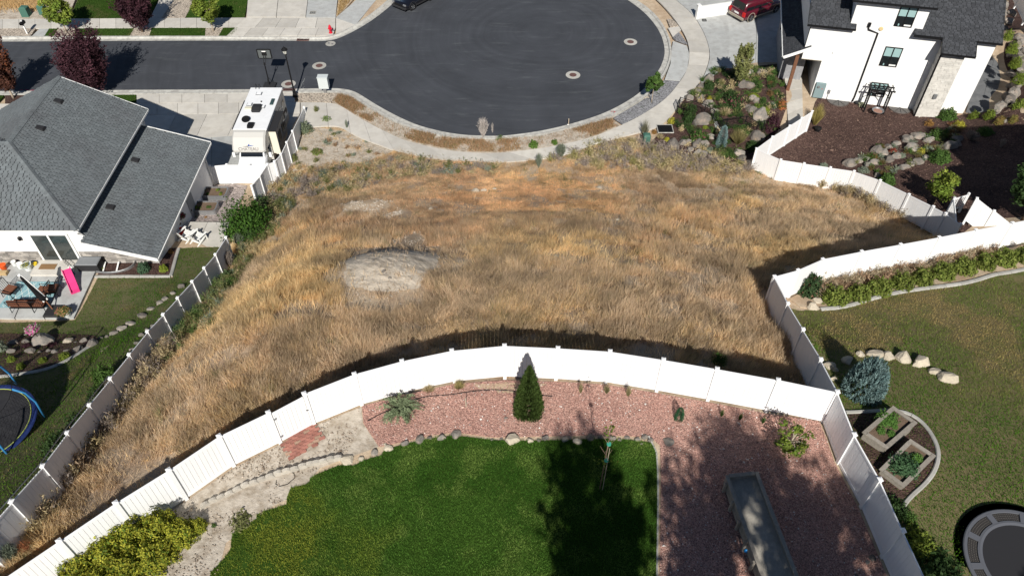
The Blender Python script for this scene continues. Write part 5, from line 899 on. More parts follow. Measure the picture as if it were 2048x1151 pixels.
# ---------------------------------------------------------------- roofs
def roofplane(parent, name, O, U, V_, poly, m, tw=.30, ex=.15, seed=1, th=.12):
    """a roof slope: O origin, U along the eave, V_ up the slope (unit vectors), poly = outline in (u, v)"""
    O, U, V_ = Vector(O), Vector(U).normalized(), Vector(V_).normalized(); N = U.cross(V_).normalized()
    if N.z < 0: N = -N
    mb = MB(); n = len(poly); tp = [O+U*a+V_*b for a, b in poly]; mb.add([tuple(p-N*th) for p in tp]+[tuple(p) for p in tp], [tuple(range(n-1,-1,-1)), tuple(range(n, 2*n))]+[(i, (i+1) % n, n+(i+1) % n, n+i) for i in range(n)])
    deck = fixn(mb.build(name, mat('roof_felt_'+m.name, (.028,.03,.033), None, rough=.95), parent))
    us = [p[0] for p in poly]; vs = [p[1] for p in poly]; rg = np.random.default_rng(seed); rows = np.arange(min(vs)-ex*.2, max(vs), ex); L_ = []
    for r_, v0 in enumerate(rows):
        u = min(us)-rg.uniform(0, tw)
        while u < max(us):
            wv = tw*rg.uniform(.8, 1.2); L_.append((u, u+wv-.05, v0, rg.random() < .3)); u += wv
    A = np.array([(a, b, c, d_) for a, b, c, d_ in L_]); mid = np.stack([(A[:, 0]+A[:, 1])/2, A[:, 2]+ex*.6], -1); k = inpoly(mid[:, 0], mid[:, 1], poly); A = A[k]
    lo, hi = {}, {}
    # trim tabs to the outline along their own row
    out = []
    for a, b, c, t_ in A:
        y = c+ex*.5; xs = []
        for i in range(n):
            (x1, y1), (x2, y2) = poly[i], poly[(i+1) % n]
            if (y1 > y) != (y2 > y): xs.append((x2-x1)*(y-y1)/(y2-y1)+x1)
        xs.sort(); m_ = (a+b)/2
        for q in range(0, len(xs)-1, 2):
            if xs[q] <= m_ <= xs[q+1]: a, b = max(a, xs[q]), min(b, xs[q+1])
        out.append((a, b, max(c, min(vs)-.03), t_))
    A = np.array(out); h = np.where(A[:, 3] > 0, .034, .022)
    o, uu, vv, nn = (np.array(q) for q in (O, U, V_, N)); P = lambda a, b, c: o+a[:, None]*uu+b[:, None]*vv+c[:, None]*nn
    e = A[:, 2]+ex*1.25; z0 = np.full(len(A), .002); ht = np.full(len(A), .006)
    v8 = np.stack([P(A[:, 0], A[:, 2], z0), P(A[:, 1], A[:, 2], z0), P(A[:, 1], A[:, 2], h), P(A[:, 0], A[:, 2], h), P(A[:, 0], e, ht), P(A[:, 1], e, ht)], 1)
    idx = np.arange(len(A))[:, None]*6; F = np.concatenate([idx+[0,1,2,3], idx+[3,2,5,4]], 0).tolist(); T3 = np.concatenate([idx+[0,3,4], idx+[1,5,2]], 0).tolist()
    me = bpy.data.meshes.new('shingles'); me.from_pydata(v8.reshape(-1, 3).tolist(), [], F+T3); me.update(); me.materials.append(m); s_ = link('shingles', me, deck); s_['kind'] = 'stuff'
    fixn(s_); return deck
def ridgecaps(parent, a, b, m, w=.16):
    a, b = Vector(a), Vector(b); L_ = (b-a).length; n = int(L_/.2); mb = MB(); d_ = (b-a).normalized(); s_ = d_.cross(Vector((0,0,1))).normalized()
    for i in range(n):
        p = a+d_*(L_*i/n); q = a+d_*(L_*(i+1)/n+.03); mb.add([tuple(p-s_*w+Vector((0,0,-.02))), tuple(p+Vector((0,0,.07))), tuple(p+s_*w+Vector((0,0,-.02))), tuple(q-s_*w+Vector((0,0,-.035))), tuple(q+Vector((0,0,.05))), tuple(q+s_*w+Vector((0,0,-.035)))], [(0,3,4,1),(1,4,5,2),(0,1,2)])
    o = mb.build('ridge_caps', m, parent); o['kind'] = 'stuff'; return o
def stones(parent, o, u, W, H_, rows, lens, m, proud=.03, seed=1, nrm=None, clip=None, sub=None):
    """stone veneer: every stone its own block on the wall plane o + u*x + z"""
    rg = random.Random(seed); o = Vector(o); u = Vector(u).normalized(); nrm = Vector(nrm) if nrm else Vector((u.y, -u.x, 0)); rh = H_/rows; me = ucube(m); rz = math.atan2(u.y, u.x)
    for r_ in range(rows):
        x = -rg.uniform(0, lens[0])
        while x < W:
            w_ = rg.uniform(*lens); a, b = max(x, 0), min(x+w_, W); x += w_
            if b-a < .05 or (clip and not clip((a+b)/2, (r_+1)*rh)): continue
            d_ = proud*rg.uniform(.5, 1.3); p = o+u*((a+b)/2)+nrm*(d_/2)+Vector((0,0,r_*rh+.006)); s_ = link('stone', me, parent, tuple(p)); s_.scale = (b-a-.012, d_, rh-.012); s_.rotation_euler = (0, 0, rz)
M_LEDGE = mat('ledge_stone', (.3,.28,.26), (.2,.185,.17), 4, .9, .6, 30, rnd=.4, c3=(.42,.39,.35), s3=2.)
M_LIMES = mat('white_limestone', (.6,.58,.54), (.52,.5,.46), 5, .9, .6, 25, rnd=.1)
M_FRAMEW = mat('white_frame', (.8,.8,.78), None, rough=.4)
# ---------------------------------------------------------------- left house
LH = thing('grey_roofed_house', 'white house with slate grey shingle roofs at the left', 'house', (-28, 38, -10))
o0 = Vector(LH.location)
def lp(p): return tuple(Vector(p)-o0)
mb = MB(); mb.box(-46,-25.3,33.3,44.8,-12,-6.12, Matrix.Translation(-o0)); mb.build('wall', M_STUCCO, LH)
b = MB(); b.add([lp(q) for q in ((-25.3,33.3,-12),(-21.3,33.3,-12),(-21.3,33.3,-8.06),(-25.3,33.3,-6.77),(-25.3,43.4,-12),(-21.3,43.4,-12),(-21.3,43.4,-8.06),(-25.3,43.4,-6.77))], [(0,1,2,3),(5,4,7,6),(1,5,6,2),(3,2,6,7),(4,0,3,7)]); fixn(b.build('garage_wall', M_STUCCO, LH))
s5 = math.sqrt(1.25); c5 = (1/s5, .5/s5)
EX, EY, EZ, RZ_ = -24.9, 32.87, -6.0, 5.0
roofplane(LH, 'east_roof', lp((EX,EY,EZ)), (0,1,0), (-c5[0],0,c5[1]), [(0,0),(12.35,0),(12.35,5*s5),(5,5*s5)], M_SHINGLE, seed=1)
roofplane(LH, 'south_roof', lp((EX,EY,EZ)), (-1,0,0), (0,c5[0],c5[1]), [(0,0),(21,0),(21,5*s5),(5,5*s5)], M_SHINGLE, seed=2)
roofplane(LH, 'west_roof', lp((-34.9,42.87,-6)), (0,1,0), (c5[0],0,c5[1]), [(0,0),(2.35,0),(2.35,5*s5),(-5,5*s5)], M_SHINGLE, seed=3)
roofplane(LH, 'north_roof', lp((-34.9,42.87,-6)), (-1,0,0), (0,-c5[0],c5[1]), [(0,0),(11,0),(11,5*s5),(-5,5*s5)], M_SHINGLE, seed=4)
ridgecaps(LH, lp((-29.9,37.87,-3.5)), lp((-29.9,45.2,-3.5)), M_SHINGLE); ridgecaps(LH, lp((EX,EY,EZ+.02)), lp((-29.9,37.87,-3.48)), M_SHINGLE); ridgecaps(LH, lp((-29.9,37.87,-3.5)), lp((-45.8,37.87,-3.5)), M_SHINGLE)
b = MB(); b.add([lp(q) for q in ((-24.95,45.0,-6.1),(-29.9,45.0,-3.6),(-34.85,45.0,-6.1),(-24.95,44.8,-6.1),(-29.9,44.8,-3.6),(-34.85,44.8,-6.1))], [(0,1,2),(5,4,3),(0,3,4,1),(1,4,5,2),(2,5,3,0)]); fixn(b.build('gable', M_STUCCO, LH))
# front porch gable peeking over the roof
ax = Zp(177,175.6,-4.4); sl_ = .5
roofplane(LH, 'porch_roof_east', lp((ax[0]+2.2,44.0,-5.55)), (0,1,0), (-c5[0],0,c5[1]), [(0,0),(ax[1]-44,0),(ax[1]-44,2.3*s5),(-.2,2.3*s5)], M_SHINGLE, seed=6); roofplane(LH, 'porch_roof_west', lp((ax[0]-2.2,44.0,-5.55)), (0,1,0), (c5[0],0,c5[1]), [(0,0),(ax[1]-44,0),(ax[1]-44,2.2*s5),(-.2,2.2*s5)], M_SHINGLE, seed=7)
l3 = math.hypot(3.72, 1.2); LU = (-3.72/l3, 0, 1.2/l3)
roofplane(LH, 'garage_roof', lp((-20.92,32.6,-8.02)), (0,1,0), LU, [(0,0),(11.6,0),(11.6,l3*1.175),(.75,l3*1.175),(.75,l3*1.06),(0,l3*1.06)], M_SHINGLE, seed=5)
# gutters, fascias, downspouts
for a, b_ in (((EX+.03,EY-.05,EZ-.1),(EX+.03,45.2,EZ-.1)),((EX+.08,EY-.03,EZ-.1),(-45.9,EY-.03,EZ-.1)),((-20.87,32.55,-8.12),(-20.87,44.2,-8.12))): MB().bar(lp(a), lp(b_), .075, .12).build('gutter', M_FRAMEW, LH)
for y in (32.58, 44.22): MB().bar(lp((-20.9,y,-8.1)), lp((-24.85,y,-6.83)), .05, .24).build('fascia', M_FRAMEW, LH)
MB().bar(lp((EX,45.22,-6.1)), lp((-29.9,45.22,-3.6)), .05, .22).build('fascia', M_FRAMEW, LH)
for pts in ([(-24.85,32.9,-6.2),(-25.1,33.2,-6.5),(-24.9,33.2,-6.72)],[(-24.9,45,-6.2),(-25.2,44.7,-6.5),(-25.2,44.7,-7.2)],[(-20.95,32.7,-8.2),(-21.22,33.2,-8.6),(-21.22,33.2,-9.1)],[(-20.95,43.6,-8.2),(-21.22,43.3,-8.6),(-21.22,43.3,-11.2)]): MB().tube([lp(q) for q in pts], .05, 6).build('downspout', M_FRAMEW, LH, True)
def planehit(px, py, O, U, V_):
    O = Vector(O); N = Vector(U).cross(Vector(V_)); r = Vector(ray(px, py)); c0 = Vector((0,0,CZ)); t_ = (O-c0).dot(N)/r.dot(N); return c0+r*t_
for px, py, lo in ((116.8,203,0),(81,257,0),(271,321,1),(221,415,1)):
    p = planehit(px, py, (EX,EY,EZ), (0,1,0), (-c5[0],0,c5[1])) if not lo else planehit(px, py, (-20.92,32.6,-8.02), (0,1,0), LU)
    b = MB(); sy = .5 if not lo else .33; b.add([(-.22,-.2,-.05),(.25,-.2,-.1),(.25,.2,-.1),(-.22,.2,-.05),(-.2,-.17,.17),(.2,-.17,.06),(.2,.17,.06),(-.2,.17,.17)], [(3,2,1,0),(4,5,6,7),(0,1,5,4),(1,2,6,5),(2,3,7,6),(3,0,4,7)]); fixn(b.build('roof_vent', M_DARK, LH, loc=tuple(p-o0)))
# rear wall: stone wainscot, sliding door, lamp
stones(LH, lp((-33.5,33.3,-8.98)), (1,0,0), 5.35, .9, 7, (.25,.7), M_LEDGE, seed=1); stones(LH, lp((-25.82,33.3,-8.98)), (1,0,0), 4.5, .9, 7, (.25,.7), M_LEDGE, seed=2, clip=lambda x, z: True)
dr = MB().box(-28.15,-25.88,33.2,33.33,-8.78,-6.62, Matrix.Translation(-o0)).build('door', M_FRAMEW, LH)
for x0, x1 in ((-28.02,-27.06),(-26.98,-26.0)): MB().box(x0,x1,33.17,33.21,-8.66,-6.72, Matrix.Translation(-o0)).build('pane', mat('door_glass', (.02,.026,.026), (.05,.06,.058), .8, .08, spec=.7, world=True), dr)
MB().box(-27.08,-26.97,33.16,33.2,-8.72,-6.66, Matrix.Translation(-o0)).build('mullion', M_FRAMEW, dr)
MB().lathe([(.05,-.14),(.09,-.1),(.1,.08),(.04,.14)], 8, Matrix.Translation(lp((-28.75,33.18,-6.95)))).build('wall_lamp', M_BLACK, LH)
sd = MB().box(-21.3,-21.26,38.9,39.85,-10.75,-8.75, Matrix.Translation(-o0)).build('side_door', mat('grey_door', (.3,.31,.32)), LH); MB().box(-21.26,-21.22,39.0,39.06,-9.85,-9.7, Matrix.Translation(-o0)).build('handle', M_BLACK, sd)
MB().box(-28.4,-26.0,31.95,33.2,PZ0-.1,PZ0+.14, None).build('door_step', M_CONC); tag(bpy.data.objects['door_step'], 'low concrete step in front of the sliding glass door', 'step')
# ---------------------------------------------------------------- right house (local frame: x along the wall, y into the house)
RA = Zp(1651,197.5,-11.0); RB = Zp(1820,217.5,-11.0); RANG = math.atan2(RB[1]-RA[1], RB[0]-RA[0])
RH = thing('white_stucco_house', 'tall white stucco house with charcoal roofs and a pale stone column', 'house', RA, RANG)
RMi = (Matrix.Translation(Vector(RA))@Matrix.Rotation(RANG, 4, 'Z')).inverted()
def Wl(px, py, off=0.):          # point of the wall plane seen at a pixel, in house coordinates
    c0 = RMi@Vector((0,0,CZ)); r = RMi.to_3x3()@Vector(ray(px, py)); t_ = (-off-c0.y)/r.y; p = c0+r*t_; return p
bx = lambda nm, m, *a, p=RH: MB().box(*a).build(nm, m, p)
bx('ground_wall', M_STUCCO, -1.2,6.74,0,10,-.4,3.25); bx('upper_wall', M_STUCCO, -2.75,6.74,.002,10,3.25,6.12); bx('third_wall', M_STUCCO, -.02,5.05,.001,9,6.12,8.38); bx('east_wall', M_STUCCO, 6.74,10.42,.003,10,-.4,6.25)
bx('bay', mat('bay_mortar', (.4,.39,.37)), 6.74,8.34,-1.0,0,-.4,5.5)
stones(RH, (6.74,-1.0,-.2), (1,0,0), 1.6, 5.7, 36, (.2,.6), M_LIMES, .05, 3, (0,-1,0)); stones(RH, (6.74,0,-.2), (0,-1,0), 1.0, 5.7, 30, (.25,.6), M_LIMES, .04, 4, (-1,0,0))
bx('soffit', mat('tan_soffit', (.3,.25,.16)), -2.73,-1.2,.02,3,3.2,3.249); bx('corner_trim', M_BLACK, -2.79,-2.74,-.02,.06,3.3,6.1)
q_ = math.hypot(1, .64); VB_ = (0, 1/q_, .64/q_)
roofplane(RH, 'east_roof', (0,-.4,6.35), (1,0,0), VB_, [(4.5,0),(6.5,0),(6.5,-1.05*q_),(8.86,-1.05*q_),(8.86,.02),(10.62,.02),(10.62,8*q_),(5.06,8*q_),(5.06,.42*q_),(4.5,.42*q_)], M_SHINGLE2, tw=.32, ex=.14, seed=11)
roofplane(RH, 'west_roof', (0,-.35,6.28), (1,0,0), VB_, [(-3.08,0),(.42,0),(.42,.36*q_),(-.03,.36*q_),(-.03,4*q_),(-3.08,4*q_)], M_SHINGLE2, tw=.32, ex=.14, seed=12)
roofplane(RH, 'top_roof', (0,-.42,8.5), (1,0,0), VB_, [(-.5,0),(5.35,0),(5.35,6*q_),(-.5,6*q_)], M_SHINGLE2, tw=.32, ex=.14, seed=13)
q2 = math.hypot(1, .55); roofplane(RH, 'porch_roof', (-4.15,-.25,3.42), (0,1,0), (1/q2,0,.55/q2), [(0,0),(10,0),(10,1.42*q2),(.28,1.42*q2),(.28,1.8*q2),(0,1.8*q2)], M_SHINGLE2, seed=14)
MB().bar((-4.15,-.28,3.32), (-2.3,-.28,4.33), .05, .22).build('fascia', M_FRAMEW, RH); MB().bar((-4.2,-.2,3.34), (-4.2,9.5,3.34), .1, .12).build('gutter', M_FRAMEW, RH)
for a, b_ in (((4.5,-.45,6.25),(6.5,-.45,6.25)),((6.46,-1.5,5.6),(8.88,-1.5,5.6)),((8.82,-.42,6.27),(10.64,-.42,6.27)),((-3.1,-.4,6.2),(.42,-.4,6.2)),((-.5,-.46,8.42),(5.37,-.46,8.42))): MB().bar(a, b_, .1, .13).build('gutter', M_BLACK, RH)
for a, b_ in (((6.48,-.45,6.25),(6.48,-1.47,5.6)),((8.87,-.42,6.27),(8.87,-1.47,5.6))): MB().bar(a, b_, .04, .2).build('fascia', M_BLACK, RH)
bx('garage_wall', mat('garage_stone', (.3,.3,.31), (.22,.22,.23), 3, .9, .5, 12), -3.75,-2.0,2.2,10,-.4,3.35)
for y in (4.0, 7.5): bx('lantern', M_BLACK, -3.92,-3.76,y,y+.16,1.7,2.15)
bp_ = RMi@Vector(Zp(1574,183,-10.95)); bx('porch_post', M_BROWN, bp_.x-.13,bp_.x+.13,bp_.y-.13,bp_.y+.13,0,3.3); bx('post_base', M_CONC, bp_.x-.28,bp_.x+.28,bp_.y-.28,bp_.y+.28,-.3,.12)
def window(x0, x1, z0, z1):
    f = MB(); w_ = .07
    f.box(x0,x0+w_,-.05,.05,z0,z1); f.box(x1-w_,x1,-.05,.05,z0,z1); f.box(x0+w_,x1-w_,-.05,.05,z1-w_,z1); f.box(x0+w_,x1-w_,-.05,.05,z0,z0+w_); xm = (x0+x1)/2; f.box(xm-.04,xm+.04,-.055,.045,z0+w_,z1-w_)
    o = f.build('window', M_BLACK, RH); zm = z0+(z1-z0)*.52
    for a, b_ in ((x0+w_, xm-.04), (xm+.04, x1-w_)):
        MB().box(a,b_,-.03,-.01,zm,z1-w_).build('blind', M_SHADE, o); MB().box(a,b_,-.024,-.012,z0+w_,zm).build('pane', M_GLASS, o)
    MB().box(xm+.06,x1-w_-.03,-.03,-.026,z0+w_,z0+w_+.12).build('sill_paper', M_WHITE, o); MB().lathe([(.05,0),(.06,.08),(.03,.16)],8,Matrix.Translation((x0+.3,-.032,z0+w_))).build('ornament', M_SHADE, o)
window(3.0,4.28,3.4,5.0); window(2.98,4.24,6.65,8.2); window(2.95,4.25,.75,1.95)
e0 = Wl(1738,52,.06); e1 = Wl(1738,58,.06); e2 = Wl(1756,66.5,.06)
bx('leader_box', M_BLACK, e0.x-.1,e0.x+.1,-.16,-.0,e0.z-.05,e0.z+.25); MB().tube([(e0.x,-.08,e0.z-.05),(e1.x,-.08,e1.z-.05),(e2.x,-.07,e2.z),(e2.x,-.07,.55),(e2.x-.05,-.12,.1)], .06, 6).build('downspout', M_BLACK, RH)
MB().tube([(6.66,-1.1,5.5),(6.66,-1.08,5.2),(6.66,-1.08,-.1)], .07, 6).build('downspout', M_BLACK, RH)
v_ = Wl(1762,57.5); MB().lathe([(.16,0),(.16,.06),(.13,.09),(.001,.09)], 16, Matrix.Translation((v_.x,-.0,v_.z))@Matrix.Rotation(R(90),4,'X')).build('wall_vent', mat('cream_plastic', (.6,.47,.25)), RH)
v_ = Wl(1667.5,105); bx('outlet_cover', M_FRAMEW, v_.x-.09,v_.x+.09,-.08,0,v_.z-.09,v_.z+.09)
v_ = Wl(1870,192,1.05); bx('wall_light', M_GALV, v_.x-.12,v_.x+.12,-1.2,-1.04,v_.z-.18,v_.z+.18)
pn = bx('electric_panel', mat('panel_grey', (.2,.27,.28)), -1.08,-.32,-.26,-.0,.15,1.4); MB().lathe([(.1,0),(.1,.08),(.001,.09)], 14, Matrix.Translation((-.86,-.26,1.15))@Matrix.Rotation(R(90),4,'X')).build('meter', M_GALV, pn); MB().box(-.6,-.5,-.266,-.26,.95,1.0).build('red_label', mat('red_label', (.5,.03,.03)), pn)
bx('junction_box', M_GALV, -.02,.16,-.12,0,.55,.85); MB().tube([(.07,-.05,.55),(.07,-.05,-.1)], .02, 5).build('conduit', M_GALV, RH)
# ---- things at the white house
RMw = Matrix.Translation(Vector(RA))@Matrix.Rotation(RANG, 4, 'Z')
def arbor():
    p = RMw@Vector((3.6,-.95,-.02)); t = thing('garden_arbor', 'black wooden arbor arch against the white house wall', 'arbor', tuple(p), RANG)
    for x in (-.75,.75):
        for y in (-.3,.3): MB().box(x-.045,x+.045,y-.045,y+.045,-.1,2.0).build('post', M_BLACK, t)
        for k in range(9): MB().bar((x,-.28,.15+.2*k), (x,.28,.32+.2*k), .025).build('lattice', M_BLACK, t)
    for y in (-.3,.3): MB().bar((-1.0,y,2.03), (1.0,y,2.03), .05, .1).build('beam', M_BLACK, t)
    for k in range(6): x = -.85+.34*k; MB().bar((x,-.55,2.11), (x,.55,2.11), .05, .07).build('rafter', M_BLACK, t)
    MB().tube([(-.7+1.4*k/10,-.3,1.45+.45*math.sin(math.pi*k/10)) for k in range(11)], .025, 5).build('arch', M_BLACK, t)
arbor()
for k, (px, w_, lb) in enumerate((((1677,197),.85,'left half round window well under the white house wall'),((1798,218),.85,'right half round window well under the white house wall'))):
    p = Wl(*px); q = RMw@Vector((p.x, -.06, 0)); t = thing('window_well', lb, 'window well', tuple(q), RANG); b = MB(); b.lathe([(w_,-.6),(w_,.06),(w_+.03,.06),(w_+.03,-.6)], 20, None, math.pi, 2*math.pi); b.build('rim', mat('well_steel', (.12,.1,.09), metal=.3), t)
    b = MB(); n = 16; b.add([(0,0,.03)]+[(w_*.99*math.cos(math.pi+math.pi*i/n), w_*.99*math.sin(math.pi+math.pi*i/n), .03) for i in range(n+1)], [(0,i+1,i+2) for i in range(n)]); b.build('cover', mat('well_cover', (.2,.19,.18)), t)
    for j in range(1, 6): y = -.14*j; xx = math.sqrt(max(w_**2-y**2, .01))*.97; MB().bar((-xx,y,.045), (xx,y,.045), .018).build('bar', M_BLACK, t)
    for j in (-1,0,1): MB().bar((0,0,.05), (w_*.95*math.sin(.6*j), -w_*.95*math.cos(.6*j), .05), .022).build('spoke', M_BLACK, t)
q = G(1752,231); t = thing('fire_pit', 'round steel fire pit bowl on legs in the bark mulch', 'fire pit', q); MB().lathe([(.05,.33),(.3,.38),(.42,.5),(.46,.5),(.44,.46),(.3,.36),(.02,.34)], 20).build('bowl', M_GREYM, t); MB().lathe([(.36,.42),(.01,.44)], 16).build('ash', mat('rusty_ash', (.3,.17,.13)), t)
for a in (0,2.1,4.2): MB().bar((.38*math.cos(a),.38*math.sin(a),.42), (.44*math.cos(a),.44*math.sin(a),-.02), .04).build('leg', M_BLACK, t)
q = G(1722,212); t = thing('garden_blower', 'grey garden machine lying at the arbor foot', 'garden machine', q); MB().box(-.25,.25,-.22,.18,0,.28,None,.05).build('body', mat('olive_plastic', (.3,.31,.2)), t); MB().lathe([(.18,.0),(.2,.12),(.08,.2)], 12, Matrix.Translation((-.3,.25,.1))).build('motor', M_DARK, t); MB().tube([(-.1,.1,.2),(-.05,.4,.45),(.15,.5,.4)], .03, 6).build('handle', M_GREYM, t)
q = G(1634,262); q = (q[0], q[1], q[2]); tag(MB().lathe([(.2,0),(.26,.3),(.28,.3),(.26,.26),(.001,.26)], 14).build('plant_pot', M_BLACK, loc=q), 'black plastic nursery pot holding the bamboo grass', 'pot')
# shaded retaining bank at the far right
rw = [Zp(*a) for a in ((1952,255,-10.9),(1985,232,-10.9),(2012,170,-10.9),(2004,128,-10.9),(1985,95,-10.9),(1985,20,-10.9))]; t = thing('rock_retaining_wall', 'dark shaded stacked rock wall behind the white house court', 'retaining wall', rw[0]); rgx = random.Random(5)
for i in range(60):
    f_ = rgx.random()*(len(rw)-1.001); k = int(f_); p = Vector(rw[k]).lerp(Vector(rw[k+1]), f_-k); lv = rgx.choice((0,.55,1.1,1.6)); o = link('stone', ROCKS[rgx.randrange(7)*2], t, (p.x+.4+lv*.3-rw[0][0], p.y-rw[0][1]-.1, lv+.25)); s_ = rgx.uniform(.35,.6); o.scale = (s_, s_, s_*.8); o.rotation_euler = (rgx.random(), 0, rgx.random()*6)
# shadowing tall fence at the far right photo edge (neighbour wall, pale)
fence('pale grey fence panels in the top right corner behind the charcoal roof', [Zp(2062,80,-8.8), Zp(2046,45,-8.8), Zp(2030,12,-8.8), Zp(2016,-20,-8.8)])
# ---------------------------------------------------------------- vehicles
def ring(hw, z0, z1, b=.1, tb=None, ti=0.):
    tb = tb or b; return [(-hw+b, z0), (hw-b, z0), (hw, z0+b), (hw, z1-tb-ti), (hw-tb-ti*.4, z1), (-hw+tb+ti*.4, z1), (-hw, z1-tb-ti), (-hw, z0+b)]
def loft(secs, name, m, parent, smooth=False):
    """secs: (y, ring) with ring in (x, z)"""
    b = MB(); n = len(secs[0][1]); V = [(p[0], y, p[1]) for y, r in secs for p in r]
    F = [(i*n+k, i*n+(k+1) % n, (i+1)*n+(k+1) % n, (i+1)*n+k) for i in range(len(secs)-1) for k in range(n)]+[tuple(range(n-1,-1,-1)), tuple((len(secs)-1)*n+k for k in range(n))]
    b.add(V, F); o = fixn(b.build(name, m, parent, smooth)); return o
M_TYRE = mat('tyre', (.018,.018,.019), None, rough=.85); M_RIM = mat('rim', (.35,.36,.37), None, rough=.3, metal=.8); M_CGLASS = mat('car_glass', (.01,.012,.014), None, rough=.05, spec=.7)
def wheel(parent, x, y, r=.36, wd=.24, rim=M_RIM):
    t = MB().lathe([(r*.6,-wd/2),(r*.95,-wd/2),(r,-wd/2+.04),(r,wd/2-.04),(r*.95,wd/2),(r*.6,wd/2)], 24, Matrix.Rotation(R(90),4,'Y')).build('wheel', M_TYRE, parent, True, (x, y, r)); s_ = 1 if x > 0 else -1
    b = MB(); b.lathe([(r*.64,-.02),(r*.64,.06),(r*.55,.03),(r*.2,.05),(.001,.06)], 20, Matrix.Rotation(R(90*s_),4,'Y')@Matrix.Translation((0,0,wd/2-.05))); b.build('rim', rim, t)
    for k in range(5): a = 2*math.pi*k/5; MB().bar((s_*(wd/2+.012), 0, 0), (s_*(wd/2+.012), math.cos(a)*r*.58, math.sin(a)*r*.58), .06, .03, (1,0,0)).build('spoke', rim, t)
def panel(name, pts, m, parent, th=.012):
    """thin panel standing just proud of the surface its corners touch"""
    P = [Vector(p) for p in pts]; n = (P[1]-P[0]).cross(P[-1]-P[0]).normalized(); b = MB(); k = len(P); b.add([tuple(p) for p in P]+[tuple(p+n*th) for p in P], [tuple(range(k-1,-1,-1)), tuple(range(k, 2*k))]+[(i, (i+1) % k, k+(i+1) % k, k+i) for i in range(k)]); return fixn(b.build(name, m, parent))
def suv(name, label, loc, rz, paint, L=5.2, W=1.98, H=1.92, hood=1.25, rear=True, wag=True, trim=None):
    t = thing(name, label, 'car', loc, rz); h = W/2; f = -L/2; r = L/2; belt = H*.56
    loft([(f,ring(h*.8,.35,.72,.1)),(f+.12,ring(h*.92,.28,.88,.12)),(f+.5,ring(h,.25,belt*.9,.12)),(f+hood,ring(h,.25,belt*.98,.12)),(f+hood+.3,ring(h,.25,belt,.1)),(r-.25,ring(h,.27,belt,.1)),(r-.06,ring(h*.97,.3,belt*.98,.12)),(r,ring(h*.9,.38,belt*.9,.12))], 'body', paint, t, True)
    g0 = f+hood+.1; roof = H; e = .17; g1 = r-.08 if wag else r-.9; q1 = r-.32 if wag else r-1.4
    loft([(g0,ring(h*.9,belt-.1,belt+.02,.03)),(g0+.75,ring(h*.88,belt-.1,roof-.04,.06,.1,.1)),(g0+1.2,ring(h*.88,belt-.1,roof,.06,.12,.14)),(q1,ring(h*.87,belt-.1,roof-.02,.06,.12,.14)),(g1,ring(h*.84,belt-.1,belt+.02,.03))], 'cabin', paint, t, True)
    z = lambda u: belt+.02+(roof-belt-.12)*u
    xw = h*.885
    for s_ in (1, -1):
        segs = [(g0+.62, g0+1.55), (g0+1.62, g0+2.5)]+([(g0+2.57, q1-.02)] if q1-g0 > 2.9 else [])
        for k, (a, b_) in enumerate(segs):
            a0 = a-.35 if k == 0 else a; pts = [(s_*xw, a0, z(.03)), (s_*xw, b_, z(.03)), (s_*(xw-.05), b_, z(.82)), (s_*(xw-.05), a+.02, z(.82))]
            panel('side_window', pts if s_ > 0 else pts[::-1], M_CGLASS, t, .014)
        pts = [(s_*(h-.12), f+hood+.9, belt+.0), (s_*(h+.16), f+hood+.85, belt+.02)]; MB().box(min(pts[0][0], pts[1][0]), max(pts[0][0], pts[1][0]), f+hood+.8, f+hood+.92, belt+.02, belt+.2, None, .03).build('mirror', paint, t)
        for y in (f+.95, r-1.0): wheel(t, s_*(h-.12), y, .39 if H > 1.7 else .35); MB().lathe([(.47,0),(.47,.03),(.42,.03),(.42,0)], 20, cap=False, Mx=Matrix.Translation((s_*(h-.01),y,.4))@Matrix.Rotation(R(90*s_),4,'Y')).build('arch', trim or M_DARK, t)
        MB().box(min(s_*(h-.35),s_*(h-.03)), max(s_*(h-.35),s_*(h-.03)), f-.0, f+.1, .66, .84, None, .03).build('headlight', M_GALV, t); MB().box(min(s_*(h*.72),s_*(h*.99)), max(s_*(h*.72),s_*(h*.99)), r-.14, r+.012, belt-.42, belt+.0, None, .02).build('tail_light', mat('tail_red', (.45,.02,.02), rough=.2), t)
        MB().box(min(s_*(h-.02),s_*(h+.03)), max(s_*(h-.02),s_*(h+.03)), f+1.4, r-1.5, .3, .44).build('side_step', trim or M_DARK, t)
        if wag: MB().bar((s_*(h*.66), g0+1.3, roof+.04), (s_*(h*.66), q1-.1, roof+.03), .04).build('roof_rail', M_DARK, t)
    panel('windscreen', [(-h*.78,g0+.1,belt+.1),(h*.78,g0+.1,belt+.1),(h*.68,g0+.71,roof-.12),(-h*.68,g0+.71,roof-.12)], M_CGLASS, t, .02)
    dy = g1-q1; panel('rear_window', [(h*.72,q1+dy*.9-.0,belt+.12),(-h*.72,q1+dy*.9,belt+.12),(-h*.68,q1+dy*.22,roof-.16),(h*.68,q1+dy*.22,roof-.16)], M_CGLASS, t, .03)
    MB().box(-h*.95,h*.95,r-.12,r+.07,.3,.58,None,.05).build('rear_bumper', trim or M_DARK, t); MB().box(-h*.95,h*.95,f-.08,f+.14,.3,.52,None,.05).build('front_bumper', trim or M_DARK, t); MB().box(-.5,.5,f-.03,f+.06,.55,.75).build('grille', M_BLACK, t); MB().box(-.26,.26,r,r+.025,.72,.86).build('number_plate', M_WHITE, t)
    return t
rr = mat('shade_darkened_car_red', (.075,.005,.013), None, rough=.25, spec=.5, coat=.6); bk = mat('black_car_paint', (.006,.006,.009), None, rough=.18, spec=.5, coat=.8)  # red is darkened to stand in for house shade missing on the driveway
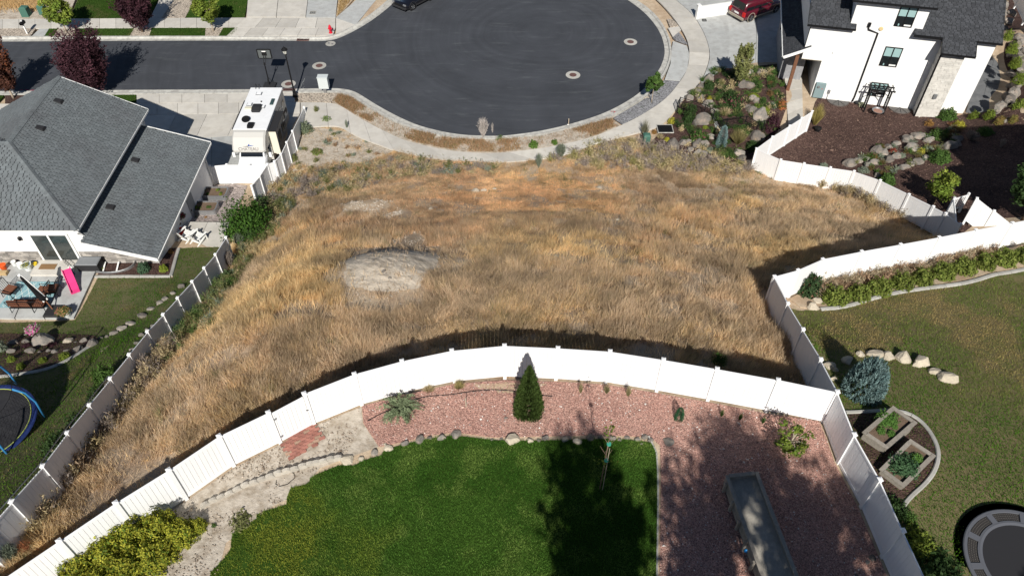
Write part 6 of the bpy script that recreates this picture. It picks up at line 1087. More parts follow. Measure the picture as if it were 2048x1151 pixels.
a = Vector(Zp(1495,44,SW)); b_ = Vector(Zp(1551,24,SW)); d_ = b_-a; rz = math.atan2(d_.y, d_.x)+math.pi/2; n_ = Vector((-d_.y, d_.x, 0)).normalized(); c_ = a+d_*.5+n_*.86
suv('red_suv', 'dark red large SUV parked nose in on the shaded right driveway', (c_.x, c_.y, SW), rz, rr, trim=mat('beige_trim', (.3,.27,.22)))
fa = Vector(Zp(821,22,S)); hd = Vector(Zp(840,-2,S))-fa; hd = Vector((.62,.78,0)); c_ = fa+hd*1.6+Vector((-.78,.62,0))*.8
suv('black_sedan', 'black car parked along the kerb at the top edge', (c_.x, c_.y, S), math.atan2(hd.y, hd.x)-math.pi/2, bk, L=4.6, W=1.86, H=1.46, hood=1.3, wag=False)
def motorhome():
    t = thing('motorhome', 'white and cream motorhome parked on the left driveway', 'motorhome', (-18.55,47.8,SW)); hw = 1.17
    wht = mat('rv_white', (.78,.79,.8), (.72,.73,.74), 1.5, .35); crm = mat('rv_cream', (.52,.51,.48), None, rough=.35); gr = mat('rv_grey', (.28,.27,.25), (.2,.19,.18), 1., .5)
    MB().box(-hw,hw,-2.0,3.35,.5,3.06).build('body', crm, t); bt = MB().box(-hw-.03,hw+.03,-2.05,3.4,3.06,3.14,None,.02).build('roof', wht, t)
    MB().box(-hw-.012,hw+.012,-1.6,3.36,.45,1.0).build('skirt', gr, t)
    pr = [(-1.98,3.12),(-2.35,3.1),(-2.75,2.93),(-3.12,2.55),(-3.3,2.2),(-3.28,2.06),(-1.98,2.02)]; b = MB(); n = len(pr)
    for hwx, zoff in ((-hw,0),(-hw+.1,0)): pass
    secs = [(-hw, .12), (-hw+.12, 0), (hw-.12, 0), (hw, .12)]; V = []
    for x, ins in secs:
        for y, z in pr: V.append((x, y+ins*(1 if y < -2.1 else 0), z-ins*(.6 if z > 2.5 and y < -2.0 else 0)))
    F = [(i*n+k, i*n+(k+1) % n, (i+1)*n+(k+1) % n, (i+1)*n+k) for i in range(3) for k in range(n)]+[tuple(range(n)), tuple(3*n+k for k in range(n))]; b.add(V, F); oc = fixn(b.build('overcab', crm, t))
    # lettering on the overcab face (between profile points 3 and 4)
    p3, p4 = Vector((0,-3.12,2.55)), Vector((0,-3.3,2.2)); up = (p3-p4).normalized(); nr = Vector((0,-up.z,up.y)); nr = nr if nr.y < 0 else -nr
    def text(s_, size, c, m, name='lettering', ex=.004):
        cu = bpy.data.curves.new(name, 'FONT'); cu.body = s_; cu.size = size; cu.align_x = 'CENTER'; cu.align_y = 'CENTER'; cu.extrude = ex; ob = bpy.data.objects.new(name, cu); col.objects.link(ob); dg = bpy.context.evaluated_depsgraph_get(); me = bpy.data.meshes.new_from_object(ob.evaluated_get(dg)); bpy.data.objects.remove(ob); me.materials.clear(); me.materials.append(m)
        X = Vector((1,0,0)); Mx = Matrix((( X.x, up.x, nr.x, c.x), (X.y, up.y, nr.y, c.y), (X.z, up.z, nr.z, c.z), (0,0,0,1))); me.transform(Mx); return link(name, me, oc)
    dk = mat('lettering_grey', (.12,.11,.1)); text('CHATEAU', .31, p4+(p3-p4)*.3+nr*.012, dk)
    bl = mat('logo_blue', (.05,.1,.3)); c = p4+(p3-p4)*.86+nr*.012; up2 = up
    for pts, m_ in (([(-.42,-.05),(-.05,0),(.1,.04),(-.02,-.06)], dk), ([(.0,-.03),(.42,.02),(.2,.05),(.06,.03)], bl), ([(-.04,.0),(.05,.14),(.1,.13),(.08,.0)], bl)):
        b = MB(); b.add([tuple(c+Vector((x,0,0))+up2*y) for x, y in pts], [tuple(range(len(pts)))]); b.build('logo', m_, oc)
    # cab
    loft([(-3.86,ring(.8,.55,1.05,.1)),(-3.75,ring(.93,.5,1.25,.12)),(-3.0,ring(.98,.5,1.42,.12)),(-1.9,ring(1.0,.5,1.5,.1))], 'cab', wht, t, True)
    loft([(-3.06,ring(.9,1.35,1.45,.03)),(-2.55,ring(.86,1.35,2.08,.06)),(-1.9,ring(.88,1.35,2.08,.06))], 'cab_top', wht, t)
    panel('windscreen', [(-.8,-3.03,1.47),(.8,-3.03,1.47),(.74,-2.6,2.02),(-.74,-2.6,2.02)], M_CGLASS, t, .02); MB().box(-.62,.62,-3.9,-3.84,.72,1.02).build('grille', M_BLACK, t); MB().box(-.98,.98,-3.98,-3.82,.45,.66,None,.04).build('bumper', M_GREYM, t)
    for s_ in (1,-1):
        MB().box(min(s_*.66,s_*.86),max(s_*.66,s_*.86),-3.9,-3.8,.78,1.0).build('headlight', M_GALV, t); panel('cab_window', ([(s_*1.0,-2.8,1.5),(s_*1.0,-2.0,1.5),(s_*.92,-2.05,2.0),(s_*.92,-2.5,2.0)])[::s_], M_CGLASS, t, .015); wheel(t, s_*.9, -2.95, .39); wheel(t, s_*.95, 1.3, .39)
        MB().bar((s_*.98,-2.75,1.5), (s_*1.25,-2.85,1.55), .04).build('mirror_arm', M_BLACK, t); MB().box(min(s_*1.2,s_*1.4),max(s_*1.2,s_*1.4),-2.92,-2.8,1.35,1.75,None,.03).build('mirror', M_WHITE, t)
    zr = 3.14
    for x, y, w_, l_ in ((-.35,2.5,.22,.2),(-.72,1.05,.2,.2),(.3,.75,.2,.2)): h_ = MB().box(x-w_,x+w_,y-l_,y+l_,zr,zr+.07,None,.02).build('roof_hatch', M_GREYM, t); MB().box(x-w_*.75,x+w_*.75,y-l_*.75,y+l_*.75,zr+.07,zr+.1,None,.012).build('dome', wht, h_)
    MB().box(-.95,-.35,.42,.72,zr,zr+.09,None,.02).build('cream_vent', mat('rv_vent_cream', (.6,.57,.45)), t)
    loft([(.05,ring(.3,zr,zr+.2,.05)),(.35,ring(.34,zr,zr+.28,.08)),(.8,ring(.34,zr,zr+.26,.08))], 'air_conditioner', M_DARK, t); MB().box(.75,1.0,1.0,1.75,zr,zr+.12,None,.04).build('tinted_skylight', mat('tinted_glass', (.04,.07,.07), rough=.1), t)
    for o in t.children:
        if o.name.startswith('air_conditioner'): o.location = (-.05,0,0)
    MB().lathe([(.28,.02),(.3,.06),(.12,.02),(.001,.01)], 18, Matrix.Translation((-.5,-.95,zr+.08))@Matrix.Rotation(R(20),4,'X')).build('satellite_dish', M_BLACK, t); loft([(-1.95,ring(.2,zr,zr+.14,.04)),(-1.7,ring(.23,zr,zr+.2,.05)),(-1.4,ring(.23,zr,zr+.17,.05))], 'vent_cover', M_BLACK, t); MB().lathe([(.06,0),(.06,.06),(.001,.06)],8,Matrix.Translation((.05,1.45,zr))).build('pipe_cap', M_BLACK, t)
    MB().tube([(-hw-.09,-1.85,3.02),(-hw-.09,1.7,3.02)], .075, 8).build('awning', M_BLACK, t)
    for x in (-.75,-.5): MB().tube([(x,3.5,1.2),(x,3.5,3.2),(x,3.42,3.42),(x,3.25,3.45),(x,3.12,3.2)], .02, 5).build('ladder_rail', M_BLACK, t)
    for k in range(6): MB().tube([(-.75,3.5,1.35+.3*k),(-.5,3.5,1.35+.3*k)], .016, 5).build('rung', M_BLACK, t)
    so_ = MB().box(hw,hw+.5,-1.75,.75,.85,2.75,None,.02).build('slide_out', gr, t); MB().box(hw,hw+.56,-1.8,.8,2.75,2.8).build('slide_topper', M_DARK, so_); MB().box(hw+.02,hw+.52,-1.8,-1.74,.84,2.78).build('slide_end', mat('slide_cream', (.7,.66,.55)), so_)
    for y0, y1, z0, z1, x in ((-1.4,-.7,1.6,2.3,hw+.5),(-.3,.1,1.6,2.3,hw+.5),(.2,.65,1.6,2.3,hw+.5),(1.2,1.8,1.75,2.45,hw),(2.3,2.9,1.75,2.45,hw),(-1.95,-1.85,1.6,2.4,hw)): MB().box(x-.01,x+.03,y0,y1,z0,z1).build('side_window', M_CGLASS, t)
    for y in (1.0,2.1,2.9): MB().box(hw,hw+.02,y,y+.35,1.15,1.45).build('hatch', M_DARK, t)
    panel('stripe', [(hw+.013,3.2,1.4),(hw+.013,-.4+1.3,1.5),(hw+.013,.9,1.75),(hw+.013,3.2,1.6)][::-1], mat('rv_stripe', (.1,.08,.07)), t, .006)
motorhome()
# ---------------------------------------------------------------- street furniture
def lamp():
    p = Zp(590.4,193,SW); h = hgt(p, 93); t = thing('street_lamp','tall black street lamp with lantern head beside the motorhome','street lamp',p); MB().lathe([(.2,-.02),(.2,.1),(.14,.3),(.13,.55),(.085,.65)], 14).build('base', M_BLACK, t); MB().lathe([(.07,.6),(.05,h-.75)], 10).build('pole', M_BLACK, t)
    MB().lathe([(.05,h-.76),(.11,h-.72),(.07,h-.66),(.12,h-.62)], 10).build('collar', M_BLACK, t); MB().lathe([(.12,h-.6),(.19,h-.28),(.18,h-.27)], 10).build('lantern_glass', mat('lantern_glass', (.55,.55,.5), rough=.3), t); MB().lathe([(.26,h-.28),(.24,h-.22),(.1,h-.1),(.03,h-.06),(.02,h),(.001,h)], 12).build('lantern_roof', M_BLACK, t)
    for k in range(4): a = k*math.pi/2; MB().bar((.125*math.cos(a),.125*math.sin(a),h-.61), (.2*math.cos(a),.2*math.sin(a),h-.27), .018).build('rib', M_BLACK, t)
lamp()
def hoop():
    p = Zp(540.5,172,S); h = hgt(p, 105); t = thing('basketball_hoop','portable basketball hoop standing at the kerb behind the motorhome','basketball hoop',p); MB().box(-.5,.5,-.55,.35,0,.2,None,.05).build('base', M_DARK, t); MB().tube([(0,-.1,.15),(0,-.02,h-.9)], .05, 8).build('pole', M_BLACK, t)
    for s_ in (-.08,.08): MB().bar((s_,-.02,h-1.1), (s_,.5,h-.5), .04).build('arm', M_BLACK, t)
    bb = MB().box(-.55,.55,.5,.54,h-.8,h-.05).build('backboard', mat('backboard_clear', (.1,.11,.11), rough=.2), t)
    for q in ((-.58,-.5,h-.82,h-.03),(.5,.58,h-.82,h-.03)): MB().box(q[0],q[1],.48,.56,q[2],q[3]).build('frame', M_BLACK, bb)
    for zz in (h-.84,h-.06): MB().box(-.5,.5,.48,.56,zz,zz+.06).build('frame', M_BLACK, bb)
    MB().box(-.2,.2,.47,.49,h-.55,h-.2).build('bracket', M_BLACK, bb); MB().box(-.16,.16,.455,.468,h-.22,h-.14).build('label', M_WHITE, bb)
    MB().tube([(.22*math.cos(a),.8+.22*math.sin(a),h-.66) for a in [2*math.pi*k/16 for k in range(17)]], .012, 5, False).build('rim', mat('orange_rim', (.5,.12,.02)), t)
    for s_ in (-.25,.25): MB().tube([(0,-.08,.9),(s_,.25,.2)], .015, 5).build('brace', M_BLACK, t)
hoop()
p = Zp(651,184.5,SW); t = thing('cluster_mailbox','pale grey cluster mailbox on a pedestal at the kerb','mailbox',p); MB().box(-.12,.12,-.12,.12,0,.45).build('pedestal', M_GREYM, t); bo = MB().box(-.4,.4,-.26,.26,.45,1.45,None,.02).build('cabinet', mat('mailbox_grey', (.52,.56,.56), rough=.4), t)
MB().box(-.43,.43,-.3,.3,1.45,1.5,None,.015).build('lid', mat('mailbox_grey'), bo) if False else MB().box(-.43,.43,-.3,.3,1.45,1.5,None,.015).build('lid', MATS['mailbox_grey'], bo)
p = Zp(661.5,66,SW); t = thing('fire_hydrant','bright red fire hydrant on the top sidewalk','fire hydrant',p); M_HYD = mat('hydrant_red', (.55,.02,.04), rough=.35); MB().lathe([(.17,0),(.17,.05),(.11,.07),(.11,.5),(.15,.52),(.15,.57),(.12,.6),(.11,.68),(.05,.76),(.03,.8),(.001,.8)], 14).build('barrel', M_HYD, t)
for s_ in (-1,1): MB().tube([(.08*s_,0,.4),(.2*s_,0,.4)], .055, 8).build('nozzle', M_HYD, t)
MB().tube([(.0,-.08,.36),(0,-.2,.36)], .08, 8).build('nozzle', M_HYD, t); MB().tube([(.2,0,.4),(.28,-.02,.38)], .06, 8).build('cap', M_BLACK, t)
p = Zp(55,68,SW); hh = hgt(p, 46); t = thing('post_mailbox','black mailbox on a slanting white post at the top left kerb','mailbox',p); MB().box(-.05,.05,-.05,.05,0,hh-.05).build('post', M_FRAMEW, t); b = MB(); b.lathe([(.15,-.28),(.15,.28)], 12, Matrix.Translation((0,.02,hh+.02))@Matrix.Rotation(R(90),4,'X')); b.box(-.15,.15,-.26,.3,hh-.12,hh+.02); b.build('box', M_BLACK, t); MB().box(-.06,.06,-.06,.06,hh+.16,hh+.22).build('finial', M_FRAMEW, t)
M_UG = mat('utility_green', (.06,.14,.11), rough=.6)
for px, py, w_, h_, lb in ((54,31,.34,.9,'dark green utility pedestal in the dry corner plot'),(88,27,.3,.9,'pale green utility pedestal beside the green maple'),(1292,284,.26,.75,'green utility pedestal at the sidewalk below the feather grass')):
    p = Zp(px, py, SW); t = thing('utility_pedestal', lb, 'utility box', p); MB().box(-w_,w_,-w_,w_,-.05,h_-.1,None,.03).build('cabinet', M_UG, t); b = MB(); b.add([(-w_*1.04,-w_*1.04,h_-.1),(w_*1.04,-w_*1.04,h_-.1),(w_*1.04,w_*1.04,h_-.1),(-w_*1.04,w_*1.04,h_-.1),(-w_*.6,-w_*.6,h_),(w_*.6,-w_*.6,h_),(w_*.6,w_*.6,h_),(-w_*.6,w_*.6,h_)], [(3,2,1,0),(4,5,6,7),(0,1,5,4),(1,2,6,5),(2,3,7,6),(3,0,4,7)]); b.build('lid', M_UG, t)
a = Vector(Zp(1393,37,SW)); b_ = Vector(Zp(1452,28,SW)); d_ = (b_-a); t = thing('low_white_wall','low white garden wall beside the red SUV','wall',tuple(a)); L_ = d_.length; rz = math.atan2(d_.y, d_.x)
t.rotation_euler = (0,0,rz); MB().box(.15,L_+1.5,-.1,.1,-.1,1.15).build('panel', M_WHITE, t); MB().box(-.12,.15,-.16,.16,-.1,1.3).build('pier', M_WHITE, t); MB().box(-.15,.18,-.19,.19,1.3,1.36).build('coping', M_WHITE, t)
p = Zp(1137,249,SW); t = thing('survey_stake','thin pale wooden stake at the kerb','stake',p); MB().box(-.03,.03,-.015,.015,-.05,.55).build('stake', M_BARKP, t); MB().box(-.12,.02,-.1,.0,0,.03).build('ribbon', M_WHITE, t)
def scribble(name, label, px, z, m, n, sd, w=.06, sx=1., sy=.3):
    p = Zp(px[0], px[1], z); t = thing(name, label, 'paint mark', p); rg = random.Random(sd)
    for k in range(n): x = (k/n-.5)*sx*2; MB().bar((x,rg.uniform(-sy,sy),.006+.0006*k), (x+rg.uniform(-.05,.35)*sx,rg.uniform(-sy,sy),.006+.0006*k), w, .004).build('stroke', m, t)
scribble('utility_mark','faint magenta utility paint marks on the street by the left plum',(78,179.5),S+.004,mat('magenta_paint', (.35,.05,.1)),7,3,.07,1.6,.12); scribble('utility_mark','red utility paint letters sprayed on the lower right kerb',(1231,224),S+.12,mat('red_paint', (.5,.06,.07)),6,5,.05,.35,.12)
scribble('chalk_mark','pale chalky scuffs on the asphalt beside the cluster mailbox',(607,168),S+.004,mat('chalk_scuff', (.2,.21,.21)),6,8,.05,.2,.9)
# iron railing of the rock garden
rp = [(1352,226),(1357,217),(1407,232),(1424,243),(1442,262),(1450,260),(1488,255),(1511,268),(1524,264)]; t = None
P = [G(*q) for q in rp]; t = thing('iron_railing','black iron railing zigzagging through the rock garden','railing',P[0]); o_ = Vector(P[0])
for q in P: MB().box(q[0]-o_.x-.03,q[0]-o_.x+.03,q[1]-o_.y-.03,q[1]-o_.y+.03,q[2]-o_.z-.1,q[2]-o_.z+1.05).build('post', M_BLACK, t)
for a, b_ in zip(P, P[1:]):
    for k in range(7): z = .12+.15*k; MB().bar(Vector(a)-o_+Vector((0,0,z)), Vector(b_)-o_+Vector((0,0,z)), .022 if k < 6 else .04).build('rail', M_BLACK, t)
# ---------------------------------------------------------------- left yard furniture
def adirondack(px, py, lb):
    p = Zp(px, py, -9.62); t = thing('adirondack_chair', lb, 'chair', p, R(155)); m = mat('white_resin', (.78,.78,.75), rough=.5)
    for s_ in (-.3,.3): MB().bar((s_,-.45,.0), (s_,-.38,.52), .07, .05).build('front_leg', m, t); MB().bar((s_,-.4,.32), (s_,.45,.02), .05, .1).build('rear_leg', m, t); MB().bar((s_*1.15,-.5,.55), (s_*1.15,.3,.55), .13, .035).build('arm', m, t)
    for k in range(6): y = -.42+.12*k; MB().box(-.28,.28,y,y+.1,.36-.035*k,.39-.035*k).build('seat_slat', m, t)
    for k in range(6): x = -.24+.096*k; MB().bar((x,.18,.15), (x*1.15,.52,.95-.06*abs(k-2.5)), .08, .025).build('back_slat', m, t)
adirondack(374,478,'white slatted garden chair on the side patio, nearer the house'); adirondack(398,483,'white slatted garden chair on the side patio, farther from the house')
def pot(name, label, px, py, z, r, h, m, flowers=None, typ='dome', c=GREEN, fl=None, fr=0.):
    p = Zp(px, py, z); t = thing(name, label, 'pot', p); MB().lathe([(r*.7,0),(r,h*.95),(r*1.08,h),(r*.95,h),(r*.9,h*.85),(.001,h*.85)], 16).build('pot', m, t)
    if flowers: o = link('flowers', proto(typ, c, fl, fr), t, (0,0,h*.85)); o.scale = (r*1.4, r*1.4, flowers)
M_WPOT = mat('white_glazed', (.72,.74,.72), rough=.25)
pot('flower_pot','white pot of dark pink flowers beside the garage wall',365,444,-9.62,.26,.5,M_WPOT,.5,fl=(.35,.03,.09),fr=.5); pot('flower_pot','small white pot with pink flowers by the red chair ring',358,455,-9.62,.17,.3,M_WPOT,.25,fl=(.5,.1,.15),fr=.3)
t = thing('red_swim_ring','bright red plastic ring lying behind the white garden chairs','toy',Zp(360,464,-9.55)); MB().tube([(.28*math.cos(a),.28*math.sin(a),.08) for a in [2*math.pi*k/16 for k in range(17)]], .08, 8, False).build('tube', mat('red_plastic', (.6,.03,.02), rough=.3), t, True)
for px, py, lb in ((426,383,'upper galvanised raised bed beside the garage wall'),(405,412,'lower galvanised raised bed beside the garage wall')):
    p = GL(px, py, .5); t = thing('raised_bed', lb, 'raised bed', p); b = MB(); prf = []; hx, hy, cr = .95, .5, .2
    for cx, cy, a0 in ((hx-cr,hy-cr,0),(-hx+cr,hy-cr,90),(-hx+cr,-hy+cr,180),(hx-cr,-hy+cr,270)): prf += [(cx+cr*math.cos(R(a0+22.5*k)), cy+cr*math.sin(R(a0+22.5*k))) for k in range(5)]
    n = len(prf); V = [(x*s_, y*s_, z) for s_, z in ((1,-.15),(1,.5),(1.04,.52),(.95,.52),(.94,.4)) for x, y in prf]; F = [(i*n+k, i*n+(k+1) % n, (i+1)*n+(k+1) % n, (i+1)*n+k) for i in range(4) for k in range(n)]; b.add(V, F); fixn(b.build('wall', M_GALV, t)); b = MB(); b.add([(x*.95, y*.95, .42) for x, y in prf], [tuple(range(n))]); b.build('soil', M_SOIL, t)
    for k in range(6): o = link('seedling', proto('loose', GREEN if k % 3 else LIME, None, 0., 0, .3), t, (random.uniform(-.7,.7), random.uniform(-.3,.3), .42)); o.scale = (.13,.13,.2)
rock('grey flat stone below the lower raised bed, left one',384,423,18,hf=.4); rock('grey flat stone below the lower raised bed, right one',402,423,16,hf=.4)
# window well by the rear wall
p = (-24.0, 33.2, -8.9); t = thing('window_well','half round metal window well under the left house wainscot','window well',p); wl_ = 1.35
V = [(-wl_*math.cos(math.pi*k/16), -.95*math.sin(math.pi*k/16)**.8 if 0 < k < 16 else 0) for k in range(17)]; b = MB()
b.add([(x, y, z) for z in (-.9,.12) for x, y in V], [(k, k+1, 18+k, 17+k) for k in range(16)]); b.build('liner', M_GALV, t); MB().tube([(x, y, .12) for x, y in V], .03, 6).build('rim', M_GALV, t); b = MB(); b.add([(x, y, -.35) for x, y in V], [tuple(range(17))]); fixn(b.build('floor', M_DARK, t))
for x in (-.45,.35): MB().bar((x,-.02,.08), (x+.1,-.75,.0), .09, .02).build('strut', M_FRAMEW, t)
p = Zp(177,541,PZ0); t = thing('deck_box','grey plastic deck storage box against the left house','deck box',(p[0]+.1,p[1]+.25,PZ0)); MB().box(-.62,.62,-.33,.33,0,.5,None,.03).build('bin', M_DARK, t); MB().box(-.65,.65,-.36,.36,.5,.6,None,.04).build('lid', mat('box_grey', (.2,.21,.22), rough=.6), t)
p = Zp(96,533,PZ0+.145); t = thing('door_mat','brown coir door mat on the step','mat',p); MB().box(-.48,.48,-.22,.22,0,.02).build('pile', mat('coir', (.26,.16,.08), (.2,.12,.06), 20), t)
p = Zp(66,588,PZ0); t = thing('outdoor_rug','teal outdoor rug with pale lattice pattern on the patio','rug',(p[0]-.05,p[1],PZ0+.004)); b = MB(); b.add([(-1.5,-1.05,0),(1.3,-1.05,0),(1.3,1.0,0),(-1.3,1.0,0),(-1.5,-1.05,.012),(1.3,-1.05,.012),(1.3,1.0,.012),(-1.3,1.0,.012)], [(3,2,1,0),(4,5,6,7),(0,1,5,4),(1,2,6,5),(2,3,7,6),(3,0,4,7)]); b.build('weave', mat('teal_rug', (.2,.36,.4), (.25,.4,.43), 12), t)
lt = mat('rug_line', (.55,.62,.6))
for k in range(7):
    for s_ in (-1,1):
        x = -1.2+.4*k; a = (x, -1.0, .0135+.0005*(s_ > 0)); e = (max(-1.3,min(1.25,x+s_*1.1)), -1.0+abs(max(-1.3,min(1.25,x+s_*1.1))-x)*1.75, a[2]); MB().bar(a, e, .035, .002).build('line', lt, t)
M_CUSH = mat('rust_cushion', (.15,.06,.035), (.18,.075,.045), 10, .8)
def lounge(px, py, lb, rz, w_=.66, name='patio_chair', cat='chair'):
    p = Zp(px, py, PZ0); t = thing(name, lb, cat, p, R(rz)); h = w_/2
    for x in (-h,h):
        MB().tube([(x,-.3,0),(x,-.34,.55),(x,.3,.6)], .02, 6).build('arm', M_BLACK, t); MB().tube([(x,.35,0),(x,.3,.4),(x,.42,.95)], .02, 6).build('back_leg', M_BLACK, t)
    n = max(5, int(w_/.11))
    for k in range(n+1): x = -h+w_*k/n; MB().tube([(x,.31,.42),(x,.42,.94)], .01, 5).build('spindle', M_BLACK, t)
    MB().tube([(-h,.42,.95),(0,.44,1.0),(h,.42,.95)], .02, 6).build('top_rail', M_BLACK, t); k = max(1, round(w_/.66))
    for j in range(k): MB().box(-h+.03+w_/k*j,-h-.03+w_/k*(j+1),-.3,.26,.36,.5,None,.04).build('seat_cushion', M_CUSH, t)
    if k > 1:
        for j in range(k): MB().box(-h+.03+w_/k*j,-h-.03+w_/k*(j+1),.22,.34,.5,.92,None,.03).build('back_cushion', M_CUSH, t)
    MB().box(-h,h,-.3,.3,.3,.35).build('seat_frame', M_BLACK, t)
lounge(25,588,'black metal patio chair with rust cushion at the left of the rug',75); lounge(52,616,'rust cushioned patio loveseat along the bottom of the rug',180,1.25,'patio_loveseat','loveseat'); lounge(110,586,'patio chair with rust cushion right of the umbrella',-85); lounge(92,590,'patio chair with rust cushion just behind the umbrella pole',-95); lounge(86,616,'square rust cushioned patio chair beside the umbrella base',180)
p = Zp(108,624,PZ0); t = thing('patio_umbrella','closed black and white cantilever umbrella leaning over the rug','umbrella',(p[0],p[1],PZ0)); MB().box(-.42,.42,-.42,.42,0,.16,None,.03).build('base', M_DARK, t); MB().tube([(-.05,.1,.1),(-.35,.3,.9),(-.7,.3,2.0)], .035, 8).build('pole', mat('umbrella_pole', (.2,.09,.05)), t)
b = MB(); d0 = Vector((-.25,.2,.75)); d1 = Vector((-.92,.36,2.6)); ax_ = (d1-d0); 
b.tube([tuple(d0+ax_*f_) for f_ in (0,.08,.3,.6,.9,1)], [.05,.2,.17,.13,.09,.05], 10); b.build('canopy', M_BLACK, t)
for k in range(3): a = 2.1*k+.4; MB().tube([tuple(d0+ax_*f_+Vector((math.cos(a)*r_, math.sin(a)*r_*.6, math.sin(a)*r_*.3))) for f_, r_ in ((.02,.16),(.35,.15),(.7,.12),(.98,.07))], [.05,.045,.04,.03], 6).build('white_fold', M_FRAMEW, t)
MB().lathe([(.07,-.05),(.1,0),(.07,.05)],10,Matrix.Translation(d1)).build('finial', M_FRAMEW, t)
p = Zp(148,572,PZ0); t = thing('toy_slide','bright pink plastic toy slide on the patio','toy slide',p,R(32)); b = MB(); pk = mat('pink_plastic', (.65,.05,.2), rough=.3)
Q = [(0,.75,.75),(0,.45,.62),(0,0,.3),(0,-.45,.1),(0,-.7,.09)]
for x0, x1, zz in ((-.2,.2,0),(-.24,-.2,.1),(.2,.24,.1)):
    V = []
    for _, y, z in Q: V += [(x0,y,z-.04),(x1,y,z-.04),(x1,y,z+zz+.01),(x0,y,z+zz+.01)]
    n = len(Q); b.add(V, [(i*4+k, i*4+(k+1) % 4, (i+1)*4+(k+1) % 4, (i+1)*4+k) for i in range(n-1) for k in range(4)]+[(3,2,1,0), tuple((n-1)*4+k for k in range(4))])
fixn(b.build('chute', pk, t)); 
for s_ in (-.2,.2): MB().bar((s_,.75,.7), (s_*1.2,1.0,0), .05).build('leg', mat('navy_plastic', (.02,.03,.15)), t)
for k in range(3): MB().bar((-.22,.8+.06*k,.55-.18*k), (.22,.8+.06*k,.55-.18*k), .04).build('step', MATS['navy_plastic'], t)
pot('flower_pot','larger white pot with mixed flowers at the patio corner',134,632,PZ0,.3,.42,M_WPOT,.45,fl=(.55,.3,.15),fr=.35); pot('flower_pot','smaller white pot with pink flowers left of the larger one',125,630,PZ0,.24,.34,M_WPOT,.35,fl=(.5,.15,.15),fr=.4)
pot('bucket','white bucket full of bright toys by the rear wall',58,538,PZ0,.26,.4,M_WPOT,.15,typ='loose',c=YELLOW,fl=(.1,.25,.5),fr=.3); pot('bucket','plain white bucket left of the toy bucket',42,535,PZ0,.18,.33,M_WPOT); pot('watering_can','small yellow toy watering can beside the toy bucket',73,532,PZ0,.12,.25,mat('yellow_plastic', (.6,.45,.03), rough=.35)); pot('bucket','orange bucket at the left edge of the patio',9,538,PZ0,.2,.35,mat('orange_plastic', (.65,.1,.02), rough=.35)); pot('bucket','small white and grey bucket near the rear wall lamp',30,530,PZ0,.14,.3,M_WPOT)
p = Zp(8,548,PZ0); tag(MB().box(-.25,.25,-.15,.15,0,.22,None,.02).build('wooden_crate', mat('pine', (.42,.3,.16)), loc=p), 'small wooden crate below the orange bucket', 'crate'); p = Zp(146,542,PZ0); tag(MB().lathe([(.13,0),(.16,.3),(.17,.34),(.001,.36)],14).build('covered_bowl', M_WPOT, loc=p), 'round white covered bowl beside the deck box', 'bowl')
p = Zp(138,537,PZ0); t = thing('bicycle_rack','thin black wire rack leaning between step and deck box','rack',p,R(-40)); 
for k in range(6): MB().tube([(-.5+.2*k,0,0),(-.5+.2*k,.12,.5)], .012, 5).build('wire', M_BLACK, t)
for z in (.05,.45): MB().tube([(-.5,z*.25,z),(.5,z*.25,z)], .016, 5).build('rail', M_BLACK, t)
p = G(76,690); t = thing('flower_basket','round pink and white flower basket on a stand among the rocks','flower basket',(p[0],p[1]+.3,p[2])); MB().tube([(0,0,0),(0,0,.8)], .02, 6).build('stand', M_BLACK, t); MB().lathe([(.12,.75),(.27,.95),(.25,.95)],12).build('basket', M_BARK, t); o = link('flowers', proto('dome', ((.2,.25,.12),(.4,.42,.35)), (.6,.1,.35), .4, 0, .5), t, (0,0,.9)); o.scale = (.42,.42,.4)
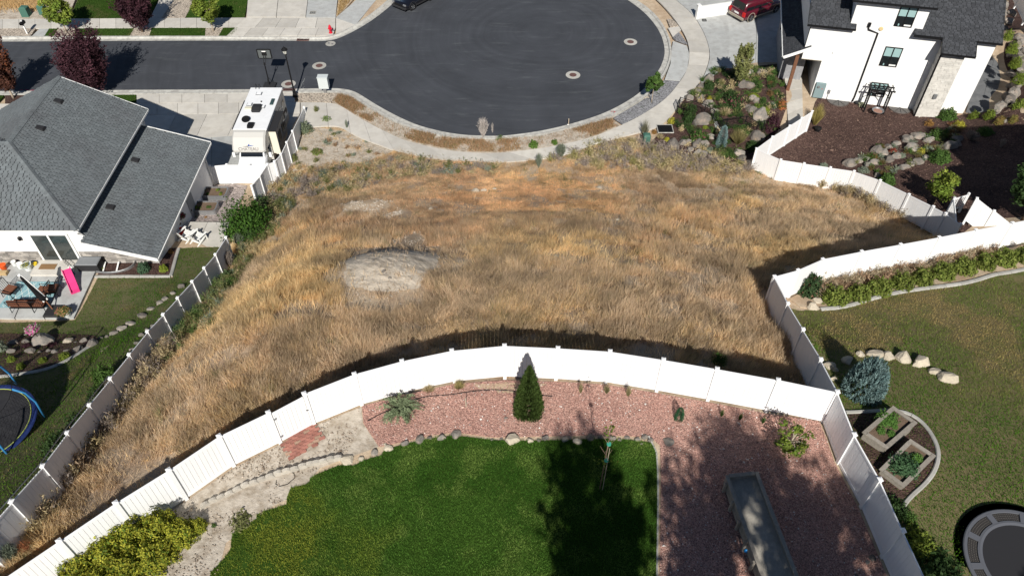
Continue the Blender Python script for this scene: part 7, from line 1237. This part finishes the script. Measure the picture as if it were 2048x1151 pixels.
# trampoline with safety poles
def trampoline():
    z0 = -5.0; p = Zp(-34,850,z0+.9); t = thing('trampoline','round black trampoline with blue padding and safety poles at the left','trampoline',(p[0],p[1],z0)); r = 2.05
    MB().lathe([(r-.12,.9),(.001,.88)], 48).build('mat', mat('trampoline_mat', (.022,.022,.025), (.035,.035,.038), 2, .7), t); bl = mat('blue_pad', (.012,.022,.085), (.02,.035,.13), 6, .6); MB().lathe([(r-.14,.91),(r-.11,.94),(r+.05,.94),(r+.08,.9),(r+.05,.86)], 48, cap=False).build('pad', bl, t); MB().tube([((r-.17)*math.cos(a),(r-.17)*math.sin(a),.925) for a in [2*math.pi*k/48 for k in range(49)]], .018, 5, False).build('piping', mat('lime_piping', (.35,.42,.12)), t)
    sk = mat('sky_sleeve', (.04,.2,.42), rough=.5)
    for k in range(6):
        a = R(60*k+20); c, s_ = math.cos(a), math.sin(a); MB().tube([(r*1.02*c,r*1.02*s_,-.3),(r*1.02*c,r*1.02*s_,.9)], .03, 6).build('leg', M_GREYM, t); MB().tube([(r*1.08*c,r*1.08*s_,.4),(r*1.12*c,r*1.12*s_,1.5),(r*1.06*c,r*1.06*s_,2.2),(r*.9*c,r*.9*s_,2.6)], .045, 7).build('safety_pole', sk, t, True)
    for k in range(6): a0, a1 = R(60*k+20), R(60*k+80); MB().tube([(r*.9*math.cos(a0+(a1-a0)*f_),r*.9*math.sin(a0+(a1-a0)*f_),2.6-.0*f_) for f_ in (0,.25,.5,.75,1)], .012, 5).build('top_cord', M_BLACK, t)
    b = MB(); n = 72; 
    for k in range(n):
        a = 2*math.pi*k/n; a2 = 2*math.pi*(k+3)/n; b.bar((r*.98*math.cos(a),r*.98*math.sin(a),.95), (r*.9*math.cos(a2),r*.9*math.sin(a2),2.58), .006); b.bar((r*.98*math.cos(a2),r*.98*math.sin(a2),.95), (r*.9*math.cos(a),r*.9*math.sin(a),2.58), .006)
    stuff(b.build('net', M_BLACK, t))
trampoline()
# ---------------------------------------------------------------- right lawn: planters and sunken trampoline
def planter(px, lb, sd):
    z = -.35; P = [Vector(Zp(q[0], q[1], z)) for q in px]; c = sum(P, Vector())/4; g = float(T(c.x, c.y)); t = thing('garden_planter', lb, 'planter', (c.x, c.y, g)); L_ = [p-Vector((c.x,c.y,g)) for p in P]; rg = random.Random(sd)
    for i in range(4):
        a, b_ = L_[i], L_[(i+1) % 4]; d_ = (b_-a).normalized(); inn = Vector((-d_.y, d_.x, 0)); inn = inn if (inn.dot(-a) > 0) else -inn; H_ = a.z
        for k in range(3): z1 = H_-k*H_/3-.015; MB().bar(a+inn*.06+d_*.06+Vector((0,0,z1-H_/6-a.z)), b_+inn*.06-d_*.06+Vector((0,0,z1-H_/6-b_.z)), .045, H_/3-.012).build('plank', M_WOOD, t)
        MB().bar(a+inn*.07+Vector((0,0,.0)), b_+inn*.07-d_*.14, .15, .035).build('cap_rail', M_WOOD, t)
    b = MB(); s_ = .9; b.add([(p.x*s_, p.y*s_, L_[0].z-.1) for p in L_], [(0,1,2,3)]); fixn(b.build('soil', M_SOIL, t)); return t, c, L_
Q1 = [(1786,811),(1835,845),(1774,898),(1724,864)]; Q2 = [(1820,877),(1872,911),(1808,975),(1758,938)]
for Q, lb, sd in ((Q1,'square raised planter with lettuce, upper of the two',1),(Q2,'square raised planter with leafy squash, lower of the two',2)):
    t, c, L_ = planter(Q, lb, sd)
    for j, (fx, fy, w_, h_) in enumerate(((.55,.75,.5,.2),(.25,.85,.4,.2),(-.4,.3,.22,.18),(-.2,-.45,.2,.2),(.3,-.2,.16,.15)) if sd == 1 else ((-.3,.3,.6,.45),(-.1,-.1,.55,.4),(.6,-.3,.28,.25),(-.2,-.6,.45,.35))):
        x = (L_[1].x-L_[0].x)*0; p = (L_[0]*(1+fx+fy)+L_[1]*(1+fx-fy)+L_[2]*(1-fx-fy)+L_[3]*(1-fx+fy))*.25*.8; o = link('vegetable', proto('loose', ((.07,.16,.03),(.12,.23,.05)) if (sd == 1 or j == 2) else ((.04,.09,.04),(.07,.13,.06)), None, 0., 0, 1.), t, (p.x, p.y, L_[0].z-.1)); o.scale = (w_, w_, h_)
def longbox():
    z = .62; A, B = Vector(Zp(1452,950,z)), Vector(Zp(1514,943,z)); C_, D = Vector(Zp(1594,1151,z)), Vector(Zp(1524,1151,z)); d_ = ((C_-B).normalized()+(D-A).normalized()).normalized(); L_ = 5.2; t = thing('long_planter','long grey wooden raised planter filled with sand in the pink gravel','planter',(A.x,A.y,0)); w_ = B-A; a = Vector((0,0,z)); b_ = a+w_; W = w_.length; wn = w_.normalized()
    for s0 in (a, b_-wn*.05):
        for k in range(3): MB().bar(s0+wn*.025+Vector((0,0,-.1-.19*k)), s0+wn*.025+d_*L_+Vector((0,0,-.1-.19*k)), .04, .18).build('side_plank', M_WOOD, t)
        MB().bar(s0+wn*.025+Vector((0,0,.01)), s0+wn*.025+d_*L_+Vector((0,0,.01)), .12, .035).build('cap_rail', M_WOOD, t)
    for e in (d_*.03, d_*(L_-.03)):
        for k in range(3): MB().bar(a+e+wn*.05+Vector((0,0,-.1-.19*k)), b_+e-wn*.06+Vector((0,0,-.1-.19*k)), .04, .18).build('end_plank', M_WOOD, t)
        MB().bar(a+e+wn*.1+Vector((0,0,.012)), b_+e-wn*.1+Vector((0,0,.012)), .12, .035).build('end_cap', M_WOOD, t)
    for k in range(8): p = a+d_*(.25+.68*k)-wn*.06; MB().bar((p.x,p.y,-.02), (p.x,p.y,z-.05), .08).build('brace_post', M_WOOD, t); p = b_+d_*(.25+.68*k)+wn*.04; MB().bar((p.x,p.y,-.02), (p.x,p.y,z-.05), .08).build('brace_post', M_WOOD, t)
    b = MB(); n = 14; V = []
    for i in range(n+1):
        for f_ in (.04,.35,.65,.96): p = a+d_*(L_*i/n)+w_*f_; V.append((p.x, p.y, z-.24+random.uniform(-.035,.035)))
    b.add(V, [(i*4+k, i*4+k+1, (i+1)*4+k+1, (i+1)*4+k) for i in range(n) for k in range(3)]); fixn(b.build('sand', M_SAND, t, True))
longbox()
p = Zp(1491,1103,.0); tag(MB().lathe([(.001,0),(.06,.03),(.07,.08),(.04,.13),(.001,.15)],12).build('blue_ball', mat('blue_plastic', (.03,.25,.6), rough=.3), loc=(p[0],p[1],.03), smooth=True), 'small blue ball in the gravel beside the long planter', 'ball')
def sunken():
    q = G(2056,1134); t = thing('sunken_trampoline','round in ground trampoline with grey vented frame at the bottom right','trampoline',(q[0],q[1],q[2])); r = 1.98; gm = mat('frame_grey', (.1,.105,.12), None, rough=.45)
    MB().lathe([(r,-.2),(r,.12),(r-.03,.14),(r-.12,.14),(r-.13,.1)], 64, cap=False).build('outer_ring', gm, t); MB().lathe([(r-.44,.1),(r-.43,.14),(r-.5,.15),(r-.58,.13),(r-.58,.09)], 64, cap=False).build('inner_ring', gm, t); MB().lathe([(r-.57,.11),(.001,.08)], 48).build('mat', mat('black_mat', (.026,.026,.029), None, rough=.8), t)
    n = 10; vm = mat('vent_dark', (.035,.033,.032), None, rough=.8); hb = []
    for k in range(n):
        a0, a1 = 2*math.pi*k/n+.06, 2*math.pi*(k+1)/n-.06; MB().lathe([(r-.43,.108),(r-.14,.108)], 12, None, a0, a1).build('vent_panel', vm, t); a = 2*math.pi*k/n; c, s_ = math.cos(a), math.sin(a); MB().bar(((r-.45)*c,(r-.45)*s_,.12), ((r-.1)*c,(r-.1)*s_,.12), .2, .05).build('bracket', gm, t)
    b = MB()
    for k in range(n):
        for i in range(13):
            for j in range(4): a = 2*math.pi*k/n+.1+(2*math.pi/n-.2)*i/12; rr_ = r-.39+.07*j; b.lathe([(.014,0),(.014,.004),(.001,.004)], 5, Matrix.Translation((rr_*math.cos(a), rr_*math.sin(a), .108)))
    stuff(b.build('perforations', mat('vent_dot', (.12,.11,.1)), t)); b = MB(); b.lathe([(r+.25,.035),(r,.035)], 48); b.build('soil_edge', M_SOIL, t)
sunken()
# dark hose loop and loose things in the dirt
q = G(560,968); t = thing('irrigation_hose','thin dark hose loop left on the pale dirt','hose',q); MB().tube([tuple(Vector(G(*a,.02))-Vector(q)) for a in ((575,940),(588,946),(590,955),(575,968),(560,972),(552,968),(553,960))], .012, 5).build('tube', M_BLACK, t)
q = G(900,780); t = thing('irrigation_hose','long black drip hose lying on pink gravel left of the spruce','hose',q); MB().tube([tuple(Vector(G(*a,.03))-Vector(q)) for a in smooth([(735,842),(760,828),(830,798),(860,792),(900,790),(940,783),(985,779),(1030,782),(1060,788),(1105,793)],False,2)], .018, 5).build('tube', M_BLACK, t)
p = G(933,800); tag(MB().box(-.02,.02,-.02,.02,0,.55).build('wooden_stake', M_BARKP, loc=(p[0],p[1]-.3,p[2])), 'thin wooden stake in the pink gravel left of the spruce', 'stake')
# ---------------------------------------------------------------- loose stones, clods and mounds
def pebbles(name, label, poly, n, size, c, seed, mask=None, m=None, zoff=.03, flat_=.5):
    rg = np.random.default_rng(seed); P = np.array([q[:2] for q in poly]); x0, y0 = P.min(0); x1, y1 = P.max(0); x = rg.uniform(x0, x1, n*3); y = rg.uniform(y0, y1, n*3); k = inpoly(x, y, poly)
    if mask is not None: k &= rg.random(len(x)) < mask(x, y)
    x = x[k][:n]; y = y[k][:n]; n = len(x); z = T(x, y)+zoff; s = rg.lognormal(0, .35, n)*size; a = rg.uniform(0, 6.283, n); A = np.stack([x, y, z], -1)
    ex = np.stack([np.cos(a), np.sin(a), rg.normal(0, .25, n)], -1)*s[:, None]; ey = np.stack([-np.sin(a), np.cos(a), rg.normal(0, .25, n)], -1)*(s*rg.uniform(.6, 1, n))[:, None]; ez = np.stack([rg.normal(0, .2, n), rg.normal(0, .2, n), np.ones(n)], -1)*(s*flat_)[:, None]
    top = [A+ez+ex*.35, A+ez*.9-ex*.3+ey*.25, A+ez*.95-ey*.35]; R_ = [A+ex-ez*.3, A+ey-ez*.3, A-ex-ez*.3, A-ey-ez*.3]
    F = [(top[0], top[1], top[2]), (R_[0], R_[1], top[0]), (R_[1], top[1], top[0]), (R_[1], R_[2], top[1]), (R_[2], top[2], top[1]), (R_[2], R_[3], top[2]), (R_[3], top[0], top[2]), (R_[3], R_[0], top[0])]
    V = np.stack([np.stack(f, 1) for f in F], 1).reshape(-1, 3, 3); C = np.repeat(cols(n, rg, c), 8, 0); return stuff(trimesh(name, V, C, m or M_STONEV), label, 'stones')
M_STONEV = vmat('loose_stone', .9, .2, 0)
pebbles('loose_gravel', 'loose pink and white stones of the gravel bed', GRAVELBED, 30000, .021, ((.3,.16,.13),(.55,.37,.31)), 1); pebbles('pale_gravel', 'scattered whitish stones among the pink gravel', GRAVELBED, 1300, .022, ((.55,.5,.46),(.7,.66,.62)), 2)
pebbles('dirt_clods', 'clods and twigs scattered over the pale dirt bed', DIRTBED, 5200, .028, ((.2,.15,.11),(.42,.36,.29)), 3, mask=lambda x, y: sst(fbm(x, y, 1.0, 4), .42, .6)*(1-inpoly(x, y, pg([(555,879),(622,842),(658,892),(588,924)]))))
pebbles('lot_clods', 'pale clods on the bare dirt beside the sidewalk', DIRTY, 2500, .03, ((.25,.2,.15),(.46,.4,.33)), 4)
pebbles('bark_chips', 'loose bark chips over the right mulch yard', bedR, 9000, .045, ((.05,.03,.025),(.2,.13,.1)), 5, flat_=.3)
M_MOUND = mat('mound_dirt', (.55,.48,.39), (.46,.4,.325), 4, .95, 1.6, 9, c3=(.33,.28,.22), s3=1.3)
def mound(lb, poly, sd, rx, ry):
    q = np.mean(np.array(poly), 0); poly = [(x+(float(fbm(x, y, .5, 7))-.5)*.5, y+(float(fbm(x, y, .5, 8))-.5)*.5) for x, y in dens(poly, .2)]
    def zf(x, y):
        e = max(0, 1-((x-q[0])/rx)**2-((y-q[1])/ry)**2); n1 = float(fbm(x, y, .9, sd+50)); n2 = float(fbm(x+y, y*1.5, .28, sd+60)); return float(T(x, y))+min(e*2.5, 1)*(.07+.12*(n1-.5)+.085*(n2-.5))-.012
    struct(drape('dirt_mound', poly, M_MOUND, zf=zf, step=.13, skirt=.1)); pebbles('mound_clods', 'crumbled clods over the '+lb, [(q[0]+(x-q[0])*1.2, q[1]+(y-q[1])*1.2) for x, y in poly], 1500, .028, ((.28,.23,.18),(.5,.44,.37)), 20+sd, mask=lambda x, y: sst(fbm(x, y, .6, 3), .4, .6))
mound('large cracked dirt mound in the lower lot', MOUND, 1, 3.2, 2.7)
pebbles('upper_mound_clods', 'pale clods over the bare upper left mound of the lot', pg([(665,415),(690,395),(720,388),(755,392),(785,402),(810,425),(780,438),(740,442),(695,436)]), 1800, .035, ((.34,.29,.23),(.52,.46,.39)), 27, mask=lambda x, y: sst(fbm(x, y, .7, 3), .38, .6))
hq = G(742,518); rg = random.Random(9)
for k in range(7): rock(f'dark burrow clod on the large dirt mound, {ORD[k]} from the hole', 738+k*7+rg.uniform(-2,2), 517+k*6+rg.uniform(-2,2), rg.uniform(7,12), hf=1.0, name='clod', group='clods round the burrow on the mound')
for k, (px, py, w_) in enumerate(((950,382,20),(968,379,14),(990,376,10),(1199,374,13),(1222,402,12),(1234,437,10),(1113,510,12),(862,417,14),(885,420,10))): rock(f'white stone lying in the dry grass, {ORD[k]} of nine scattered ones', px, py, w_, pale=True, hf=.35, name='field_stone', group='white stones in the dry lot')
# neighbouring house just outside the picture on the right; its shadow falls over the mulched yard
NB = thing('neighbour_house','white neighbouring house beyond the right photo edge shading the mulch','house',(39,27,-6)); MB().box(-6.2,8,-5,5.2,-3,9.2).build('wall', M_STUCCO, NB); b = MB(); b.add([(-6.7,-5.5,9.2),(8.5,-5.5,9.2),(8.5,5.7,9.2),(-6.7,5.7,9.2),(-6.7,.1,11.6),(8.5,.1,11.6)], [(0,1,5,4),(2,3,4,5),(0,4,3),(1,2,5),(3,2,1,0)]); fixn(b.build('roof', M_SHINGLE2, NB))
drape('bare_corner', dens(DIRTY, .5), M_DUST, .02)
